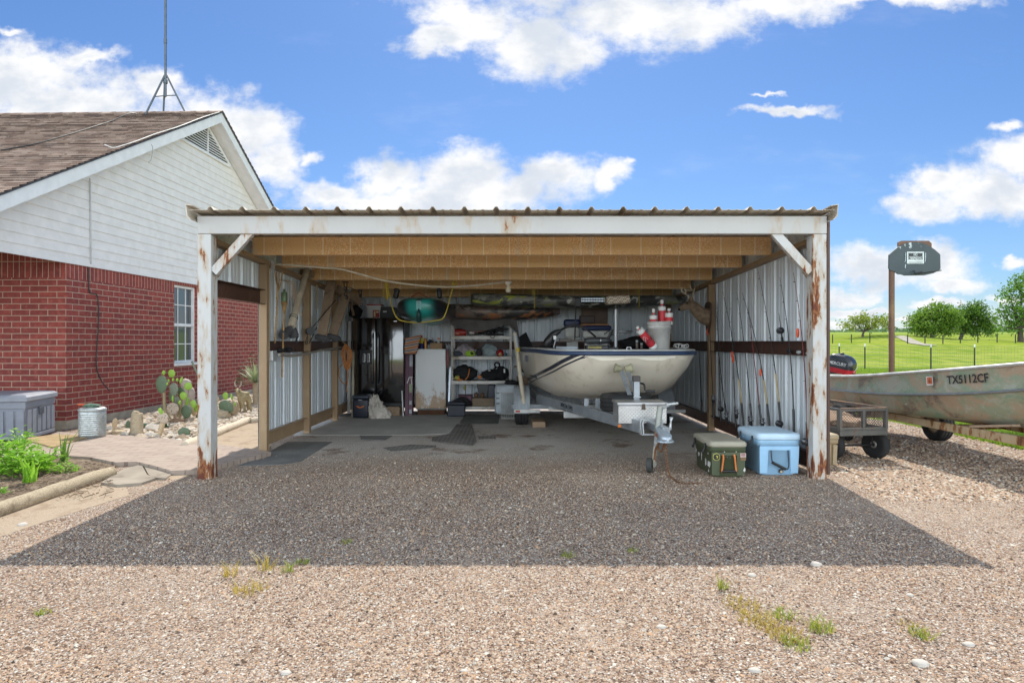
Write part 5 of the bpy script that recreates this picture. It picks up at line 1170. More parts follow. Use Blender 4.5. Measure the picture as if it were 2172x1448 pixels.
mb = MB(); p = on(978, 3, 0); mb.blob(p+Vector((.02, -.03, .08)), (.16, .07, .085), .35, 95, 3, flat=-.078); mb.build('black_sack', mdark, label='slumped black sack in front of the plum bin', cat='sack')
mb = MB(); p = at(987, 815, Ys-.03); mb.tube([p, p+Vector((0, 0, -.32))], .006, 6); mb.build('hanging_cord', mblk, label='thin black cord hanging from the third shelf', cat='cord'); mb = MB(); mb.blob(at(985, 822, Ys-.04), (.02, .015, .05), .2, 3, 2); mb.build('yellow_float', M('olive_yellow', (.38, .36, .07), .7), label='small olive yellow float hanging under the third shelf', cat='float')
# black tool box, light grey bin, wire basket
Yt = 11.5; xa_, xb_ = at(949, 0, Yt).x, at(986, 0, Yt).x; zt = at(0, 853, Yt).z; o = thing('tool_box', 'navy black tool box on the floor in front of the shelf unit', 'tool box', ((xa_+xb_)/2, Yt+.1, .01))
mb = MB(); mb.box(xa_, xb_, Yt, Yt+.2, .016, zt-.05, .012); mb.build('body', mnavy, o); mb = MB(); mb.box(xa_-.005, xb_+.005, Yt-.005, Yt+.205, zt-.048, zt, .015); mb.tube([(xa_+.08, Yt+.1, zt), (xa_+.09, Yt+.1, zt+.03), (xb_-.09, Yt+.1, zt+.03), (xb_-.08, Yt+.1, zt)], .009, 8); mb.build('lid', mnavy, o)
Yg = 11.35; xa_, xb_ = at(1049, 0, Yg).x, at(1093, 0, Yg).x; zt = at(0, 816, Yg).z; mgb = M('pale_grey_plastic', (.48, .53, .57), .45, grime=(.3, .32, .33))
o = thing('humidifier', 'pale grey rounded plastic appliance beside the trailer fender', 'appliance', ((xa_+xb_)/2, Yg+.2, .02)); mb = MB(); mb.box(xa_, xb_+.06, Yg, Yg+.4, .06, zt, .07, seg=5, smooth=True); mb.build('body', mgb, o)
mb = MB()
for k in range(3): z = zt-.16-k*.09; mb.box(xa_+.03, xa_+.085, Yg-.004, Yg+.004, z, z+.03, .003)
mb.build('vent', M('vent_shadow', (.20, .22, .24), .6), o)
mb = MB(); mwire = M('white_wire', (.62, .62, .60), .45); x0, x1 = at(1063, 0, 11.15).x, at(1093, 0, 11.15).x; z1 = at(0, 834, 11.15).z
for y_ in (11.15, 11.30):
    for k in range(9): x_ = x0+(x1-x0)*k/8; mb.tube([(x_, y_, .018), (x_, y_, z1)], .0035, 5)
    for z in (.02, .10, .18, z1): mb.tube([(x0, y_, z), (x1, y_, z)], .0045, 5)
for x_ in (x0, x1):
    for z in (.02, z1): mb.tube([(x_, 11.15, z), (x_, 11.30, z)], .0045, 5)
mb.build('wire_basket', mwire, label='white wire basket standing against the grey appliance', cat='basket')
mb = MB(); p = at(1086, 812, 11.5); mb.blob((p.x, p.y, zt+.035), (.14, .10, .04), .3, 105, 3, flat=-.033); mb.build('black_bag', mdark, label='flat black bag lying on the pale grey appliance', cat='bag')
mb = MB(); xa_, xb_ = at(1096, 0, 11.8).x, at(1120, 0, 11.8).x; mb.box(xa_, xb_, 11.8, 12.0, .3, at(0, 799, 11.8).z, .004); mb.build('brown_carton', M('cardboard_dark', (.20, .14, .09), .85), label='brown carton behind the pvc trailer guide pole', cat='carton')
mb = MB(); p = at(1118, 722, 12.2); mb.prism([at(1101, 714, 12.2), at(1116, 704, 12.2), at(1130, 735, 12.2), at(1133, 744, 12.2), at(1104, 744, 12.2)], (0, .12, 0)); mb.build('black_seat_bag', mdark, label='black bag standing on the wall shelf left of the boat', cat='bag')
mb = MB(); mb.beam(at(1090, 777, 12.35), at(1125, 777, 12.35), .2, .025); mb.build('wall_shelf', mwood, label='small dark plank shelf on the back wall behind the guide pole', cat='shelf')
# ---------- hung kayaks ----------
myellow = M('yellow_rope', (.60, .46, .06), .7, bump=.4, bscale=300)
t = NT('teal_kayak'); o_ = t.obj(); x, y, z = t.xyz(o_); n = t.noise(o_, 2.5, 4); ax = t.math('ADD', t.math('ABSOLUTE', x), t.math('MULTIPLY_ADD', n, .16, -.08))
c = t.mix(t.sm(ax, .26, .11), (.012, .016, .022), (.02, .30, .27)); c = t.mix(t.math('MULTIPLY', t.sm(t.math('ADD', ax, t.math('MULTIPLY', z, -.4)), .02, -.06), .8), c, (.012, .03, .03))
mteal = t.set(color=c, rough=.32, normal=t.bump(t.noise(o_, 120, 2), .05, .002), coat=.2)
def kayak(name, c0, axis, L, W_, Hh, mat, label, keel=.05, group='kayaks slung under the roof', prof=None, rocker=.05, n=24, sq=.75):
    ax = Vector(axis).normalized(); sd_ = Vector((-ax.y, ax.x, 0)); c0 = Vector(c0); secs = []
    prof = prof or [(0, .06), (.02, .30), (.05, .52), (.10, .74), (.18, .9), (.3, 1), (.6, 1), (.78, .9), (.88, .72), (.95, .48), (.985, .25), (1, .05)]
    for t_, k in prof:
        ctr = c0+ax*(L*t_)+Vector((0, 0, rocker*(2*t_-1)**2)); s = []
        for j in range(n):
            a = 2*PI*j/n; ca, sa = math.cos(a), math.sin(a)
            u = math.copysign(abs(ca)**sq, ca)*W_/2*k; v = math.copysign(abs(sa)**.7, sa)*Hh/2*(.45+.55*k)
            if sa < 0: v -= keel*math.exp(-(ca/.22)**2)*(.5+.5*k); v *= 1.0
            else: v *= .85
            s.append(ctr+sd_*u+Vector((0, 0, v)))
        secs.append(s)
    mb = MB(); mb.loft(secs, 0, True, True, True); return mb
kt = thing('teal_kayak', 'teal and black kayak slung bow-first in yellow rope', 'kayak', (at(890, 655, 9.75).x, 9.75, 1.84), group='kayaks slung under the roof')
ck = at(890, 653, 9.75); mb = kayak('k', (ck.x, 9.66, ck.z-.01), (0, 1, 0), 2.75, .82, .33, None, '', .06, sq=.55, prof=[(0, .10), (.01, .34), (.03, .58), (.07, .82), (.13, .95), (.22, 1), (.6, 1), (.8, .85), (.93, .5), (1, .08)])
mb.build('hull', mteal, kt)
mb = MB(); mb.tube(spline([at(888, 655, 9.63), at(888, 668, 9.62), at(888.5, 680, 9.70)], 4), [.006, .018, .026, .032, .036, .04, .042, .045, .045], 12); mb.build('keel_nose', M('dark_teal_keel', (.015, .06, .06), .35), kt)
mb = MB(); mb.tube(spline([at(872, 630, 9.9), at(888, 622, 9.85), at(906, 630, 9.9)], 5), .008, 6); mb.build('bow_handle', M('red_handle', (.35, .05, .04), .5), kt)
for px in (841, 932):
    mb = MB(); p = at(px, 622, 10.2); mb.obox(p, (.07, .12, .16), Matrix.Rotation(.25 if px < 880 else -.1, 3, 'Y'), .02); mb.obox(p+Vector((0, .05, .05)), (.05, .3, .05), None, .015); mb.build('rod_holder', mblk, kt)
mb = MB(); ropeU = [at(818, 570, 9.67), at(821, 600, 9.9), at(826, 625, 9.9), at(833, 655, 9.9), at(842, 674, 9.9), at(856, 681, 9.9), at(888, 684, 9.95), at(922, 680, 9.9), at(938, 676, 9.9), at(946, 662, 9.9), at(955, 630, 9.9), at(963, 600, 9.9), at(968, 574, 9.67)]
mb.tube(spline(ropeU, 5), .0085, 6)
mb.tube(spline([at(819, 598, 9.85), at(813, 620, 9.85), at(816, 630, 9.85), at(821, 633, 9.85), at(819, 615, 9.85), at(818, 600, 9.85)], 5), .006, 6); mb.tube(spline([at(819, 600, 9.86), at(820, 618, 9.86), at(821, 636, 9.86), at(823, 620, 9.86), at(819.5, 602, 9.86)], 5), .006, 6)
mb.tube(spline([at(966, 580, 9.7), at(960, 595, 9.8), at(962, 610, 9.8), at(973, 592, 9.75), at(970, 575, 9.7)], 5), .006, 6); mb.blob(at(963, 602, 9.85), (.02, .02, .02), .3, 3, 2)
mb.build('sling_rope', myellow, label='yellow rope sling under the teal kayak', cat='rope')
mb = MB(); mb.tube([at(840, 600, 12.0), at(840, 625, 12.0)], .006, 5); mb.tube([at(947, 596, 12.0), at(947, 640, 12.0)], .006, 5); mb.build('sling_rope', myellow, label='thin yellow ropes further back on the teal kayak', cat='rope')
def camo_mat(name, cols, sc_=2.6, dim=1):
    t = NT(name); o_ = t.obj(); n = t.noise(t.mapping(o_, (1, 1, 1.6)), sc_, 4, .6, .4); n2 = t.noise(t.mapping(o_, (1, 1, 2), l=(3, 1, 2)), sc_*1.3, 4, .6, .5)
    c = t.mix(t.sm(n, .46, .53), lum(cols[0], dim), lum(cols[1], dim)); c = t.mix(t.sm(n2, .56, .62), c, lum(cols[2], dim)); c = t.mix(t.sm(n2, .41, .35), c, lum(cols[3], dim))
    return t.set(color=c, rough=.4, coat=.15)
mcamo = camo_mat('camo_kayak', [(.28, .28, .25), (.08, .085, .08), (.45, .50, .10), (.75, .75, .72)]); mcamo2 = camo_mat('brown_camo_kayak', [(.22, .165, .135), (.06, .055, .052), (.46, .19, .08), (.46, .42, .39)], 2.2)
Yk = 11.25; a = at(1000, 640, Yk); mb = kayak('k', (a.x, Yk, a.z), (1, 0, 0), at(1450, 0, Yk).x-a.x, .72, .235, None, '', .0, rocker=.05, prof=[(0, .55), (.004, .8), (.015, .93), (.06, 1), (.5, 1), (.72, .95), (.85, .75), (.94, .45), (1, .08)])
kc = thing('camo_kayak', 'green white and black camouflage kayak slung crosswise behind the boat', 'kayak', (a.x+1.8, Yk, a.z-.15), group='kayaks slung under the roof'); mb.build('hull', mcamo, kc)
mb = MB()
for px in (1015, 1040): p = at(px, 628, Yk-.2); mb.tube(spline([p+Vector((-.05, 0, -.005)), p+Vector((-.03, -.02, .02)), p+Vector((.03, -.02, .02)), p+Vector((.05, 0, -.005))], 4), .01, 6)
mb.build('grab_handle', mblk, kc)
for px in (1134, 1356):
    mb = MB(); mb.tube([at(px, 592, 10.8), at(px-.5, 622, Yk-.37), at(px, 655, Yk-.37)], .007, 6); mb.torus(at(px-3, 618, Yk-.37), (0, 1, 0), .025, .005); mb.build('sling_rope', myellow, label='yellow rope holding the '+('left' if px < 1200 else 'right')+' end of the camouflage kayak', cat='rope')
Yl = 11.98; a = at(930, 662, Yl); mb = kayak('k', (a.x, Yl, a.z), (1, 0, 0), at(1188, 0, Yl).x-a.x, .62, .30, None, '', .0, rocker=.04, prof=[(0, .3), (.02, .7), (.06, .95), (.3, 1), (.7, 1), (.85, .85), (.94, .6), (.98, .35), (1, .05)])
k3 = thing('brown_kayak', 'brown and orange mottled kayak stored under the camouflage kayak', 'kayak', (a.x+1, Yl, a.z-.2), group='kayaks slung under the roof'); mb.build('hull', mcamo2, k3)

# ---------- boat on its trailer ----------
BO = Vector((1.48, 7.95, 0)); BRZ = .085
mtrg = M('grey_mount', (.26, .29, .32), .5)
boat = thing('bass_boat', 'cream tri-hull fishing boat with navy rub rail, bow towards the door', 'boat', BO, BRZ)
BWM = WM[boat.name]
def bw(s, v, z): return BWM @ Vector((s, v, z))
ST = [(0.0, .58, 1.19, .55, 1.155, 1.145), (.08, .74, 1.19, .64, 1.06, 1.02), (.26, .88, 1.19, .73, .95, .82), (.55, .97, 1.195, .79, .86, .655), (1.0, 1.02, 1.20, .87, .79, .56), (1.6, 1.05, 1.20, .92, .74, .50), (2.4, 1.06, 1.195, .94, .72, .47), (3.4, 1.06, 1.19, .94, .71, .46), (4.5, 1.0, 1.19, .86, .68, .46)]
def smooth_st(ST, n=6):
    out = []
    cols = list(zip(*ST)); P = [Vector((0,)*3)]
    for i in range(len(ST)-1):
        a = ST[max(0, i-1)]; b = ST[i]; c = ST[i+1]; d = ST[min(len(ST)-1, i+2)]
        for k in range(n):
            u = k/n; out.append(tuple(.5*((2*b[m])+(c[m]-a[m])*u+(2*a[m]-5*b[m]+4*c[m]-d[m])*u*u+(3*b[m]-a[m]-3*c[m]+d[m])*u**3) for m in range(6)))
    out.append(ST[-1]); return out
SS = smooth_st(ST)
def section(v, g, zg, c, zc, zk):
    h = []
    h.append((g, zg)); h.append((g*.992, zg-.05*(zg-zc)/.5)); h.append((g*.3+c*.7+.03, zg*.35+zc*.65)); h.append((c+.012, zc+.02)); h.append((c-.02, zc-.012))
    h.append((c*.91, zc*.60+zk*.40)); h.append((c*.70, zc*.34+zk*.66-.035)); h.append((c*.34, zc*.14+zk*.86-.028)); h.append((.03, zk)); h.append((0, zk-.006))
    L = [Vector((-x, v, z)) for x, z in h]; Rr = [Vector((x, v, z)) for x, z in h[:-1][::-1]]
    return L+Rr
# gelcoat with the two navy bands raked up to the bow on the side
t = NT('cream_gelcoat'); o_ = t.obj(); x, y, z = t.xyz(o_); nrm = t.xyz(t.node('ShaderNodeTexCoord').outputs['Normal'])
n = t.noise(o_, 2, 5); base = t.mix(n, (.66, .59, .48), (.77, .70, .585))
ln = t.math('SUBTRACT', z, t.math('MULTIPLY_ADD', t.math('SQRT', t.math('MAXIMUM', y, 0)), -.305, 1.25)); side = t.math('LESS_THAN', x, -.5)
b1 = t.math('MULTIPLY', t.math('LESS_THAN', t.math('ABSOLUTE', ln), .021), side); b2 = t.math('MULTIPLY', t.math('LESS_THAN', t.math('ABSOLUTE', t.math('ADD', ln, .052)), .009), side)
c = t.mix(t.math('ADD', b1, b2, clamp=True), base, (.022, .026, .045)); c = t.mix(t.math('MULTIPLY', t.sm(t.noise(t.mapping(o_, (2, 2, .25)), 5, 6, .65), .52, .68), .4), c, (.42, .34, .25))
mgel = t.set(color=c, rough=.28, coat=.35, normal=t.bump(t.noise(o_, 3, 2), .03, .02))
mgeldeck = M('deck_gelcoat', (.50, .51, .50), .45, grime=(.38, .37, .35)); mnavyrail = M('navy_rub_rail', (.022, .045, .105), .45, grime=(.05, .07, .13)); mnavyv = M('navy_vinyl', (.018, .03, .10), .45); mwv = M('white_vinyl', (.60, .60, .56), .5, grime=(.48, .47, .42))
mb = MB(); mb.loft([section(*s) for s in SS]); mb.add(section(*SS[0]), [tuple(range(19))], True); mb.add(section(*SS[-1]), [tuple(range(19))[::-1]])
mb.build('hull', mgel, boat, True)
# spray strakes moulded into the bottom
mb = MB()
for s in (-1, 1):
    mb.tube([Vector((s*(c*.50), v, zc*.36+zk*.64-.036)) for v, g, zg, c, zc, zk in SS[14:42]], .012, 6)
mb.build('strake', mgel, boat, True)
# rub rail, deck rim and decks
path = [Vector((-g, v, zg)) for v, g, zg, *_ in SS][::-1]+[Vector((x, -.02-.03*(1-(x/.58)**2), 1.19)) for x in (-.45, -.3, -.15, 0, .15, .3, .45)]+[Vector((g, v, zg)) for v, g, zg, *_ in SS]
def sweep(path, prof, mat, name):
    secs = []
    for i, p in enumerate(path):
        tg = (path[min(i+1, len(path)-1)]-path[max(i-1, 0)]); tg.z = 0; tg.normalize(); nr = Vector((-tg.y, tg.x, 0))*-1
        nr = Vector((tg.y, -tg.x, 0)); secs.append([p+nr*a+Vector((0, 0, b)) for a, b in prof])
    mb = MB(); mb.loft(secs, 0, True, True, True); return mb.build(name, mat, boat, True)
sgn = 1
pr = [(-.03, -.012), (.020, -.010), (.032, .0), (.032, .026), (.022, .04), (-.03, .042)]
tg = path[1]-path[0]; test = Vector((tg.y, -tg.x, 0)); sgn = 1 if test.x < 0 else -1
pr = [(a*sgn, b) for a, b in pr]; sweep(path, pr, mnavyrail, 'rub_rail')
pr = [(a*sgn, b) for a, b in [(.015, .0421), (.012, .056), (-.10, .062), (-.14, .06), (-.14, .0421)]]; sweep(path, pr, mgeldeck, 'gunwale_cap')
mb = MB(); dv = [s for s in SS if s[0] <= 1.75]; mb.loft([[Vector((x*(g-.05), v+.0, 1.236)) for x in (-1, -.5, 0, .5, 1)] for v, g, *_ in dv], smooth=False); mb.add([Vector((-.98, 1.76, 1.236)), Vector((.98, 1.76, 1.236)), Vector((.98, 1.76, .85)), Vector((-.98, 1.76, .85))], [(0, 1, 2, 3)]); mb.build('bow_deck', mgeldeck, boat, True)
mb = MB(); mb.box(-.98, .98, 1.77, 4.45, .80, .86); mb.build('cockpit_floor', M('grey_carpet', (.06, .06, .065), .95, bump=.5, bscale=250), boat, True)
# seats
def seat(px0, px1, py0, py1, Y, name='seat'):
    a, b = at(px0, py0, Y), at(px1, py1, Y); h = a.z-b.z
    m = MB(); m.box(a.x, b.x, Y, Y+.14, b.z, a.z-h*.42, .03, seg=3, smooth=True); so = m.build(name, mwv, boat)
    m = MB(); m.box(a.x-.012, b.x+.012, Y-.012, Y+.15, a.z-h*.41, a.z, .035, seg=3, smooth=True); m.build('cushion', mnavyv, so)
    m = MB(); m.box(a.x+.04, b.x-.04, Y+.02, Y+.12, .87, b.z-.002); m.build('seat_base', mwv, so)
seat(1236, 1296, 690, 716, 10.55); seat(1198, 1231, 677, 716, 11.0)
# trolling motor laid on the bow deck
mmot = M('motor_paint', (.045, .047, .052), .38, grime=(.13, .13, .135), gs=6); Ym = 8.85
tm = MB(); a = at(1238, 723, Ym); b = at(1297, 722, Ym); d = (b-a); L = d.length; d.normalize(); tm.lathe([(.004, 0), (.028, .012), (.044, .05), (.050, .12), (.050, .24), (.044, .30), (.030, .36), (.012, L)], a, d, 22); ob = tm.build('trolling_motor', mmot, boat)
m = MB(); m.cyl(a+d*.225, a+d*.232, .0515, n=22); m.build('ring', mchrome, ob)
m = MB(); c = b-d*.02
for k in range(2): m.blob(c+Vector((0, 0, .08-.16*k)), (.02, .012, .085), .1, k, 2, rot=Matrix.Rotation(.5-1.0*k, 3, 'Y'))
m.build('propeller', mblk, ob)
m = MB(); s0 = at(1187, 722, 8.95); m.cyl(s0, a+d*.02, .0125, n=12); m.cyl(s0, at(1212, 722, 8.9), .024, n=14); m.cyl(s0-Vector((.01, 0, 0)), s0+Vector((.01, 0, 0)), .03, n=14); m.build('shaft', M('brown_composite', (.10, .085, .075), .4), ob)
m = MB(); m.tube(spline([at(1157, 733, 9.0), at(1165, 722, 9.0), at(1176, 708, 9.0), at(1188, 701, 9.0)], 4), [.045, .055, .062, .066, .066, .064, .06, .056, .05, .046, .04, .034, .028], 14); m.build('control_head', mblk, ob)
m = MB(); m.box(*[f(at(p, 0, 8.9).x, at(q, 0, 8.9).x) for f, p, q in ((min, 1174, 1180), (max, 1174, 1180))], 8.90, 8.93, at(0, 720, 8.9).z, at(0, 712, 8.9).z); m.build('decal', mwhitep, ob)
m = MB(); m.tube(spline([at(1186, 702, 9.0), at(1200, 694, 9.05), at(1215, 690, 9.05), at(1232, 692, 9.0), at(1250, 703, 8.95), at(1263, 714, 8.88)], 6), .015, 8); m.build('cable', mblk, ob)
m = MB(); q = at(1271, 742, 8.45); m.box(q.x-.17, q.x+.12, 8.42, 8.62, 1.238, 1.30, .012); m.box(q.x+.121, q.x+.24, 8.46, 8.60, 1.238, 1.275, .01); m.build('foot_pedal', mblk, ob)
m = MB(); letters(m, 'POWERDRIVE', frame((q.x-.06, 8.419, 1.272), (1, 0, 0), (0, 0, 1)), .17, .03, .0006, 0, .01); m.build('pedal_print', M('yellow_print2', (.55, .45, .08), .5), ob)
m = MB(); m.beam(at(1180, 738, 8.6), at(1226, 738, 8.55), .10, .045, (0, 0, 1), .006); m.build('bow_mount', mtrg, boat)
m = MB(); m.cyl(at(1174, 738, 8.75), at(1178, 722, 8.75), .008, n=8); p = at(1175, 740, 8.72); m.lathe([(.03, 0), (.03, .012), (.012, .02), (.01, .035)], (p.x, p.y, 1.238), n=12); m.build('rod_bracket', mbrush, boat)
# pedestal with woven pad
Yp = 8.7; p0 = at(1306, 0, Yp); t = NT('woven_mesh'); o_ = t.obj(); ck_ = t.node('ShaderNodeTexChecker'); t.link(t.mapping(o_, (1, 1, 1), (.1, .1, .6)), ck_.inputs[0]); ck_.inputs['Scale'].default_value = 46
mweave = t.set(color=t.mix(ck_.outputs['Fac'], (.52, .45, .36), (.20, .16, .12)), rough=.7, normal=t.bump(ck_.outputs['Fac'], .5, .005))
m = MB(); m.cyl((p0.x, Yp, 1.238), (p0.x, Yp, at(0, 656, Yp).z), .023, n=16); m.cyl((p0.x, Yp, 1.238), (p0.x, Yp, 1.27), .035, n=16); pd = m.build('pedestal', mbrush, boat)
m = MB(); zc_ = at(0, 655, Yp).z; m.cyl((p0.x, Yp, zc_), (p0.x, Yp, at(0, 645, Yp).z), .012, n=10); m.build('seat_pin', mblk, pd)
m = MB(); x0, x1 = at(1284, 0, Yp).x, at(1334, 0, Yp).x; zb_, zt_ = at(0, 645, Yp).z, at(0, 628, Yp).z; m.obox(((x0+x1)/2, Yp, (zb_+zt_)/2), (x1-x0, .26, zt_-zb_), Matrix.Rotation(-.05, 3, 'Y'), .03, seg=4, smooth=True); m.build('woven_pad', mweave, pd)
# light bar on a rod
Yb_ = 10.3; m = MB(); m.tube([at(1219, 722, Yb_), at(1222, 640, Yb_)], .011, 8); m.box(at(1219, 0, Yb_).x, at(1233, 0, Yb_).x, Yb_-.03, Yb_+.03, at(0, 650, Yb_).z, at(0, 632, Yb_).z, .008); lb = m.build('light_mast', mblk, boat)
m = MB(); x0, x1 = at(1232, 0, Yb_).x, at(1283, 0, Yb_).x; z0, z1 = at(0, 641, Yb_).z, at(0, 631, Yb_).z; m.box(x0, x1, Yb_-.02, Yb_+.05, z0, z1, .008); m.build('light_bar', mblk, lb)
m = MB()
for i in range(15):
    for j in range(2):
        x_ = x0+(x1-x0)*(i+.5)/15; z_ = z0+(z1-z0)*(j+.5)/2; m.box(x_-.009, x_+.009, Yb_-.026, Yb_-.0205, z_-.013, z_+.013, .003)
m.build('light_lens', M('clear_lens', (.62, .68, .74), .2, .3), lb)
m = MB(); q = at(1317, 706, 9.6); m.tube([q+Vector((math.cos(a)*.17, math.sin(a)*.16, .03*math.sin(a+1))) for a in [2*PI*i/32 for i in range(32)]], .008, 6, closed=True); m.tube([q+Vector((-.17, 0, .03)), at(1282, 708, 9.5)], .009, 6); m.build('steering_wheel', mchrome, boat)
m = MB(); q = at(1334, 739, 8.35); m.tube([(q.x-.03, 8.35, 1.238), (q.x-.025, 8.35, 1.275), (q.x+.025, 8.35, 1.275), (q.x+.03, 8.35, 1.238)], .008, 8); m.build('cleat', mchrome, boat)
m = MB(); letters(m, 'TX 9202 LF', frame(bw(-1.062, 2.05, 1.10), BWM.to_3x3() @ Vector((0, -1, 0)), (0, 0, 1)), .62, .075, .0008); m.build('hull_number', M('grey_number', (.10, .12, .15), .5), boat) if False else None
m = MB(); c = bw(-1.068, 2.12, 1.085); M_ = frame(c, BWM.to_3x3() @ Vector((0, -1, 0)), (0, 0, 1))
for i, (dx, w_, h_, k) in enumerate(((-.36, .05, .10, 0), (-.25, .06, .105, 1), (-.17, .06, .10, 1), (-.09, .055, .105, 1), (-.01, .06, .1, 1), (.08, .06, .105, 1))):
    if k == 0: m.add([M_ @ Vector((dx+sx*w_/2, sy*h_/2, .002)) for sx, sy in ((-1, -1), (1, -1), (1, 1), (-1, 1))], [(0, 1, 2, 3)], mi=1)
letters(m, '7820UF', M_ @ Matrix.Translation((-.06, 0, 0)), .42, .10, .0008, 0); m.build('hull_number', [M('grey_number', (.13, .16, .22), .5), M('red_sticker', (.35, .12, .10), .5)], boat)
# loose things aboard
Yk_ = 8.55; zd = 1.2375; p = at(1398, 0, Yk_)
o = thing('white_bucket', 'white plastic pail holding three jug floats on the boat bow', 'bucket', (p.x, Yk_, zd)); hb = at(0, 682, Yk_).z-zd
m = MB(); m.lathe([(.125, 0), (.13, .005), (.150, hb-.09), (.158, hb-.088), (.158, hb-.075), (.151, hb-.073), (.153, hb-.045), (.161, hb-.043), (.161, hb-.03), (.155, hb-.028), (.157, hb), (.147, hb), (.144, hb-.05)], (p.x, Yk_, zd), n=36); m.build('pail', M('translucent_pail', (.56, .56, .54), .4, grime=(.44, .43, .40)), o)
m = MB(); m.tube([Vector((p.x+.16*math.cos(a), Yk_-.16*math.sin(a)*.75, zd+hb-.07-.16*math.sin(a))) for a in [PI*i/18-.0 for i in range(19)]][:10], .0035, 5); m.build('wire_handle', mgalv, o)
mred2 = M('float_red', (.58, .035, .05), .45, bump=.1); mbl = M('float_black_print', (.03, .02, .03), .6)
def jug(base, d, label, body0, body1, white0, capL, tilt=None):
    base = Vector(base); d = Vector(d).normalized(); o = thing('jug_float', label, 'float', base, group='red and white jug floats in the boat')
    R_ = .052
    m = MB(); m.lathe([(R_*.97, body0), (R_, body0+.005), (R_, body1-.005), (R_*.97, body1)], base, d, 22); m.build('foam_body', mred2, o)
    m = MB(); m.lathe([(R_*.99, body1+.0005), (R_*1.01, body1+.004), (R_*1.01, body1+white0), (R_*.95, body1+white0+.006)], base, d, 22)
    m.lathe([(R_*.97, body0-.05), (R_*1.0, body0-.046), (R_*1.0, body0-.0005)], base, d, 22); m.build('white_band', mwhitep, o)
    h = body1+white0+.0065; m = MB(); m.lathe([(.016, h), (.016, h+capL*.45), (.022, h+capL*.46), (.022, h+capL*.95), (.018, h+capL)], base, d, 16); m.build('pvc_cap', mwhitep, o)
    m = MB(); m.lathe([(.0165, h+capL*.12), (.018, h+capL*.14), (.018, h+capL*.36), (.0165, h+capL*.38)], base, d, 14); m.build('red_collar', mred2, o)
    return o
jz = zd+.05
def jtop(px, py_body_top, py_wtop, py_cap, py_red_bot): return [at(px, y, Yk_).z-jz for y in (py_body_top, py_wtop, py_cap, py_red_bot)]
for (px, dy, yb, yw, yc, yr, l) in ((1404, .06, 659, 651, 637, 700, 'tallest jug float standing in the middle of the pail'), (1386, -.02, 677.5, 670, 655.5, 700, 'jug float at the left of the white pail'), (1419, .0, 673, 664.5, 655, 679, 'jug float at the right of the pail with short red band')):
    a_ = [at(px, y, Yk_+dy).z-jz for y in (yb, yw, yc, yr)]
    jug((at(px, 0, Yk_+dy).x, Yk_+dy, jz), (0, 0, 1), l, min(a_[3], a_[0]-.05), a_[0], a_[1]-a_[0], a_[2]-a_[1])
b0 = at(1389, 738, 8.42); b1 = at(1350, 692, 8.30); L = (b1-b0).length
o = jug(b0, b1-b0, 'red jug float lying tilted against the white pail', .06, L*.72, .045, L*.28-.06)
m = MB(); d = (b1-b0).normalized(); m.cyl(b0, b0+d*.055, .018, n=12); sdv = d.cross(Vector((0, 1, 0))); m.cyl(b0-sdv*.045+d*.01, b0+sdv*.045+d*.01, .02, n=14); m.build('pvc_tee', mwhitep, o)
m = MB(); c_ = b0.lerp(b1, .42); m.torus(c_, d, .0535, .0035); m.torus(b0.lerp(b1, .36), d, .0535, .003); m.build('line_wrap', mbl, o)
m = MB(); c_ = b0.lerp(b1, .5)+Vector((-.01, -.053, .01)); m.tube([c_+Vector((-.03, -.002, .03)), c_+Vector((-.035, -.002, -.04)), c_+Vector((0, -.004, -.07)), c_+Vector((-.02, -.004, .03)), c_+Vector((.02, -.003, -.03))], .0035, 5); m.build('white_line', mwhitep, o)
for px, l, h_ in ((1351, 'small clear bottle with cap on the boat deck, taller one', .13), (1361, 'small tilted bottle with cap beside the taller bottle', .09)):
    p = at(px, 0, 8.6); o = thing('small_bottle', l, 'bottle', (p.x, 8.6, zd)); m = MB(); m.lathe([(.016, 0), (.017, h_*.6), (.012, h_*.75)], (p.x, 8.6, zd), n=12); m.build('bottle', M('brown_bottle', (.16, .12, .11), .3), o); m = MB(); m.lathe([(.016, h_*.755), (.016, h_), (.012, h_*1.03)], (p.x, 8.6, zd), n=12); m.build('cap', M('grey_cap', (.4, .45, .46), .4), o)
rg = random.Random(8); m = MB()
for k in range(7):
    c_ = at(1432+k*4, 737-abs(k-4)*.8, 8.75); m.torus(c_+Vector((0, 0, .01)), (rg.uniform(-.5, .5), 1, rg.uniform(-.5, .8)), rg.uniform(.02, .045), .006, 16, 6)
m.build('white_line_coil', M('white_cord', (.62, .60, .58), .7), label='loose coil of white line on the boat gunwale', cat='line')
p = at(1232, 681, 10.8); m = MB(); m.box(at(1231, 0, 10.9).x, at(1262, 0, 10.9).x, 10.9, 11.1, at(0, 686, 10.9).z, at(0, 669, 10.9).z, .015); m.box(at(1238, 0, 10.9).x, at(1257, 0, 10.9).x, 10.892, 10.899, at(0, 679.5, 10.9).z, at(0, 677.5, 10.9).z); m.build('dark_case', M('dark_brown_case', (.05, .03, .025), .5), label='dark brown case on top of the tan cushion in the boat', cat='case')
m = MB(); m.box(at(1231, 0, 10.85).x, at(1292, 0, 10.85).x, 10.82, 11.3, at(0, 692, 10.85).z, at(0, 686.3, 10.85).z, .02, seg=3); m.build('tan_cushion', M('tan_vinyl', (.42, .21, .10), .6), label='tan orange cushion laid across the boat seat backs', cat='cushion')
m = MB(); m.box(at(1234, 0, 11.9).x, at(1290, 0, 11.9).x, 11.95, 12.0, at(0, 690, 11.9).z, at(0, 646, 11.9).z, .01); m.build('plywood_board', M('brown_board', (.16, .105, .075), .6), label='brown board standing behind the boat seats', cat='board')
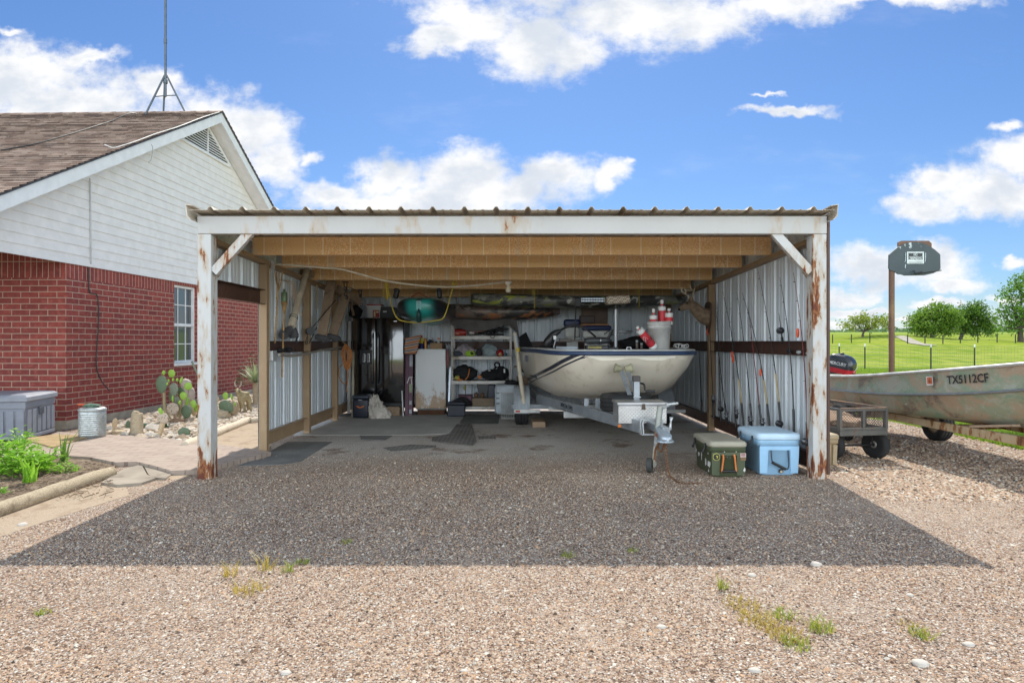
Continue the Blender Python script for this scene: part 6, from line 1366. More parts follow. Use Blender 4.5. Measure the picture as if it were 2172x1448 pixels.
m = MB(); m.blob(at(1350, 728, 10.4), (.28, .3, .10), .3, 7, 3); m.build('cockpit_shade', mdark, label='dark shape put in for the shade in the boat cockpit', cat='cover')  # black blob put in to darken the shaded cockpit
m = MB(); m.blob(at(1140, 736, 9.7)+Vector((.12, 0, -.02)), (.14, .2, .05), .3, 17, 3); m.build('dark_gear', mdark, label='dark gear bundle on the left side of the boat deck', cat='gear')
# ---------- trailer ----------
tr_ = thing('boat_trailer', 'grey galvanised boat trailer with checker plate tongue box and jack wheel', 'trailer', (1.5, 7.0, 0)); mtr = M('galvanised_trailer', (.34, .37, .40), .42, .55, var=.12, scale=14, bump=.06, grime=(.27, .28, .29), gs=4); mtyre = M('tyre_rubber', (.022, .022, .023), .8, bump=.3, bscale=120, grime=(.07, .065, .06))
Lr0, Lr1 = Vector((.42, 10.2, .445)), Vector((1.40, 6.95, .43)); Rr0, Rr1 = Vector((2.30, 10.35, .445)), Vector((1.60, 6.95, .43))
for a, b, s in ((Lr0, Lr1, -1), (Rr0, Rr1, 1)):
    m = MB(); m.beam(a, b, .055, .135, (0, 0, 1), .006); m.beam(a, a+Vector((-.08*s*0-.08, 2.0, 0)), .055, .135, (0, 0, 1), .006); fr_ = m.build('frame_rail', mtr, tr_)
    if s < 0:
        d = (b-a).normalized(); nrm_ = Vector((-d.y, d.x, 0)); nrm_ = nrm_ if nrm_.dot(Vector((-.3, -1, 0))) > 0 else -nrm_
        c_ = at(1206, 873, 8.4); k_ = (c_-a).dot(d); k_ = ((1206-CX)/F); 
        # point on the rail whose image column is 1206
        u_ = (k_*a.y-a.x)/((b.x-a.x)-k_*(b.y-a.y)); q = a.lerp(b, u_)+nrm_*.0285
        up = nrm_.cross(d); up = up if up.z > 0 else -up
        m = MB(); letters(m, 'McClain Trailers', frame(q+d*.035+up*.018, d, up), .36, .05, .0008, 0, .01); letters(m, 'M', frame(q-d*.20+up*.012, d, up), .05, .06, .0008, 0, .03); letters(m, 'T', frame(q-d*.155+up*.012, d, up), .035, .06, .0008, 0, .03)
        M_ = frame(q-up*.018, d, up); m.add([M_ @ Vector(p) for p in ((-.14, -.005, .001), (.22, -.005, .001), (.22, .005, .001), (-.14, .005, .001))], [(0, 1, 2, 3)])
        for i in range(9): x_ = -.22+i*.05; m.add([M_ @ Vector(p) for p in ((x_, -.036, .001), (x_+.032, -.036, .001), (x_+.032, -.022, .001), (x_, -.022, .001))], [(0, 1, 2, 3)]) if i != 4 else None
        m.build('lettering', M('navy_decal', (.015, .02, .035), .5), fr_)
m = MB(); m.box(.0, 2.6, 10.42, 10.52, .26, .34, .006); m.build('axle', mtr, tr_)
for a_, b_ in (((.72, 9.0, .33), (2.05, 9.0, .33)), ((.55, 9.7, .36), (2.2, 9.7, .36))): m = MB(); m.beam(a_, b_, .055, .085, (0, 0, 1), .005); m.build('cross_member', M('white_painted_steel', (.50, .50, .49), .5), tr_)
for px in (1244, 1268): m = MB(); q = at(px, 857, 8.5); m.box(q.x-.03, q.x+.03, 8.5, 8.512, .40, .60, .004); m.box(q.x-.012, q.x+.012, 8.494, 8.4995, .47, .54); m.build('bunk_bracket', mtr, tr_)
for s, wx in ((-1, .155), (1, 2.43)):
    wy = 10.47; m = MB(); m.tyre((wx, wy, .29), (1, 0, 0), .29, .20, .16); wh = m.build('wheel', mtyre, tr_)
    m = MB(); m.lathe([(.158, -.07), (.158, .07), (.13, .05), (.06, .06), (.05, .02), (.05, -.02)], (wx, wy, .29), (1, 0, 0), 24); m.build('rim', mgalv, wh)
    m = MB(); n_ = 14; secs = []
    for i in range(n_+1):
        a = PI*(-.02)+PI*1.04*i/n_; yy, zz = wy-math.cos(a)*.37, .27+math.sin(a)*.37
        if i in (0, n_): zz -= .02
        secs.append([Vector((wx-.125+.25*k/10, yy+(-.006 if k % 2 else 0)*-math.cos(a), zz+(.006 if k % 2 else 0)*math.sin(a))) for k in range(11)])
    m.loft(secs, smooth=False); m.loft([[p+Vector((0, .004*(1 if p.y < wy else -1), -.006)) for p in s_][::-1] for s_ in secs], smooth=False)
    m.build('fender', M('grey_plastic_fender', (.30, .33, .36), .5, bump=.1), tr_)
    m = MB(); m.box(wx-.125, wx+.28, wy-.40, wy-.36, .235, .285, .005); fb = m.build('fender_bracket', M('white_bracket', (.55, .55, .53), .5), tr_)
    m = MB(); m.box(wx-.10, wx-.03, wy-.41, wy-.4005, .248, .275, .002); m.build('reflector', M('red_reflector', (.40, .05, .03), .3), fb)
g0, g1 = at(1111, 822, 10.15), at(1092, 706, 10.15); m = MB(); m.cyl(g0-Vector((0, 0, .25)), g1, .034, .034, 16); m.cyl(g1-(g1-g0)*.02, g1, .037, n=16); gp_ = m.build('guide_post', mpvc, tr_)
m = MB(); q = g0.lerp(g1, .69); d = (g1-g0).normalized(); m.cyl(q-d*.03, q+d*.03, .0385, n=16); m.build('yellow_band', M('yellow_tape', (.62, .46, .03), .5), gp_)
m = MB(); q = g0.lerp(g1, .84); m.cyl(q-d*.09, q+d*.1, .0353, n=16); m.build('sleeve', M('clear_sleeve', (.36, .39, .42), .3), gp_)
# tongue, coupler
m = MB(); m.beam((1.5, 7.35, .43), (1.585, 6.62, .43), .08, .08, (0, 0, 1), .006); m.build('tongue', mtr, tr_)
for y_, x_ in ((6.93, 1.44), (6.88, 1.455)):
    m = MB(); m.tube(spline([(x_-.05, y_, .36), (x_-.055, y_, .50), (x_+.02, y_, .515), (x_+.1, y_, .50), (x_+.1, y_, .36)], 4), .009, 8); m.cyl((x_-.07, y_, .355), (x_+.12, y_, .355), .007, n=8); m.build('u_bolt', mgalv, tr_)
ct = Vector((1.545, 6.52, .405)); m = MB(); m.loft([[ct+Vector((x*w_, v, z*h_-dz)) for x, z in ((-1, -1), (-1, .6), (-.6, 1), (.6, 1), (1, .6), (1, -1))] for v, w_, h_, dz in ((.28, .042, .042, -.02), (.12, .046, .042, .0), (.05, .055, .042, .008), (.0, .062, .040, .015), (-.04, .062, .036, .02), (-.08, .052, .030, .024), (-.105, .032, .022, .028), (-.115, .012, .012, .032))], smooth=True, ring=True, caps=True); m.lathe([(.085, -.045), (.09, -.06), (.08, -.065)], ct+Vector((.0, -.01, -.005)), n=24); cpl = m.build('coupler', M('zinc_coupler', (.48, .55, .63), .38, .6, bump=.04), tr_)
m = MB(); p = ct+Vector((.055, .02, .05)); m.lathe([(.022, 0), (.012, .04), (.010, .09), (.02, .13)], p, (.12, 0, 1), n=12); m.build('latch', mgalv, cpl)
m = MB(); q = ct+Vector((-.066, .07, -.01)); m.box(q.x-.003, q.x, q.y-.025, q.y+.025, q.z-.018, q.z+.018); m.build('decal', M('warning_decal', (.30, .10, .05), .5), cpl)
# jack
jx, jy = at(1398, 0, 6.78).x, 6.78; m = MB(); m.cyl((jx-.02, jy, at(0, 912, jy).z), (jx+.012, jy, at(0, 861.5, jy).z), .032, n=18); jk = m.build('jack', M('weathered_zinc', (.36, .37, .34), .5, .4, grime=(.25, .2, .12)), tr_)
m = MB(); p0_ = Vector((jx-.02, jy, at(0, 908, jy).z)); p1_ = at(1386, 984, 6.66); m.cyl(p0_, p1_, .021, .021, 14); m.build('jack_tube', rusty('rusty_zinc', (.45, .43, .38), amount=.75, metal=.3), jk)
m = MB(); m.prism([at(1391, 925, 6.68), at(1398, 932, 6.68), at(1396, 946, 6.68), at(1392, 958, 6.68), at(1388, 946, 6.68), at(1388, 930, 6.68)], (0, .03, 0)); m.build('swivel_plate', mgalv, jk)
wc = at(1378, 997, 6.62); wc.z = ground_z(wc.x, wc.y)+.083
wax = Vector((1, -.45, .08)); m = MB(); m.tyre(wc, wax, .076, .055, .03, n=28); jw = m.build('jack_wheel', M('grey_jack_tyre', (.06, .062, .06), .7, grime=(.14, .13, .11)), jk)
m = MB()
for s in (-1, 1): m.beam(wc+wax.normalized()*.036*s+Vector((0, 0, -.01)), p1_+wax.normalized()*.03*s+Vector((0, 0, .01)), .045, .006, wax, .002)
m.build('fork', M('pale_fork', (.42, .40, .35), .5, .3), jk)
m = MB(); m.cyl(at(1400, 869, 6.76), at(1423, 858, 6.9), .010, n=8); m.cyl(at(1413, 858, 6.86), at(1437, 855, 6.9), .017, n=12); m.tube(spline([at(1404, 903, 6.7), at(1405, 912, 6.7), at(1400, 914, 6.7)], 4), .008, 6); m.build('crank', mgalv, jk)
# checker plate box
bx0, bx1 = at(1311.5, 0, 7.12).x, at(1414.5, 0, 7.12).x; bz0, bz1 = at(0, 899, 7.12).z, at(0, 853, 7.12).z
mcp = M('checker_plate', (.48, .48, .49), .36, .75, var=.12, scale=5, bump=.05, grime=(.50, .43, .34), gs=3)
tb = MB(); tb.box(bx0, bx1, 7.12, 7.50, bz0, bz1-.035, .008); tbo = tb.build('tongue_box', mcp, tr_)
m = MB(); m.box(bx0-.012, bx1+.012, 7.108, 7.51, bz1-.034, bz1, .008); m.build('lid', mcp, tbo)
m = MB(); k_ = 0; nx_, nz_ = 26, 9
for i in range(nx_):
    for j in range(nz_):
        c_ = Vector((bx0+.012+(bx1-bx0-.024)*(i+.5)/nx_, 7.1185, bz0+.01+(bz1-bz0-.055)*(j+.5)/nz_)); m.obox(c_, (.021, .003, .0055), Matrix.Rotation(PI/4 if (i+j) % 2 else -PI/4, 3, 'Y'), 0)
m.build('tread_bars', M('worn_aluminium', (.72, .70, .67), .3, .8), tbo)
m = MB(); q = at(1365.5, 860, 7.1); m.prism([(q.x-.015, 7.105, q.z+.02), (q.x+.015, 7.105, q.z+.02), (q.x+.022, 7.105, q.z-.045), (q.x-.022, 7.105, q.z-.045)], (0, .012, 0)); m.build('latch', M('rusty_latch', (.10, .07, .05), .6, .3), tbo)
m = MB(); q = at(1314, 900, 7.1); m.box(q.x-.018, q.x+.018, 7.09, 7.115, bz0-.035, bz0-.001, .005); m.build('side_marker', M('amber_lens', (.60, .16, .02), .25), tbo)
# spare
m = MB(); sc_ = Vector((at(1328, 0, 7.85).x, 7.85, .615)); m.tyre(sc_, (0, 0, 1), .315, .20, .17); sp = m.build('spare_wheel', mtyre, tr_); m = MB(); m.lathe([(.168, -.08), (.168, .06), (.12, .03), (.05, .04)], sc_, (0, 0, 1), 24); m.build('rim', mgalv, sp)
# winch post
wx_, wy_ = at(1350, 0, 7.56).x, 7.56; m = MB(); m.box(wx_-.035, wx_+.035, wy_-.03, wy_+.05, .50, at(0, 808, wy_).z, .006); wp = m.build('winch_post', mtr, tr_)
m = MB(); zt_ = at(0, 808, wy_).z; m.box(wx_-.042, wx_+.042, wy_-.037, wy_+.057, zt_-.005, at(0, 797, wy_).z, .008); m.build('post_cap', M('brown_cap', (.06, .05, .05), .5), wp)
m = MB()
for z_ in (.60, .70): m.cyl((wx_-.045, wy_-.04, z_), (wx_+.045, wy_-.04, z_), .007, n=8)
m.build('bolt', mchrome, wp)
m = MB(); q = at(1322, 783, 7.86); m.beam((wx_-.04, wy_+.02, .62), (q.x-.02, q.y, q.z-.02), .05, .02, (0, 1, 0), .003); m.beam((wx_+.02, wy_+.03, .70), (q.x+.05, q.y, q.z-.02), .05, .02, (0, 1, 0), .003); m.build('bow_bracket', mtr, wp)
mroll = M('aged_rubber_roller', (.33, .31, .20), .6)
for s in (-1, 1):
    c_ = q+Vector((s*.065, 0, .01)); m = MB(); m.lathe([(.048, -.045), (.06, -.035), (.042, .0), (.036, .04), (.03, .045)], c_, (-s, 0, -.15), 20); m.build('bow_roller', mroll, wp)
m = MB(); q = at(1366, 815, 7.6); m.tube(spline([(wx_+.04, 7.58, at(0, 812, 7.58).z), (q.x, 7.6, q.z), at(1368, 828, 7.6)], 5), .011, 8); m.cyl(at(1369, 830, 7.6), at(1389, 830, 7.6), .018, n=12); m.build('winch_handle', mblk, wp)
# chain
rgc = random.Random(2); pts = spline([at(1412, 938, 6.5), at(1413, 965, 6.45), at(1418, 1000, 6.42), at(1427, 1024, 6.3), at(1440, 1036, 6.12), at(1455, 1038, 6.1), at(1488, 1040, 6.08)], 12)
for p in pts: p.z = max(p.z, ground_z(p.x, p.y)+.012)
m = MB(); acc = 0; last = pts[0]; k_ = 0
for i in range(1, len(pts)):
    seg = pts[i]-last
    if seg.length > .030:
        c_ = (last+pts[i])/2; d = seg.normalized(); sd_ = d.orthogonal().normalized(); sd_ = Matrix.Rotation(k_*PI/2, 3, d) @ sd_; up = d.cross(sd_)
        m.tube([c_+d*(.023*math.cos(a))+sd_*(.012*math.sin(a)) for a in [2*PI*j/12 for j in range(12)]], .0042, 5, closed=True); last = pts[i]; k_ += 1
m.tube(spline([at(1410, 938, 6.5), at(1402, 958, 6.6), at(1393, 945, 6.65)], 8), .010, 6); m.tube(spline([at(1398, 938, 6.6), at(1390, 955, 6.66), at(1388, 975, 6.66)], 6), .012, 6)
m.build('safety_chain', M('rusty_chain', (.16, .075, .035), .85, bump=.4), tr_)
for pts_, l in ((((1120, 892), (1146, 898)), 'short plank chocking the inside of the left trailer wheel'),):
    a, b = on_ground(*pts_[0]), on_ground(*pts_[1]); m = MB(); m.box(.32, .52, 10.05, 10.5, .012, .10, .004); m.build('chock_block', mwoodlight, label=l, cat='wood block')
# ---------- right wall: deer, rods, coolers ----------
Yd = 9.70
def dp(zx, zy, dy=0): return at(1400+zx*.1105, 580+zy*.1105, Yd+dy)
mdeer = M('deer_hide', (.25, .175, .115), .95, var=.35, scale=12, bump=.8, bscale=180, bd=.006, grime=(.25, .18, .12), gs=5)
deer = thing('deer_mount', 'stuffed deer head with antlers mounted on the right side post', 'deer head', dp(950, 900))
P_ = [dp(960, 830), dp(900, 850), dp(800, 800), dp(700, 700), dp(620, 610), dp(560, 590), dp(470, 640), dp(400, 685), dp(375, 690)]
vs, fs = skin([P_[0], P_[1], P_[2], P_[3], P_[4], P_[5], P_[6], P_[7], P_[8]], [(i, i+1) for i in range(8)], [(.13, .155), (.13, .15), (.105, .12), (.085, .10), (.07, .085), (.068, .08), (.045, .055), (.034, .042), (.026, .032)])
m = MB(); m.add(vs, fs, True); hd = m.build('head_and_neck', mdeer, deer)
for s in (-1, 1):
    m = MB(); a, b = dp(610, 545, s*.05), dp(590, 455, s*.13); m.tube([a, a.lerp(b, .4), a.lerp(b, .8), b], [.02, .038, .03, .004], 8); m.build('ear', mdeer, hd)
m = MB()
for s in (-1, 1): m.blob(dp(520, 570, s*.052), (.014, .012, .013), 0, 1, 2)
m.blob(dp(372, 688), (.022, .026, .02), .05, 2, 2); m.build('eyes_and_nose', M('glossy_black', (.01, .008, .008), .2), hd)
mant = M('antler', (.62, .52, .40), .6, var=.2, scale=20)
m = MB(); D = -.06; m.tube(spline([dp(560, 500, -.04), dp(530, 425, D), dp(480, 390, -.12), dp(425, 345, -.16), dp(408, 310, -.17), dp(430, 275, -.15)], 6), [.014]*18+[.012]*6+[.009]*6+[.004]); m.tube(spline([dp(470, 385, -.12), dp(500, 350, -.12), dp(470, 310, -.13), dp(455, 262, -.13)], 5), [.009]*12+[.003]*4); m.tube(spline([dp(500, 408, -.09), dp(425, 350, -.09), dp(420, 290, -.10)], 5), .007)
m.build('antler', mant, deer)
m = MB(); m.tube(spline([dp(600, 500, .04), dp(630, 430, .06), dp(650, 350, .10), dp(665, 260, .14), dp(658, 188, .14)], 6), [.014]*12+[.010]*8+[.004]*5); m.tube(spline([dp(648, 335, .1), dp(600, 300, .1), dp(575, 250, .1), dp(530, 195, .1)], 5), [.010]*11+[.003]*5); m.tube(spline([dp(640, 330, .08), dp(560, 322, .04), dp(480, 318, .0), dp(455, 265, .0)], 5), [.010]*11+[.004]*5); m.build('antler', mant, deer)
m = MB(); c_ = dp(960, 830); m.prism([Vector((2.958, Yd+a*.14, c_.z+b*.20)) for a, b in ((-1, .9), (-.5, 1.1), (.5, 1.1), (1, .9), (1, -.3), (.5, -.9), (0, -1.25), (-.5, -.9), (-1, -.3))], (-.022, 0, 0)); m.build('plaque', M('walnut_plaque', (.10, .05, .03), .4), deer)
mrod = M('graphite_rod', (.02, .02, .022), .35); mcork = M('cork_grip', (.46, .36, .20), .8); mreel = M('reel_metal', (.30, .31, .33), .3, .8); mrodred = M('red_rod', (.20, .025, .03), .35); mfloat = M('fluo_orange', (.80, .10, .03), .45); mrodg = M('green_pole', (.01, .03, .025), .4)
WXR = 2.985
def wallpt(px, py, X=WXR): return on_wall(px, py, X)
def rod(base, tip, label, bow=0, reel=None, grip=None, mat=None, mid=None, guides=True, r0=.0085, reelstyle=0):
    b, t_ = wallpt(*base), wallpt(*tip); b.x = 2.965
    if bow: mm = (b+t_)/2+Vector((0, bow, 0)); P = bez(b, mm*2-(b+t_)/2, t_, 18)
    else: P = [b.lerp(t_, i/18) for i in range(19)]
    o = thing('fishing_rod', label, 'fishing rod', b, group='fishing rods leaning on the right wall')
    m = MB(); m.tube(P, [r0*(1-.78*i/18) for i in range(19)], 7); m.build('blank', mat or mrod, o)
    m = MB(); m.tube(P[:4], .0135, 8); m.build('grip', mrod if grip is None else grip, o)
    if grip is not None: m = MB(); m.tube(P[3:7], .0115, 8); m.build('foregrip', mcork, o)
    if guides:
        m = MB()
        for i in (7, 10, 13, 15, 17):
            m.torus(P[i]+Vector((-.012, -.010, 0)), (.2, 0, 1), .011, .0022, 10, 4)
        m.build('guide', mrod, o)
    if reel:
        c_ = wallpt(reel[0], reel[1], 2.93)
        m = MB()
        if reelstyle == 0:
            m.lathe([(.02, -.035), (.034, -.03), (.034, -.012), (.022, -.008), (.022, .02), (.03, .024), (.03, .034)], c_, (0, .25, 1), 18); m.cyl(c_+Vector((0, 0, -.02)), P[3], .008, n=8); ro = m.build('reel', mreel, o)
            m = MB(); m.blob(c_+Vector((0, 0, -.055)), (.022, .026, .028), .1, 3, 2); m.tube(spline([c_+Vector((-.035, 0, .01)), c_+Vector((-.03, -.045, .03)), c_+Vector((.035, -.01, .01))], 4), .003, 5); m.tube([c_+Vector((0, 0, -.05)), c_+Vector((-.0, -.06, -.055)), c_+Vector((-.01, -.06, -.085))], .005, 6); m.build('crank', mrod, ro)
        else:
            m.lathe([(.028, -.028), (.036, -.024), (.036, -.014), (.02, -.012), (.02, .012), (.036, .014), (.036, .024), (.028, .028)], c_, (0, 1, 0), 18); ro = m.build('reel', mrod, o)
            m = MB(); m.tube([c_+Vector((0, -.03, 0)), c_+Vector((-.01, -.045, 0)), c_+Vector((-.045, -.045, .02))], .005, 6); m.cyl(c_+Vector((-.045, -.06, .02)), c_+Vector((-.045, -.03, .02)), .010, n=8); m.build('crank', mreel, ro)
    return o
rod((1492, 880), (1480, 690), 'dark green pole with white cap leaning left of the deer post', mat=mrodg, guides=False, r0=.012)
m = MB(); q = wallpt(1478, 683); m.beam(q+Vector((0, -.045, .01)), q+Vector((0, .045, -.01)), .03, .03); m.build('pole_cap', mwhitep, label='white tee cap on the dark green pole', cat='cap')
rod((1517, 888), (1503, 640), 'short rod with silver reel tied against the right side post', reel=(1513, 843))
rod((1532, 893), (1521, 640), 'thin dark rod just right of the side post', reel=(1529, 867), reelstyle=1)
rod((1547, 899), (1521, 660), 'bowed dark rod second right of the side post', bow=.10, reel=(1541, 880))
rod((1564, 906), (1550, 640), 'dark rod with big silver spinning reel right of the bowed rod', reel=(1562, 873))
rod((1581, 906), (1533, 618), 'rod with cork foregrip and orange tip leaning left', bow=-.10, grip=mrod)
rod((1598, 906), (1563, 620), 'dark rod with silver reel behind the blue cooler left end', bow=-.06, reel=(1592, 888))
rod((1619, 903), (1587, 650), 'thin reddish rod with round silver reel above the blue cooler', reel=(1617, 893), mat=mrodred)
rod((1636, 908), (1574, 621), 'strongly bowed rod with cork foregrip above the blue cooler', bow=-.14, grip=mrod)
rod((1661, 912), (1608, 575), 'long dark rod with black reel above the blue cooler right end', bow=-.08, reel=(1653, 898), grip=mrod, reelstyle=1)
rod((1688, 925), (1654, 588), 'long dark rod second from the right front post', bow=-.09)
rod((1716, 960), (1683, 578), 'red rod with black reel nearest the right front post', bow=-.09, mat=mrodred, reel=(1709, 937), reelstyle=1)
rod((1664, 726), (1652, 664), 'short ice rod with reel clipped upright above the wall rail', reel=(1655, 701), reelstyle=1, guides=False)
for (px, py, l, h_) in ((1501, 704, 'orange float hanging below the deer mount', .10), (1553, 752, 'orange float beside the bowed rods, upper on wall rail', .09), (1555, 762, 'orange float just under the one on the wall rail', .09), (1613, 790, 'orange float hanging in front of the middle rods', .09), (1692, 706, 'orange float by the red rod near the front post', .10)):
    q = wallpt(px, py, 2.94); o = thing('bobber', l, 'fishing float', q-Vector((0, 0, h_/2)), group='orange floats on the rods'); m = MB(); m.lathe([(.003, -h_/2), (.013, -h_*.38), (.016, 0), (.013, h_*.38), (.003, h_/2)], q, n=14); m.build('float', mfloat, o); m = MB(); m.tube([q+Vector((0, 0, h_/2)), q+Vector((.02, .0, h_*4))], .0012, 4); m.build('line', mrod, o)
for (px, py, s, l) in ((1724, 719, .05, 'dark round lure box on the wall rail by the front post'), (1674, 744, .045, 'dark blue bobber box lying in the wall rail'), (1694, 747, .04, 'clear crumpled lure bag in the wall rail'), (1713, 749, .035, 'small clear lure bag nearest the front post in the rail')):
    q = wallpt(px, py, 2.99); m = MB(); m.blob(q, (s*.5, s*1.1, s*.55), .2, px, 2); m.build('lure_pouch', mdark if py < 746 else M('clear_bag', (.35, .37, .38), .3), label=l, cat='pouch')
def cooler(name, x0, x1, y0, y1, zt, label, mbody, mlid, taper=.03):
    z0 = ground_z(0, y0); o = thing(name, label, 'cooler', ((x0+x1)/2, (y0+y1)/2, z0)); H_ = zt-z0; lidh = H_*.15
    cx_, cy_ = (x0+x1)/2, (y0+y1)/2; hx, hy = (x1-x0)/2, (y1-y0)/2
    def ring(hx, hy, z, r=.045, n=5):
        out = []
        for sx, sy, a0 in ((1, 1, 0), (-1, 1, PI/2), (-1, -1, PI), (1, -1, 3*PI/2)):
            for k in range(n+1): a = a0+PI/2*k/n; out.append(Vector((cx_+sx*(hx-r)+r*math.cos(a), cy_+sy*(hy-r)+r*math.sin(a), z)))
        return out
    m = MB(); zt_b = zt-lidh
    m.loft([ring(hx-taper-.02, hy-taper-.02, z0+.006), ring(hx-taper, hy-taper, z0+.025), ring(hx-.014, hy-.014, zt_b-H_*.14), ring(hx-.002, hy-.002, zt_b-H_*.135), ring(hx-.002, hy-.002, zt_b-.004)], 0, True, True, True)
    bo = m.build('body', mbody, o)
    m = MB(); m.loft([ring(hx, hy, zt_b-.0005), ring(hx+.004, hy+.004, zt_b+.006), ring(hx+.004, hy+.004, zt-.018), ring(hx-.008, hy-.008, zt-.004), ring(hx-.03, hy-.03, zt)], 0, True, True, True); m.build('lid', mlid, o)
    return o, bo, zt_b, H_
def M2(name, c, **k): return M(name, c, .55, var=.07, scale=4, bump=.12, bscale=150, **k)
mgc = M2('olive_plastic', (.075, .092, .05)); mtanlid = M2('dusty_tan_lid', (.36, .33, .26), grime=(.44, .41, .35)); mbc = M2('pale_blue_plastic', (.34, .57, .80)); mbc2 = M2('pale_blue_lid', (.52, .68, .82), grime=(.52, .56, .62)); mtanc = M2('tan_plastic', (.40, .32, .20))
X0, X1, Y0, Y1 = at(1504, 0, 6.40).x, at(1582, 0, 6.40).x, 6.36, 6.98
gc, gcb, gzt, gH = cooler('green_cooler', X0, X1, Y0, Y1, at(0, 936, Y0).z, 'olive green hard cooler with tan lid covered in stickers', mgc, mtanlid)
def coolface(zt_b, H_, x0, x1, y0, bo, mat, recess, wide):
    m = MB(); cx_ = (x0+x1)/2; w_ = (x1-x0)
    return cx_, w_
cxg = (X0+X1)/2; wg = X1-X0; gy = lambda z: Y0+.030-.016*(z/gzt)
m = MB(); zA, zB = .03, gzt-gH*.17
# end recess: raised corner pads either side of the handle well
for s in (-1, 1):
    q = [(cxg+s*wg*.235, zA), (cxg+s*wg*.44, zA), (cxg+s*wg*.455, zB), (cxg+s*wg*.225, zB)]; m.prism([Vector((x, gy(z)-.012, z)) for x, z in q][::s], (0, .02, 0))
m.prism([Vector((cxg-wg*.45, gy(zB)-.0125, zB-.02)), Vector((cxg+wg*.45, gy(zB)-.0125, zB-.02)), Vector((cxg+wg*.45, gy(zB)-.0125, zB+.01)), Vector((cxg-wg*.45, gy(zB)-.0125, zB+.01))], (0, .02, 0))
m.build('end_panel', mgc, gcb)
m = MB()
for s in (-1, 1): m.tube(spline([(cxg+s*wg*.15, gy(zB)-.010, zB-.015), (cxg+s*wg*.155, gy(.2)-.03, .2), (cxg+s*wg*.19, gy(.1)-.03, .085), (cxg+s*wg*.185, gy(.1)-.025, .072)], 5), .0095, 8)
hg = m.build('rope_handle', M('orange_rope', (.62, .19, .05), .7), gc); m = MB(); m.cyl((cxg-wg*.185, gy(.08)-.03, .074), (cxg+wg*.185, gy(.08)-.03, .074), .012, n=12); m.build('grip', mblk, hg)
m = MB(); letters(m, '45', frame((cxg, gy(.2)-.0035, .215), (1, 0, 0), (0, 0, 1)), .055, .045, .0006); m.build('embossed_number', M2('olive_plastic_light', (.075, .09, .055)), gcb)
for px in (1535, 1560): m = MB(); q = at(px, 957, 6.38); m.blob((q.x, Y0-.002, q.z), (.006, .004, .004), 0, 1, 2); m.build('rivet', mwhitep, gcb)
mstw = M('white_sticker', (.58, .58, .55), .5); mstb = M('black_sticker', (.02, .02, .018), .5); msty = M('yellow_sticker', (.50, .46, .08), .5)
q = at(1518.5, 968, 6.38); m = MB(); m.cyl((q.x, gy(.25)-.0145, q.z), (q.x, gy(.25)-.0125, q.z), .036, n=28); st = m.build('round_sticker', msty, gcb); m = MB(); m.cyl((q.x, gy(.25)-.0155, q.z), (q.x, gy(.25)-.0146, q.z), .031, n=28); m.build('sticker_field', mstb, st); m = MB(); m.prism([Vector((q.x+a*.001, gy(.25)-.0162, q.z+b*.001)) for a, b in ((-4, 12), (6, 14), (15, 6), (15, -6), (6, -14), (0, -12), (5, -3), (2, 4), (-6, 6))], (0, .0006, 0)); m.build('sticker_emblem', msty, st)
q = at(1575.5, 966, 6.38); m = MB(); m.box(q.x-.03, q.x+.026, gy(.25)-.0145, gy(.25)-.0128, q.z-.012, q.z+.028); st = m.build('deer_sticker', M('pink_white_sticker', (.60, .42, .40), .5), gcb); m = MB(); letters(m, 'DEER', frame((q.x-.002, gy(.25)-.0148, q.z+.012), (1, 0, 0), (0, 0, 1)), .045, .022, .0004); m.build('sticker_print', M('dark_red_print', (.22, .03, .03), .5), st); m = MB(); m.box(q.x-.03, q.x+.026, gy(.25)-.0145, gy(.25)-.0128, q.z-.045, q.z-.0125); m.build('brown_sticker', M('brown_sticker', (.20, .12, .06), .5), gcb)
m = MB(); q = at(1581, 996, 6.38); m.prism([Vector((q.x+a*.001-.012, gy(.1)-.014, q.z+b*.001)) for a, b in ((-14, -6), (-6, 10), (2, 26), (8, 20), (9, -8), (0, -20))], (0, .001, 0)); m.build('white_sticker', mstw, gcb)
xl = lambda z: X0+.030-.016*(z/gzt)-.001
for (yy, zz, poly) in ((Y0+.12, .13, [(-50, -30), (-20, 30), (10, 10), (40, 40), (60, 0), (25, -40)]), (Y0+.14, .055, [(-18, -18), (0, 16), (18, -10)]), (Y0+.22, .14, [(-24, -60), (-10, 60), (8, 66), (22, -40)]), (Y0+.36, .19, [(-10, -70), (-10, 80), (16, 80), (12, -70)]), (Y0+.46, .17, [(-25, -20), (-20, 40), (20, 42), (26, -14), (0, -34)]), (Y0+.55, .20, [(-16, -30), (-16, 40), (16, 30), (10, -30)]), (Y0+.13, .24, [(-14, -22), (-14, 20), (14, 22), (14, -20)]), (Y0+.52, .27, [(-40, -10), (-40, 12), (40, 14), (40, -10)])):
    m = MB(); m.prism([Vector((xl(zz)-.001, yy-a*.001, zz+b*.001)) for a, b in poly], (.001, 0, 0)); m.build('white_sticker', mstw, gcb)
m = MB()
for yy in (Y0+.13, Y1-.13):
    m.tube([(X0-.012, yy, gzt+.02), (X0-.016, yy, gzt-.02), (X0-.03, yy, gzt-.06)], .011, 8); m.blob((X0-.034, yy, gzt-.068), (.014, .014, .018), 0, 1, 2)
m.build('latch', mblk, gc)
BX0, BX1, BY0, BY1 = at(1604.5, 0, 6.5).x, at(1696, 0, 6.5).x, 6.46, 7.06
bc, bcb, bzt, bH = cooler('blue_cooler', BX0, BX1, BY0, BY1, at(0, 919, BY0).z, 'pale blue hard cooler with black wire handle beside the rods', mbc, mbc2)
cxb = (BX0+BX1)/2; wb = BX1-BX0; by = lambda z: BY0+.030-.016*(z/bzt); zB = bzt-bH*.17
m = MB()
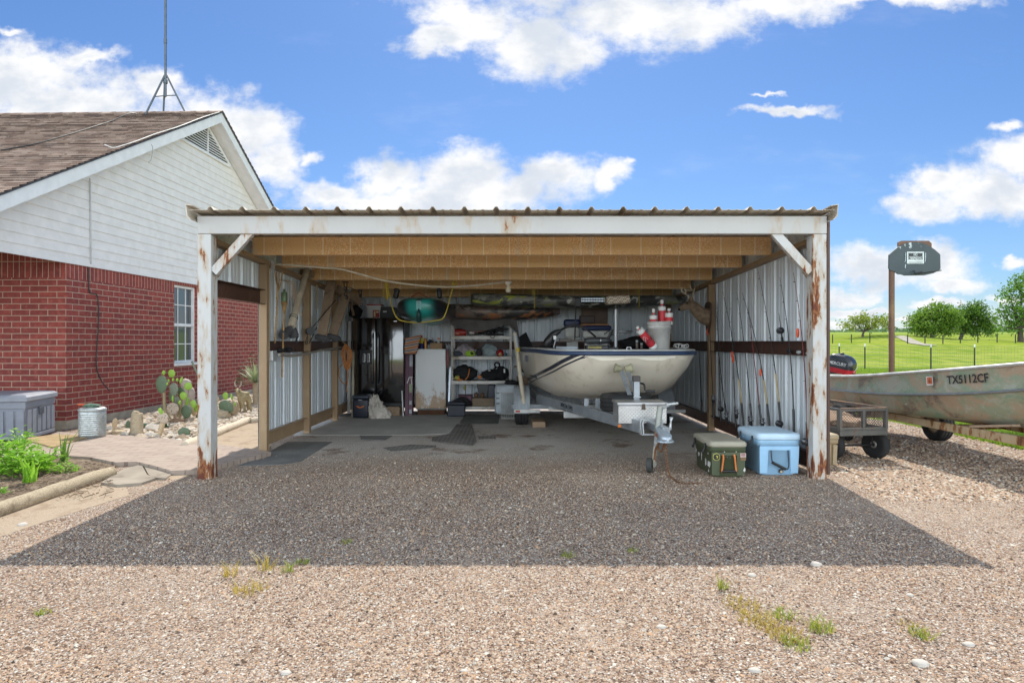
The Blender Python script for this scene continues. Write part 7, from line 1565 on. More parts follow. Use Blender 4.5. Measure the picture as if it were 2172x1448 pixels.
for s in (-1, 1):
    q = [(cxb+s*wb*.27, .03), (cxb+s*wb*.44, .03), (cxb+s*wb*.455, zB), (cxb+s*wb*.25, zB)]; m.prism([Vector((x, by(z)-.012, z)) for x, z in q][::s], (0, .02, 0))
m.prism([Vector((cxb+a*wb*.45, by(zB)-.0125, z)) for a, z in ((-1, zB-.03), (1, zB-.03), (1, zB+.01), (-1, zB+.01))], (0, .02, 0)); m.build('end_panel', mbc, bcb)
m = MB(); m.tube(spline([(cxb-wb*.19, by(zB)-.012, zB-.03), (cxb-wb*.195, by(.2)-.03, .2), (cxb-wb*.185, by(.16)-.04, .145)], 5), .006, 8); m.tube(spline([(cxb+wb*.20, by(zB)-.012, zB-.03), (cxb+wb*.205, by(.12)-.03, .14), (cxb+wb*.18, by(.1)-.04, .085), (cxb+wb*.12, by(.1)-.042, .075)], 5), .006, 8); hb_ = m.build('wire_handle', mblk, bc); m = MB(); m.cyl((cxb-wb*.185, by(.15)-.04, .145), (cxb+wb*.12, by(.1)-.042, .075), .014, n=12); m.build('grip', mblk, hb_)
m = MB(); m.cyl((cxb+.02, by(.03)-.02, .05), (cxb+.02, by(.03)+.01, .05), .022, n=16); dn = m.build('drain_plug', mblk, bc); m = MB(); m.cyl((cxb+.02, by(.03)-.024, .047), (cxb+.02, by(.03)-.0201, .047), .014, n=14); m.build('plug_core', M('tan_plug', (.45, .38, .28), .6), dn)
m = MB(); letters(m, 'RTIC', frame((BX0+.0185, BY0+.30, .275), (0, -1, 0), (0, 0, 1)), .22, .05, .001, 0, .01); m.build('lettering', mblk, bcb)
m = MB()
for yy in (BY0+.12, BY1-.14): m.tube([(BX0-.012, yy, bzt+.025), (BX0-.02, yy, bzt-.015), (BX0-.045, yy, bzt-.05)], .011, 8); m.tube([(BX0-.045, yy, bzt-.05), (BX0-.06, yy, bzt-.055)], .013, 8)
m.build('latch', mblk, bc)
tcx, tcb, tzt, tH = cooler('tan_cooler', 3.16, at(1779, 0, 6.95).x, 6.92, 7.55, at(0, 921, 6.92).z, 'tan hard cooler just outside behind the right front post', mtanc, mtanc)
m = MB(); xx = at(1779, 0, 6.95).x
for s in (0, 1): m.prism([Vector((xx-.14+s*.07, 6.935, .03)), Vector((xx-.10+s*.07, 6.935, .03)), Vector((xx-.095+s*.07, 6.925, tzt-.06)), Vector((xx-.14+s*.07, 6.925, tzt-.06))], (0, .02, 0))
m.build('end_panel', mtanc, tcb)
# ---------- right of the carport: aluminium boat on its trailer ----------
t = NT('worn_camo_aluminium'); o_ = t.obj(); n = t.noise(t.mapping(o_, (1, 1, 1.7)), 3.2, 6, .65, .6); n2 = t.noise(t.mapping(o_, (1, 1, 1.4), l=(4, 2, 1)), 2.1, 6, .65, .5); f = t.noise(o_, 26, 5, .7)
c = t.mix(t.sm(n, .42, .58), (.36, .26, .175), (.25, .28, .19)); c = t.mix(t.sm(n2, .52, .62), c, (.17, .12, .09)); c = t.mix(t.math('MULTIPLY', t.sm(n2, .46, .38), .7), c, (.36, .36, .30)); c = t.mix(t.math('MULTIPLY', t.sm(f, .52, .68), .5), c, (.40, .37, .32))
c = t.mix(t.math('MULTIPLY', t.sm(n, .60, .66), .6), c, (.13, .26, .17))
mhull2 = t.set(color=c, rough=t.math('MULTIPLY_ADD', f, .25, .38), metal=.08, normal=t.bump(t.noise(o_, 3, 3), .15, .03)); mbare = M('bare_aluminium', (.58, .57, .54), .4, .7, grime=(.40, .36, .3))
ab = thing('aluminium_boat', 'weathered green and brown aluminium boat parked on a trailer beside the carport', 'boat', (5.12, 7.6, .3))
S2 = [(9.85, .58, .86, .50, .48, .46), (9.2, .61, .86, .53, .48, .46), (8.4, .63, .90, .55, .48, .46), (7.5, .62, .98, .53, .50, .465), (6.6, .55, 1.07, .44, .57, .48), (5.9, .42, 1.15, .30, .68, .51), (5.3, .22, 1.22, .13, .84, .58), (4.95, .03, 1.27, .02, 1.0, .80)]
def s2i(ST, n=5):
    out = []
    for i in range(len(ST)-1):
        a = ST[max(0, i-1)]; b = ST[i]; c_ = ST[i+1]; d = ST[min(len(ST)-1, i+2)]
        for k in range(n):
            u = k/n; out.append(tuple(.5*((2*b[m])+(c_[m]-a[m])*u+(2*a[m]-5*b[m]+4*c_[m]-d[m])*u*u+(3*b[m]-a[m]-3*c_[m]+d[m])*u**3) for m in range(6)))
    return out+[ST[-1]]
SI = s2i(S2)
def cx2(y): return 5.12+.03*(9.85-y)/4
def sec2(y, g, zg, c_, zc, zk):
    zr = zg*.45+zc*.55+.02; h = [(g, zg), (g*.985, zg*.75+zr*.25), (g*.95+c_*.05, zr+.02), (g*.955+c_*.045+.012, zr), (g*.92+c_*.08, zr-.022), (c_*.6+g*.4, zr*.35+zc*.65), (c_, zc), (c_*.75, zc*.4+zk*.6), (c_*.35, zk+.02), (0, zk)]
    return [Vector((cx2(y)-x, y, z)) for x, z in h]+[Vector((cx2(y)+x, y, z)) for x, z in h[:-1][::-1]]
m = MB(); m.loft([sec2(*s) for s in SI]); m.add(sec2(*SI[0]), [tuple(range(19))])
inn = [[p+Vector((.02 if p.x < cx2(s[0]) else -.02, 0, .025)) for p in sec2(s[0], *s[1:])][::-1] for s in SI]; m.loft(inn); m.build('hull', mhull2, ab)
m = MB()
for s in (-1, 1): m.tube([Vector((cx2(y)+s*g, y, zg)) for y, g, zg, *_ in SI], .018, 8)
m.build('gunwale_rail', mbare, ab)
m = MB()
for s in (-1, 1): m.tube([Vector((cx2(y)+s*(g*.955+c_*.045+.012), y, zg*.45+zc*.55+.02)) for y, g, zg, c_, zc, zk in SI[:-2]], .016, 6)
m.build('spray_rail', M('dull_aluminium_rail', (.27, .28, .28), .4, .6), ab)
for y in (9.0, 7.6): m = MB(); g = .58; m.box(cx2(y)-g, cx2(y)+g, y-.15, y+.15, .62, .66, .006); m.build('bench_seat', mbare, ab)
m = MB(); fd = [s for s in SI if s[0] < 6.3]; m.loft([[Vector((cx2(y)+x*(g-.01), y, zg-.004)) for x in (-1, -.5, 0, .5, 1)] for y, g, zg, *_ in fd], smooth=False); m.build('bow_deck', mbare, ab)
def hullside(px):
    # left gunwale point in image column px
    best = min(SI, key=lambda s: abs(CX+F*(cx2(s[0])-s[1])/s[0]-px)); return best
k0 = (2053.5-CX)/F; yT = 6.6
for _ in range(30):
    i = min(range(len(SI)-1), key=lambda j: abs((SI[j][0]+SI[j+1][0])/2-yT)); a, b = SI[i], SI[i+1]; u = (yT-a[0])/(b[0]-a[0]); g = a[1]+(b[1]-a[1])*u; X_ = cx2(yT)-g*.99; yT = X_/k0
def hullframe(y, dz):
    i = max(j for j in range(len(SI)-1) if SI[j][0] >= y-1e-6); a, b = SI[i], SI[i+1]; u = (y-a[0])/(b[0]-a[0]); L = [a[k]+(b[k]-a[k])*u for k in range(6)]; s0 = sec2(y, *L[1:]); sa = sec2(a[0], *a[1:]); sb = sec2(b[0], *b[1:])
    p0, p1 = s0[0], s0[2]; up = (p0-p1).normalized(); fw = (sb[0]-sa[0]).normalized(); p = p0-up*dz; n_ = fw.cross(up).normalized()
    return p, fw, up, n_
p, fw, up, n_ = hullframe(yT, .105); p += n_*.012
m = MB(); letters(m, 'TX5112CF', frame(p, fw, up), .50, .088, .0008, 0, .018); m.build('registration', M('black_decal', (.012, .012, .012), .5), ab)
yS = yT+.30
p, fw, up, n_ = hullframe(7.02, .105); p += n_*.010; Mf = frame(p, fw, up)
m = MB(); m.add([Mf @ Vector(q) for q in ((-.05, -.05, .001), (.05, -.05, .001), (.05, .05, .001), (-.05, .05, .001))], [(0, 1, 2, 3)]); st = m.build('year_sticker', M('sticker_white', (.62, .58, .55), .5), ab)
m = MB(); m.add([Mf @ Vector(q) for q in ((-.038, -.033, .002), (.038, -.033, .002), (.038, .04, .002), (-.038, .04, .002))], [(0, 1, 2, 3)]); m.build('sticker_field', M('sticker_orange', (.55, .12, .04), .5), st)
m = MB(); letters(m, '6', Mf @ Matrix.Translation((0, .003, .002)), .026, .05, .0004); m.build('sticker_digit', M('sticker_black', (.02, .02, .02), .5), st)
# trailer
t2 = thing('old_boat_trailer', 'rusty yellow painted trailer under the aluminium boat', 'trailer', (5.12, 7.6, 0)); mty = rusty('rusty_cream_paint', (.45, .34, .21), (.28, .13, .05), (.12, .05, .025), .95, .6, stain=(.36, .24, .13)); mty_ = mty
for s in (-1, 1):
    m = MB(); a, b = Vector((5.10+s*.36, 9.9, .41)), Vector((5.10+s*.36, 5.9, .425)); m.beam(a, b, .05, .085, (0, 0, 1), .005); m.beam(b, Vector((5.14+s*.05, 4.3, .44)), .05, .085, (0, 0, 1), .005); m.build('frame_rail', mty, t2)
for a_, b_ in (((4.50, 8.80, .34), (5.75, 8.80, .34)), ((4.77, 7.2, .40), (5.43, 7.2, .40)), ((4.77, 6.2, .41), (5.43, 6.2, .41))): m = MB(); m.beam(a_, b_, .06, .05); m.build('cross_member', mty, t2)
m = MB(); m.cyl((5.12, 4.45, .395), (5.12, 4.45, ground_z(5.1, 4.45)+.02), .03, n=12); m.box(5.02, 5.22, 4.35, 4.55, ground_z(5.1, 4.45), ground_z(5.1, 4.45)+.019, .004); m.build('tongue_jack', mty, t2)
m = MB(); m.beam((4.76, 6.65, .475), (4.80, 6.15, .55), .10, .025, (0, 0, 1), .003); m.build('bunk_board', mwood, t2)
for wx in (4.50, 5.80):
    m = MB(); m.tyre((wx, 8.80, .255), (1, 0, 0), .255, .17, .15); wh = m.build('wheel', mtyre, t2); m = MB(); m.lathe([(.149, -.06), (.149, .06), (.12, .045), (.05, .055), (.04, .03), (.04, -.03)], (wx, 8.80, .255), (-1, 0, 0), 24); m.build('rim', M('tan_rim', (.36, .26, .16), .5, .3), wh)
# outboard
ob_ = thing('outboard_motor', 'black outboard motor with red band on the aluminium boat stern', 'outboard motor', (5.08, 9.95, .3)); Yo = 9.97; oc = at(1785.5, 775, Yo)
def orng(z, w, d, r, dy=0, n=5):
    out = []
    for sx, sy, a0 in ((1, 1, 0), (-1, 1, PI/2), (-1, -1, PI), (1, -1, 3*PI/2)):
        for k in range(n+1): a = a0+PI/2*k/n; out.append(Vector((sx*(w-r)+r*math.cos(a), sy*(d-r)+r*math.sin(a)+dy, z)))
    return out
Ro = Matrix.Translation(oc) @ Matrix.Rotation(.62, 4, 'Z') @ Matrix.Rotation(.18, 4, 'X') @ Matrix.Scale(1.1, 4)
t = NT('cowl_paint'); o2 = t.node('ShaderNodeAttribute'); o2.attribute_name = 'cz'; 
mcowl = M('black_cowl', (.022, .024, .03), .25, coat=.4, var=.05); mredp = M('red_band', (.50, .02, .03), .35)
m = MB(); m.loft([[Ro @ p for p in orng(*a)] for a in ((-.115, .105, .165, .05), (-.02, .115, .175, .06), (.06, .112, .172, .06), (.11, .10, .155, .06, .01), (.145, .075, .12, .05, .02), (.155, .04, .07, .03, .02))], 0, True, True, True); cw_ = m.build('cowl', mcowl, ob_)
m = MB(); m.loft([[Ro @ p for p in orng(*a)] for a in ((-.105, .1075, .1675, .05), (-.06, .1145, .1745, .055), (-.035, .1165, .1765, .058))], 0, True, True); m.build('red_band', mredp, cw_)
m = MB(); m.loft([[Ro @ p for p in orng(*a)] for a in ((-.155, .085, .14, .05), (-.14, .112, .175, .05), (-.116, .114, .178, .05))], 0, True, True, True); m.build('lower_pan', M('grey_black_pan', (.03, .032, .036), .4), ob_)
m = MB(); letters(m, 'MERCURY', Ro @ frame((-.1185, .0, .03), (0, -1, 0), (0, 0, 1)), .24, .045, .001, 0, .01); letters(m, 'M', Ro @ frame((.06, -.176, -.01), (1, 0, .3), (-.3, 0, 1)), .05, .03, .001) if False else None; m.build('cowl_lettering', M('white_decal', (.7, .7, .7), .4), cw_)
m = MB(); m.add([Ro @ Vector(q) for q in ((-.005, -.178, -.06), (.085, -.178, .02), (.09, -.178, .01), (.01, -.178, -.065))], [(0, 1, 2, 3)]); m.build('swoosh', M('white_decal', (.7, .7, .7), .4), cw_)
m = MB(); q = Ro @ Vector((0, .02, .155)); m.lathe([(.028, 0), (.032, .012), (.028, .02), (.012, .026)], q, n=16); m.build('fuel_cap', mblk, cw_)
m = MB(); m.cyl(oc+Vector((0, 0, -.13)), oc+Vector((.0, .03, -.75)), .06, .04, 14); m.box(oc.x-.09, oc.x+.09, oc.y-.12, oc.y-.03, oc.z-.34, oc.z-.15, .01); m.build('leg', mblk, ob_)
m = MB(); m.tube([oc+Vector((.10, -.12, -.13)), at(1812, 795, 9.75), at(1838, 801, 9.6)], [.02, .018, .022], 8); m.build('tiller', mblk, ob_)
m = MB(); m.tube(spline([Ro @ Vector((-.08, .15, -.14)), Ro @ Vector((-.1, .15, -.2)), Ro @ Vector((-.06, .05, -.22)), Ro @ Vector((-.05, -.02, -.16))], 5), .010, 6); m.build('carry_handle', mblk, ob_)
# ---------- garden cart ----------
CA = .16; CO_ = Vector((at(1831, 0, 7.25).x, 7.25, 0)); ct_ = thing('garden_cart', 'grey steel mesh garden cart with black tyres parked outside the right post', 'garden cart', CO_, CA)
CWm = WM[ct_.name]
mcart_ = M('grey_cart_steel', (.15, .15, .145), .5, .3, grime=(.17, .09, .06), gs=6); mrust_ = rusty('rust_brown_trim', (.16, .10, .07), amount=.6)
hw_, LL, zb_, zt_ = .285, 1.05, .30, .60
m = MB(); m.box(-hw_, hw_, 0, LL, zb_, zb_+.018); m.box(-hw_-.012, hw_+.012, -.015, -.001, zb_-.005, zb_+.055, .003); m.box(-hw_-.012, hw_+.012, LL+.001, LL+.015, zb_-.005, zb_+.055, .003); m.box(-hw_-.015, -hw_-.001, 0, LL, zb_-.005, zb_+.055, .003); m.box(hw_+.001, hw_+.015, 0, LL, zb_-.005, zb_+.055, .003); m.build('bed', mcart_, ct_, True)
mmesh = M('expanded_mesh', (.10, .09, .085), .5, .4)
def cpanel(p0, p1, name):
    p0 = Vector(p0); p1 = Vector(p1); d = p1-p0; L = d.length; up = Vector((0, 0, 1)); zA_, zB_ = zb_+.058, zt_
    m = MB()
    for u in (0, .5, 1) if L < .8 else (0, .33, .66, 1): q = p0+d*u; m.beam(q+up*zA_, q+up*zB_, .03, .03)
    m.beam(p0+up*(zB_-.015), p1+up*(zB_-.015), .026, .03); m.beam(p0+up*(zA_+.012), p1+up*(zA_+.012), .02, .024); o = m.build(name, mcart_, ct_, True)
    m = MB(); dn_ = d.normalized(); S_ = .034; hgt = zB_-zA_; n_ = int((L+hgt)/S_)
    for k in range(n_):
        for sgn in (1, -1):
            x0 = k*S_-hgt if sgn > 0 else k*S_
            a, b = (x0, 0), (x0+sgn*hgt, hgt)
            def clip(a, b):
                (xa, za), (xb, zb2) = a, b
                if xa > xb: xa, za, xb, zb2 = xb, zb2, xa, za
                if xb <= 0 or xa >= L: return None
                if xa < 0: za += (zb2-za)*(-xa)/(xb-xa); xa = 0
                if xb > L: zb2 = za+(zb2-za)*(L-xa)/(xb-xa); xb = L
                return (xa, za), (xb, zb2)
            r_ = clip(a, b)
            if r_: m.tube([p0+dn_*r_[0][0]+up*(zA_+r_[0][1]), p0+dn_*r_[1][0]+up*(zA_+r_[1][1])], .0022, 4, False)
    m.build('mesh', mmesh, o, True); return o
cpanel((-hw_, 0, 0), (hw_, 0, 0), 'end_panel'); cpanel((-hw_, LL, 0), (hw_, LL, 0), 'end_panel'); cpanel((-hw_-.004, .02, 0), (-hw_-.004, LL-.02, 0), 'side_panel'); cpanel((hw_+.004, .02, 0), (hw_+.004, LL-.02, 0), 'side_panel')
m = MB(); m.beam((-hw_, -.002, zt_+.002), (hw_, -.002, zt_+.002), .03, .012); m.beam((hw_+.004, 0, zt_+.002), (hw_+.004, LL, zt_+.002), .03, .012); m.build('top_rim', mrust_, ct_, True)
for y_ in (.16, LL-.14):
    m = MB(); m.cyl((-.32, y_, .16), (.32, y_, .16), .011, n=10)
    for s in (-1, 1): m.tube(spline([(s*.12, y_, zb_-.003), (s*.22, y_, .26), (s*.25, y_, .16)], 5), .012, 8)
    m.build('axle', mblk, ct_, True)
    for s in (-1, 1):
        m = MB(); ax_ = Vector((1, .28*(1 if y_ < .5 else 0), 0)); c_ = Vector((s*.285, y_, .165)); m.lathe([(.085, -.042), (.12, -.052), (.15, -.044), (.162, -.022), (.166, 0), (.162, .022), (.15, .044), (.12, .052), (.085, .042)], c_, ax_, 36); wh = m.build('wheel', mtyre, ct_, True); m = MB(); m.lathe([(.086, -.036), (.086, .036), (.07, .034), (.03, .045), (.022, .05), (.022, -.05), (.03, -.045), (.07, -.034)], c_, ax_, 24); m.build('rim', M('zinc_rim', (.36, .34, .31), .5, .5), wh, True)
def cw2(x, y, z): return CWm @ Vector((x, y, z))
mbag = M('tan_sacking', (.34, .225, .15), .9, var=.2, bump=.5, bscale=60, bd=.006)
for (x, y, z, r, rz_, l, sd) in ((-.02, .38, zb_+.09, (.24, .30, .085), .2, 'tan feed sack lying in the garden cart, nearer the post', 3), (.08, .62, zb_+.12, (.19, .25, .09), .5, 'tan sack slumped over the back of the other in the cart', 5)):
    m = MB(); m.blob(cw2(x, y, z), r, .22, sd, 4, 1.6, rot=Matrix.Rotation(rz_, 3, 'Z'), flat=-.07); m.build('feed_sack', mbag, label=l, cat='sack', group='sacks in the garden cart')
# ---------- basketball hoop ----------
Yh = 11.4; hp = thing('basketball_hoop', 'old basketball backboard on a rusty pole with a no trespassing sign', 'basketball hoop', at(1895, 0, Yh) * 1.0); hp.location.z = 0; WM[hp.name] = Matrix.Translation(hp.location)
mpole = rusty('rusty_pole', (.15, .075, .045), (.24, .11, .05), (.09, .04, .03), .6, .6, stain=(.34, .22, .12), stretch=(1, 1, .2))
px_ = at(1895.5, 0, Yh).x; m = MB(); m.cyl((px_, Yh+.06, -.02), (px_, Yh+.06, at(0, 540, Yh).z), .048, n=16); m.cyl((px_, Yh+.06, at(0, 697, Yh).z), (px_, Yh+.06, at(0, 692, Yh).z), .058, n=16); m.build('pole', mpole, hp)
def hq(zx, zy, y=Yh): return at(1880+zx*120/2044, 505+zy*85/1448, y)
m = MB(); outl = [(105, 600), (400, 340), (560, 240), (720, 185), (900, 155), (1060, 150), (1220, 160), (1400, 205), (1600, 310), (1760, 420), (1950, 590), (1960, 1110), (1900, 1170), (1700, 1270), (1400, 1340), (680, 1350), (560, 1310), (440, 1300), (300, 1210), (140, 1150), (95, 1090)]
t = NT('faded_backboard'); o_ = t.obj(); n = t.noise(t.mapping(o_, (1, 1, .4)), 9, 6, .7); x, y, z = t.xyz(o_); c = t.mix(t.noise(o_, 3, 4), (.035, .05, .06), (.065, .085, .10)); rim = t.math('MULTIPLY', t.math('MULTIPLY', t.sm(z, 2.93, 3.03), .13), 1.0); c = t.mix(t.sm(t.math('ADD', n, rim), .66, .70), c, (.48, .54, .56))
mbb = t.set(color=c, rough=.6, normal=t.bump(n, .1, .004)); m.prism([hq(*p) for p in outl], (0, .03, 0)); bb = m.build('backboard', mbb, hp)
m = MB()
for px in (690, 1410):
    m.tube([hq(px+10, 520, Yh-.004), hq(px+5, 700, Yh-.004), hq(px, 800, Yh-.004), hq(px-20, 860, Yh-.004)], .006, 5)
m.tube([hq(690, 950, Yh-.004), hq(680, 1080, Yh-.004)], .008, 5); m.build('target_line', M('chalky_paint', (.5, .58, .62), .7), bb)
m = MB(); m.prism([hq(*p, Yh+.04) for p in ((415, 150), (540, 95), (1540, 95), (1640, 190), (1640, 330), (415, 330))], (0, .02, 0)); m.build('backing_plate', mpole, hp)
m = MB(); m.prism([hq(*p, Yh-.008) for p in ((750, 490), (1360, 490), (1360, 920), (750, 920))], (0, .006, 0)); sg = m.build('no_trespassing_sign', M('sign_white', (.62, .66, .68), .5), hp)
m = MB(); m.add([hq(*p, Yh-.0095) for p in ((800, 540), (1310, 540), (1310, 780), (800, 780))], [(0, 1, 2, 3)]); m.add([hq(*p, Yh-.0095) for p in ((800, 865), (1310, 865), (1310, 885), (800, 885))], [(0, 1, 2, 3)]); m.build('sign_field', M('sign_dark', (.03, .035, .04), .5), sg)
m = MB(); letters(m, 'NO', frame(hq(1055, 595, Yh-.0105), (1, 0, 0), (0, 0, 1)), .066, .048, .0005, 0, .02); letters(m, 'TRESPASSING', frame(hq(1055, 720, Yh-.0105), (1, 0, 0), (0, 0, 1)), .22, .05, .0005, 0, .02); m.build('sign_lettering', M('sign_letter', (.65, .69, .71), .5), sg)
m = MB(); rr = hq(1480, 1240, Yh-.26); m.tube([rr+Vector((.20*math.cos(a), .20*math.sin(a), .03*math.cos(a))) for a in [2*PI*i/28 for i in range(28)]], .009, 6, closed=True); m.tube([hq(1000, 1180, Yh-.01), rr+Vector((-.19, .03, -.02))], .01, 6); m.tube([hq(1300, 1210, Yh-.01), rr+Vector((-.1, .17, 0))], .01, 6); m.build('rim', mblk, hp)
# ---------- wire fence on steel posts ----------
mtp = M('t_post', (.02, .028, .022), .6); mtip = M('white_tip', (.70, .72, .70), .5); mwf = M('galvanised_wire', (.22, .25, .22), .5, .5)
fn = thing('wire_fence', 'woven wire fence on dark steel posts with white tips across the pasture', 'fence', (22, 29, 0))
FP = [(1700, 728, 779, 33.5), (1780, 728, 782, 32.2), (1834.5, 728.5, 786, 30.2), (1974.5, 729.5, 790.5, 28.0), (2067, 730, 784, 29.6), (2180, 730, 783, 29.8)]
tops = []; bots = []
for (px, yt, yb, Y) in FP:
    b = at(px, yb, Y); b.z = ground_z(b.x, b.y); tp = at(px, yt, Y); tops.append(tp); bots.append(b)
    m = MB(); tip = tp-(tp-b)*.12; m.beam(b, tip, .05, .03, (0, 1, 0)); po = m.build('post', mtp, fn); m = MB(); m.beam(tip, tp, .052, .032, (0, 1, 0)); m.build('tip', mtip, po)
m = MB()
for i in range(len(FP)-1):
    for k in range(9):
        f_ = k/8*.92; m.tube([bots[i].lerp(tops[i], f_), bots[i+1].lerp(tops[i+1], f_)], .0065, 3, False)
    L = (bots[i+1]-bots[i]).length; n_ = int(L/.16)
    for k in range(n_): u = k/n_; m.tube([bots[i].lerp(bots[i+1], u), (bots[i].lerp(bots[i+1], u)).lerp(tops[i].lerp(tops[i+1], u), .92)], .0035, 3, False)
m.build('woven_wire', mwf, fn)
fb_ = thing('far_fence', 'distant line of thin dark posts across the pasture', 'fence', (45, 66, 1.2))
FB = [1766, 1806, 1845, 1886, 1925, 1962, 2000, 2037, 2074, 2115, 2154]; pts = []
for i, px in enumerate(FB):
    Y = 62.0+1.5*math.sin(i*.9); b = at(px, 0, Y); b.z = ground_z(b.x, b.y); m = MB(); m.beam(b-Vector((0, 0, .1)), b+Vector((0, 0, .85 if i != 2 else 1.0)), .07, .07, (0, 1, 0)); m.build('post', mtp, fb_); pts.append(b)
m = MB()
for z_ in (.3, .55, .8): m.tube([p+Vector((0, 0, z_)) for p in pts], .008, 3, False)
m.build('wire', mwf, fb_)
# ---------- trees ----------
def tree(name, label, px, pbase, Y, crown, n, ls, seed, cA, cB, trunk_r=.16, group='trees in the pasture', stems=1, gap=0.0):
    """crown: list of (px, py, rx_px, ry_px, dy) clumps measured in the photograph"""
    rg = random.Random(seed); nr = np.random.default_rng(seed); base = at(px, 0, Y); base.z = ground_z(base.x, base.y); k = Y/F
    o = thing(name, label, 'tree', base, group=group)
    mbark = M('bark', (.075, .058, .045), .9, var=.3); m = MB()
    top = [at(a, b, Y+dy) for a, b, rx, ry, dy in crown]
    cen = sum(top, Vector())/len(top); fork = base.lerp(cen, .38); fork.x = base.x+(cen.x-base.x)*.25
    m.tube(spline([base-Vector((0, 0, .2)), base.lerp(fork, .5)+Vector((rg.uniform(-.1, .1), 0, 0)), fork], 4), [trunk_r*(1.25-.5*i/8) for i in range(9)], 8)
    for c in top:
        q = fork.lerp(c, .55)+Vector((rg.uniform(-.3, .3), rg.uniform(-.3, .3), rg.uniform(-.1, .25))); m.tube(spline([fork, q, c], 4), [trunk_r*.6*(1-.85*i/8) for i in range(9)], 6)
        for _ in range(4):
            e = c+Vector((rg.uniform(-1, 1), rg.uniform(-1, 1), rg.uniform(-.4, 1)))*.9; m.tube([q.lerp(c, .6), e], [trunk_r*.2, .01], 5)
    m.build('trunk', mbark, o)
    V = []; tot = sum(c[2]*c[3] for c in crown)
    for (a, b, rx, ry, dy) in crown:
        c = at(a, b, Y+dy); N = int(n*rx*ry/tot); nc = max(6, N//22)
        # leaf clusters sit mostly towards the outside of each clump, leaving gaps
        d = nr.normal(size=(nc, 3)); d /= np.linalg.norm(d, axis=1)[:, None]; r_ = nr.uniform(.3, 1.25, nc)[:, None]
        cc_ = np.array(c)+d*r_*np.array([rx*k, rx*k*.9, ry*k])
        for q in cc_:
            mm = 22; dd = nr.normal(size=(mm, 3))*ls*1.5; V.append(np.concatenate([q[None]+dd], 0))
    C_ = np.concatenate(V, 0); N = len(C_); ax = nr.normal(size=(N, 3)); ax /= np.linalg.norm(ax, axis=1)[:, None]; b2 = np.cross(ax, nr.normal(size=(N, 3))); b2 /= np.linalg.norm(b2, axis=1)[:, None]
    s = ls*nr.uniform(.6, 1.3, (N, 1)); P = np.stack([C_-ax*s*.9, C_-b2*s*.45, C_+ax*s*.9, C_+b2*s*.45], 1).reshape(-1, 3)
    P = P-np.array(base); lm = leafmat('leaf_'+name, cA, cB, .35)
    np_mesh('crown', P, np.arange(4*N).reshape(-1, 4), lm, parent=o)
tree('mesquite_tree', 'small spreading yellow green mesquite tree on the bank', 1830, 722, 74, [(1838, 678, 30, 10, 0), (1812, 684, 22, 9, 1), (1868, 682, 18, 9, -1), (1795, 695, 13, 7, 0), (1882, 690, 9, 7, 0), (1845, 690, 26, 8, 1)], 1800, .16, 3, (.17, .22, .035), (.26, .30, .055), .13)
tree('oak_tree', 'bushy bright green oak left of the pair behind the fence', 1977, 723, 72, [(1985, 668, 32, 20, 0), (1955, 680, 26, 17, 1), (2012, 675, 22, 18, -1), (1970, 697, 32, 13, 0), (2005, 695, 26, 14, 1), (1940, 692, 14, 10, 0), (1995, 655, 16, 10, 0)], 7000, .17, 5, (.085, .17, .02), (.18, .28, .04), .2)
tree('oak_tree', 'darker oak right of the pair, partly behind the first', 2036, 722, 78, [(2060, 665, 28, 20, 0), (2040, 680, 22, 18, 1), (2085, 678, 20, 18, 0), (2060, 695, 32, 14, 0), (2095, 695, 14, 12, 1), (2075, 652, 14, 9, 0)], 6000, .17, 7, (.055, .125, .016), (.12, .21, .03), .2)
tree('pecan_tree', 'tall tree cut off by the right edge of the photo', 2165, 724, 66, [(2165, 605, 28, 20, 0), (2140, 625, 18, 14, 1), (2185, 635, 30, 22, 0), (2150, 655, 26, 18, 0), (2125, 672, 16, 12, 1), (2165, 685, 32, 20, 0), (2130, 695, 20, 12, 0), (2200, 600, 26, 26, 0), (2210, 670, 30, 30, 0)], 4200, .17, 9, (.08, .17, .022), (.15, .27, .04), .25)
# far tree line: reads as one low mass on the horizon
nr = np.random.default_rng(12); N = 5200; xx = nr.uniform(230, 640, N)*1.15; yy = np.full(N, 640.0)+nr.uniform(-10, 60, N); hh = np.abs(np.sin(xx*.021)+.6*np.sin(xx*.067+1)+.4*np.sin(xx*.19))*2.0+1.2
zz = np.array([ground_z(a, b) for a, b in zip(xx, yy)])+nr.uniform(0, 1, N)*hh; C_ = np.stack([xx, yy, zz], 1); ax = nr.normal(size=(N, 3)); ax /= np.linalg.norm(ax, axis=1)[:, None]; b2 = np.cross(ax, nr.normal(size=(N, 3))); b2 /= np.linalg.norm(b2, axis=1)[:, None]
P = np.stack([C_-ax*1.3, C_-b2*.9, C_+ax*1.3, C_+b2*.9], 1).reshape(-1, 3); np_mesh('far_treeline', P, np.arange(4*N).reshape(-1, 4), leafmat('far_leaf', (.10, .16, .10), (.13, .20, .12), .3), 'low hazy line of trees along the far horizon', 'trees', 'stuff')
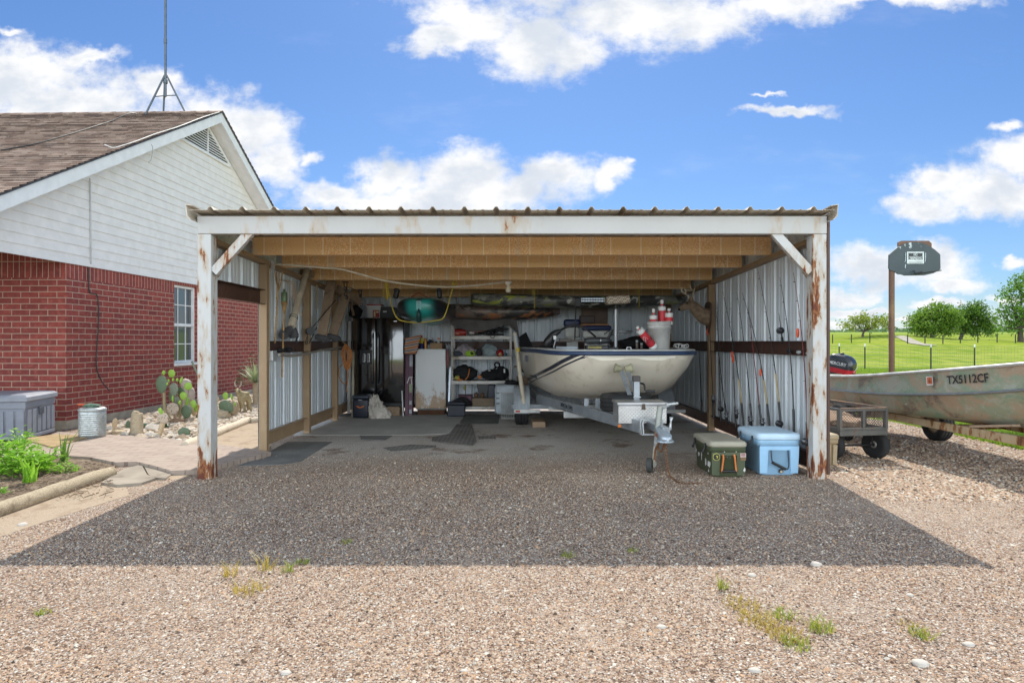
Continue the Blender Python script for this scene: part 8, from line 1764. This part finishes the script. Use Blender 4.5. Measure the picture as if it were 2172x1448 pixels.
# ---------- by the house ----------
# deck box
dk = thing('deck_box', 'grey plastic deck storage box beside the brick corner', 'storage box', (-7.15, 8.83, .05), .228); mdk = M('slate_plastic', (.20, .215, .26), .55, var=.08, bump=.1); mdkl = M('slate_lid', (.23, .245, .29), .5, var=.08, bump=.08)
m = MB(); hx, hy, hz = .62, .42, .50
m.loft([[Vector((sx*(hx-.03+.02*z/hz), sy*(hy-.03+.02*z/hz), z)) for sx, sy in ((-1, -1), (1, -1), (1, 1), (-1, 1))] for z in (.0, hz)], smooth=False, ring=True, caps=True)
for i in range(10): x = -hx+.11+i*.118; m.box(x-.045, x+.045, -hy+.003, -hy+.022, .06, hz-.12, .004)
for i in range(6): y = -hy+.12+i*.135; m.box(hx-.022, hx-.003, y-.05, y+.05, .06, hz-.12, .004)
m.box(-hx+.0, hx-.0, -hy-.002, -hy+.03, hz-.09, hz-.001, .004); m.box(hx-.03, hx+.002, -hy+.031, hy, hz-.09, hz-.001, .004); m.box(-hx, hx, -hy-.002, -hy+.03, .0, .045, .004); m.box(hx-.03, hx+.002, -hy+.031, hy, 0, .045, .004)
bo = m.build('bin', mdk, dk, True); m = MB(); m.loft([[Vector((sx*(hx+.025-i_), sy*(hy+.025-i_), z)) for sx, sy in ((-1, -1), (1, -1), (1, 1), (-1, 1))] for i_, z in ((.006, hz+.001), (0, hz+.01), (0, hz+.06), (.03, hz+.085), (.10, hz+.10))], smooth=False, ring=True, caps=True); m.build('lid', mdkl, dk, True)
m = MB(); m.box(hx-.0, hx+.012, -.07, .07, hz-.20, hz-.10, .005); m.build('handle', M('dark_recess', (.06, .07, .09), .6), bo, True)
# galvanised can
g = on_ground(196, 926, .055); t = NT('galvanised_can'); o_ = t.obj(); s_ = t.voro(o_, 34, out='Color'); n = t.noise(o_, 5, 5); c = t.mix(t.xyz(s_)[0], (.36, .39, .40), (.50, .53, .54)); c = t.mix(t.math('MULTIPLY', t.sm(n, .5, .68), .4), c, (.30, .28, .24)); mcan = t.set(color=c, rough=.4, metal=.6)
gb = thing('galvanised_can', 'ribbed galvanised metal can with lid on the walkway', 'can', g); R_ = .160; m = MB(); prof = [(R_, 0)]
for k in range(11): z = .03+k*.028; prof += [(R_, z), (R_+.006, z+.009), (R_, z+.018)]
prof += [(R_, .36), (R_-.01, .37)]; m.lathe(prof, g, n=40); m.build('body', mcan, gb); m = MB(); m.lathe([(R_+.008, .355), (R_+.008, .385), (R_-.02, .40), (R_-.05, .40), (.05, .41)], g, n=40); m.build('lid', mcan, gb)
m = MB(); m.blob(g+Vector((-.01, 0, .425)), (.11, .09, .025), .35, 3, 3); m.build('green_cloth', M('patterned_green_cloth', (.05, .12, .08), .9, c2=(.14, .20, .15), scale=30), label='green patterned cloth on the galvanised can lid', cat='cloth'); m = MB(); m.tube([g+Vector((-.18, -.02, .44)), g+Vector((-.06, -.03, .435))], .012, 8); m.build('orange_tool', M('orange_red_handle', (.55, .09, .03), .5), label='orange red tool handle on the galvanised can', cat='tool')
# cactus bed
def zq(zx, zy): return (220+zx*.1565, 740+zy*.1565)
t = NT('cactus_skin'); 
def padmat(name, c, c2, dots=True):
    t = NT(name); o_ = t.obj(); n = t.noise(o_, 9, 4); cc_ = t.mix(n, c, c2)
    if dots: d_ = t.voro(o_, 34); cc_ = t.mix(t.sm(d_, .30, .22), cc_, (.11, .075, .055))
    cc_ = t.mix(t.math('MULTIPLY', t.sm(t.noise(o_, 22, 4), .6, .7), .4), cc_, lum(c2, 1.25))
    return t.set(color=cc_, rough=.5, sss=.05, normal=t.bump(n, .1, .004))
mpg = padmat('green_pad', (.085, .135, .075), (.12, .175, .10)); mpb = padmat('young_pad', (.20, .36, .035), (.27, .44, .06), False); mpp = padmat('dry_pad', (.38, .30, .23), (.47, .38, .30)); mpgy = padmat('grey_pad', (.13, .165, .115), (.19, .215, .155)); mptan = padmat('tan_pad', (.45, .33, .20), (.53, .41, .27), False)
PM = dict(g=mpg, b=mpb, p=mpp, y=mpgy, t=mptan)
def pad(zx, zy, w, h, Y, tilt, mat, parent, yaw=0, thick=.016):
    px, py = zq(zx, zy); c = at(px, py, Y); k = .1565*Y/F; a, b_ = w*k/2, h*k/2; m = MB(); b = bmesh.new(); bmesh.ops.create_icosphere(b, subdivisions=3, radius=1)
    Rt = Matrix.Rotation(yaw, 3, 'Z') @ Matrix.Rotation(tilt, 3, 'Y')
    for v in b.verts:
        p = v.co; taper = 1-.22*(-p.z if p.z < 0 else -.15*p.z); v.co = Rt @ Vector((p.x*a*taper, p.y*thick, p.z*b_))
    m.bm(b, True, 0, Matrix.Translation(c)); m.build('pad', PM[mat], parent)
    # spiny rim
    return c
Y1_ = 10.7; cb = on_ground(*zq(1000, 1000)); pc = thing('prickly_pear', 'large prickly pear cactus with grey green and fresh bright pads', 'cactus', cb, group='cacti in the rock bed')
for (zx, zy, w, h, dY, tl, mt) in ((785, 480, 178, 245, 0, .03, 'g'), (920, 332, 115, 110, -.02, .5, 'b'), (812, 322, 48, 64, -.02, 0, 'b'), (950, 548, 148, 185, -.05, -.12, 'y'), (1145, 505, 110, 110, -.02, .7, 'b'), (1080, 635, 108, 112, -.12, .3, 'b'), (1050, 590, 120, 165, .05, -.35, 'g'), (935, 815, 172, 175, -.1, .1, 'p'), (1120, 850, 175, 185, -.05, .15, 'g'), (1215, 745, 84, 112, -.05, -.2, 'b'), (1255, 800, 76, 105, .02, .3, 'b'), (905, 640, 62, 140, .1, -.1, 'g'), (985, 690, 92, 115, .05, .1, 'y'), (1130, 720, 50, 130, .1, .2, 'b'), (880, 425, 30, 42, -.06, 0, 'b'), (940, 415, 34, 48, -.06, .1, 'b'), (995, 418, 34, 46, -.06, 0, 'b'), (1050, 425, 40, 100, -.04, .3, 'b'), (862, 472, 30, 40, -.06, -.3, 'b'), (935, 675, 26, 100, -.12, 0, 'b'), (1030, 725, 40, 56, -.12, 0, 'b'), (1000, 905, 150, 130, .15, -.2, 'p'), (1230, 850, 90, 120, .1, .1, 't')):
    pad(zx, zy, w, h, Y1_+dY, tl, mt, pc, yaw=random.uniform(-.3, .3))
m = MB(); Pz = [at(*zq(a, b), Y1_) for a, b in ((815, 590), (820, 660), (825, 760), (850, 860), (900, 960))]; m.tube(spline(Pz, 4), [.026]*6+[.03]*6+[.035]*5, 8); m.tube(spline([at(*zq(a, b), Y1_) for a, b in ((1040, 690), (1040, 800), (1020, 900), (1000, 1000))], 4), .03, 8); m.tube(spline([at(*zq(a, b), Y1_) for a, b in ((1120, 900), (1080, 960), (1010, 1010))], 4), .028, 8); m.build('stem', padmat('cactus_stem', (.22, .19, .10), (.32, .26, .15), False), pc)
m = MB(); m.tube(spline([at(*zq(a, b), 10.9) for a, b in ((1195, 168), (1225, 240), (1275, 360), (1300, 500), (1290, 760), (1240, 1010))], 5), .016, 7); m.build('spiny_stem', mpgy, label='thin tall spiny cactus stem behind the front post', cat='cactus', group='cacti in the rock bed')
p2 = thing('prickly_pear', 'dry pinkish prickly pear pad with one young pad, at the path edge', 'cactus', on_ground(*zq(750, 1220)), group='cacti in the rock bed'); Yq = on_ground(*zq(750, 1220)).y
for a in ((800, 945, 168, 160, 0, .1, 'p'), (765, 835, 54, 84, -.01, -.2, 'b'), (790, 860, 40, 60, .0, .2, 'b')): pad(a[0], a[1], a[2], a[3], Yq+a[4], a[5], a[6], p2)
m = MB(); m.tube(spline([at(*zq(a, b), Yq) for a, b in ((800, 1000), (775, 1100), (745, 1225))], 5), [.035]*5+[.03]*6, 8); m.build('stem', mptan, p2)
p3 = thing('prickly_pear', 'single dull green cactus pad lying on the rocks', 'cactus', on_ground(*zq(1090, 1200)), group='cacti in the rock bed'); pad(1090, 1132, 160, 145, on_ground(*zq(1090, 1200)).y, .1, 'g', p3, .2)
p4 = thing('prickly_pear', 'thin upright tan cactus pad near the galvanised can', 'cactus', on_ground(*zq(130, 1170)), group='cacti in the rock bed'); y4 = on_ground(*zq(130, 1170)).y; pad(150, 1010, 70, 150, y4, .1, 't', p4, .4); m = MB(); m.tube(spline([at(*zq(a, b), y4) for a, b in ((152, 1070), (130, 1110), (132, 1175))], 4), .016, 7); m.build('stem', mptan, p4)
p5 = thing('prickly_pear', 'green cactus pads half hidden behind the upright log stump', 'cactus', on_ground(*zq(340, 1110)), group='cacti in the rock bed'); y5 = on_ground(*zq(340, 1110)).y; pad(335, 1045, 80, 160, y5, .0, 'g', p5); pad(560, 1040, 60, 80, y5, .2, 'g', p5)
p6 = thing('prickly_pear', 'cactus with large grey green pad seen right of the front post', 'cactus', on_ground(*zq(1500, 960)), group='cacti in the rock bed'); y6 = on_ground(*zq(1500, 960)).y
for a in ((1655, 790, 215, 185, 0, .5, 'g'), (1652, 637, 80, 106, -.01, -.1, 'b'), (1735, 650, 34, 95, 0, -.2, 'b'), (1505, 690, 118, 130, .1, .3, 't'), (1500, 800, 110, 115, .05, 0, 't'), (1495, 890, 120, 125, -.05, 0, 'g'), (1780, 745, 30, 50, 0, 0, 'b')): pad(a[0], a[1], a[2], a[3], y6+a[4], a[5], a[6], p6)
mstump = timber_mat('split_log', (.36, .28, .19), (.52, .43, .31)); g = on_ground(*zq(450, 1185))
m = MB(); m.tube([g+Vector((0, 0, -.02)), g+Vector((0, 0, .1)), g+Vector((.003, 0, .22)), g+Vector((.005, 0, .33))], [.088, .085, .083, .075], 9); m.blob(g+Vector((-.02, 0, .335)), (.05, .05, .03), .4, 3, 2); m.build('log_stump', mstump, label='upright split log stump at the front of the cactus bed', cat='log stump')
for (zx, zy, r, l, mt) in ((1600, 930, (.13, .10, .09), 'tan log chunk lying below the big cactus pad', mstump), (1770, 870, (.08, .08, .16), 'leaning tan log chunk between cactus pad and statue', mstump), (1850, 830, (.08, .07, .06), 'round tan rock at the feet of the statue', mstump), (1190, 640, (.055, .06, .16), 'pale upright rock behind the large cactus', M('pale_rock', (.42, .36, .32), .9, bump=.4)), (1115, 470, (.09, .07, .09), 'pale rock slab standing against the brick behind the cactus', M('pale_rock', (.42, .36, .32), .9, bump=.4)), (1000, 1010, (.10, .08, .06), 'brown rock at the foot of the large cactus', M('brown_rock', (.22, .14, .09), .9, bump=.4)), (1010, 1245, (.10, .05, .02), 'flat pale stone at the end of the bleached log', M('pale_rock', (.42, .36, .32), .9, bump=.4)), (205, 1165, (.10, .07, .04), 'flat tan rock beside the thin tan cactus pad', M('tan_rock', (.48, .38, .26), .9, bump=.4)), (620, 1210, (.10, .06, .03), 'grey flat rock in front of the log stump', M('grey_rock', (.30, .28, .26), .9, bump=.4))):
    px, py = zq(zx, zy)
    if zy in (640, 470): c = at(px, py, 11.6)
    else: c = on_ground(px, py+r[2]*60); c.z = r[2]*.8+.02
    m = MB(); m.blob(c, r, .3, zx, 3, 1.8)
    if zy == 470: m.box(c.x-.05, c.x+.05, c.y-.03, c.y+.03, .03, c.z, .01)
    if zy == 640: m.box(c.x-.045, c.x+.045, c.y-.04, c.y+.04, .03, c.z, .01)
    m.build('rock' if 'rock' in l or 'stone' in l else 'log_chunk', mt, label=l, cat='rock' if 'log' not in l else 'log')
# small dark leafy plant and agave-like sprig
m = MB(); g = on_ground(*zq(840, 1110)); rg = random.Random(3); V, Fc = blades(g.x, g.y, g.z+.02, .03, 26, .12, .03, rg, .8); m.add(V, Fc); m.build('dark_sprig', leafmat('dark_leaf', (.02, .06, .035), (.04, .09, .05)), label='small dark green sprig beside the pinkish cactus pad', cat='plant')
# statue
sg_ = on_ground(*zq(1935, 885)); Yst = sg_.y+.05
def sp(zx, zy, dy=0): return at(*zq(zx, zy), Yst+dy)
mst = M('gilded_concrete', (.34, .27, .15), .75, var=.3, scale=14, bump=.4, bscale=60, grime=(.22, .20, .17), gs=7, c2=(.46, .37, .20)); stt = thing('antelope_statue', 'small weathered golden antelope statue with curved horns in the rock bed', 'statue', sg_)
pts = [sp(1900, 640), sp(1975, 640, .06), sp(1860, 640, -.02), sp(1830, 590, -.03), sp(1815, 545, -.05), sp(1812, 570, -.13), sp(1812, 590, -.18),
       sp(1880, 740, -.05), sp(1930, 880, -.07), sp(1845, 740, .03), sp(1850, 850, .05), sp(1975, 740, .02), sp(2000, 850, .0), sp(1955, 730, .12), sp(1960, 840, .14)]
ed = [(0, 1), (0, 2), (2, 3), (3, 4), (4, 5), (5, 6), (2, 7), (7, 8), (2, 9), (9, 10), (1, 11), (11, 12), (1, 13), (13, 14)]
rd = [(.075, .085), (.075, .085), (.07, .085), .05, .042, .034, .024, .03, .02, .03, .02, .034, .02, .034, .02]
for i in (8, 10, 12, 14): pts[i].z = max(.02, min(pts[i].z, .06))
vs, fs = skin(pts, ed, rd); m = MB(); m.add(vs, fs, True); m.build('body', mst, stt)
m = MB()
for a, b, c in (((1795, 515), (1775, 470), (1790, 420)), ((1840, 515), (1862, 480), (1860, 430))): m.tube(spline([sp(*a, -.05), sp(*b, -.05), sp(*c, -.05)], 5), [.016]*4+[.013]*4+[.009, .007, .005], 8)
m.build('horn', M('horn', (.36, .30, .25), .7), stt)
for s, x_ in ((-1, 1790), (1, 1845)): m = MB(); m.tube([sp(x_, 545, -.04), sp(x_+s*20, 560, -.04)], [.014, .004], 6); m.build('ear', mst, stt)
m = MB(); q0, q1 = at(*zq(1508, 640), 11.9), at(*zq(1495, 430), 11.9); m.tube([q0, q1], .014, 8); m.box(q1.x-.045, q1.x+.045, q1.y-.02, q1.y+.03, q1.z-.02, q1.z+.10, .01); m.build('garden_stake', mwhitep, label='white garden stake light beside the brick wall', cat='stake light')
# yucca and bush by the far wall
yc = at(542, 835, 13.3); yu = thing('yucca', 'spiky pale green yucca half hidden by the carport side post', 'yucca', (yc.x, 13.3, 0)); m = MB(); rg = random.Random(6)
for k in range(110):
    a = rg.uniform(0, 2*PI); e = rg.uniform(-.2, 1.35); L = rg.uniform(.35, .52); d = Vector((math.cos(a)*math.cos(e), math.sin(a)*math.cos(e), math.sin(e))); o0 = Vector((yc.x, 13.3, .52)); sdv = d.cross(Vector((0, 0, 1))).normalized()*.013 if abs(d.z) < .98 else Vector((.013, 0, 0)); mid = o0+d*L*.5
    m.add([o0-sdv*.7, o0+sdv*.7, mid+sdv, mid-sdv, o0+d*L], [(0, 1, 2, 3), (3, 2, 4)])
m.build('leaves', leafmat('yucca_leaf', (.22, .28, .16), (.42, .45, .30), .15), yu); m = MB(); m.tube([(yc.x, 13.3, 0), (yc.x, 13.3, .5)], .06, 8); m.build('stem', mstump, yu)
def leafy(name, label, spots, n, size, hgt, cA, cB, seed, cat='shrub'):
    rg = random.Random(seed); m = MB(); o = None
    for (c, r, h) in spots:
        for k in range(int(n)):
            u = rg.random(); a = rg.uniform(0, 2*PI); rr = r*math.sqrt(rg.random()); z = h*(1-(rr/r)**2*.7)*rg.uniform(.35, 1.05); p = Vector((c.x+rr*math.cos(a), c.y+rr*math.sin(a), c.z+z))
            d = Vector((math.cos(a+rg.uniform(-1, 1)), math.sin(a+rg.uniform(-1, 1)), rg.uniform(-.25, .7))).normalized(); s = size*rg.uniform(.6, 1.3); sdv = d.cross(Vector((0, 0, 1))).normalized()*s*.28; nn = sdv.cross(d).normalized()*s*.10
            m.add([p, p+d*s*.35+sdv+nn, p+d*s, p+d*s*.35-sdv+nn, p+d*s*.5], [(0, 4, 1), (1, 4, 2), (0, 3, 4), (3, 2, 4)])
    return m
mbush = leafmat('bright_leaf', (.16, .33, .035), (.28, .48, .07), .35, .4)
m = MB(); g = at(545, 770, 14.0); mm = leafy('b', '', [(Vector((g.x, 14.0, .3)), .4, .8)], 260, .09, .1, 0, 0, 4); mm.build('dark_bush', leafmat('dark_bush_leaf', (.02, .05, .02), (.045, .09, .03)), label='dark green bush against the brick behind the yucca', cat='bush')
for spots, n, sz, l, sd in (([(on_ground(20, 1000), .30, .34), (on_ground(-30, 1005), .4, .36), (on_ground(55, 1010), .22, .26)], 420, .075, 'bright green leafy bush filling the corner garden bed', 3), ([(on_ground(45, 968), .16, .36)], 130, .06, 'taller sprig of bright leaves rising at the back of the bush', 8), ([(on_ground(96, 994), .2, .24)], 170, .055, 'leafy green clump right of the main bush', 12), ([(on_ground(138, 1003), .14, .10)], 160, .04, 'low lime green ground plant near the bed log', 15), ([(on_ground(8, 1052), .05, .08)], 24, .04, 'tiny seedling by the log at the left edge', 16)):
    mm = leafy('x', '', spots, n, sz, .1, 0, 0, sd); g = spots[0][0]
    rg = random.Random(sd)
    for c, r, h in spots:
        for k in range(10): a = rg.uniform(0, 2*PI); mm.tube([c, c+Vector((math.cos(a)*r*.5, math.sin(a)*r*.5, h*.8))], .004, 4)
    mm.build('leafy_plant', mbush, label=l, cat='plant', group='plants in the garden bed')
for (px, py, h, n, l, sd) in ((133, 978, .30, 16, 'dark bladed iris clump at the back right of the bed', 4), (62, 1022, .24, 30, 'bright bladed lily clump at the front of the bed', 6)):
    g = on_ground(px, py, .03); m = MB(); V, Fc = blades(g.x, g.y, g.z, .05, n, h, .022, random.Random(sd), .6); m.add(V, Fc); m.build('iris_clump', leafmat('iris_leaf', (.07, .15, .03), (.15, .26, .05)) if sd == 4 else mbush, label=l, cat='plant', group='bladed plants in the garden bed')
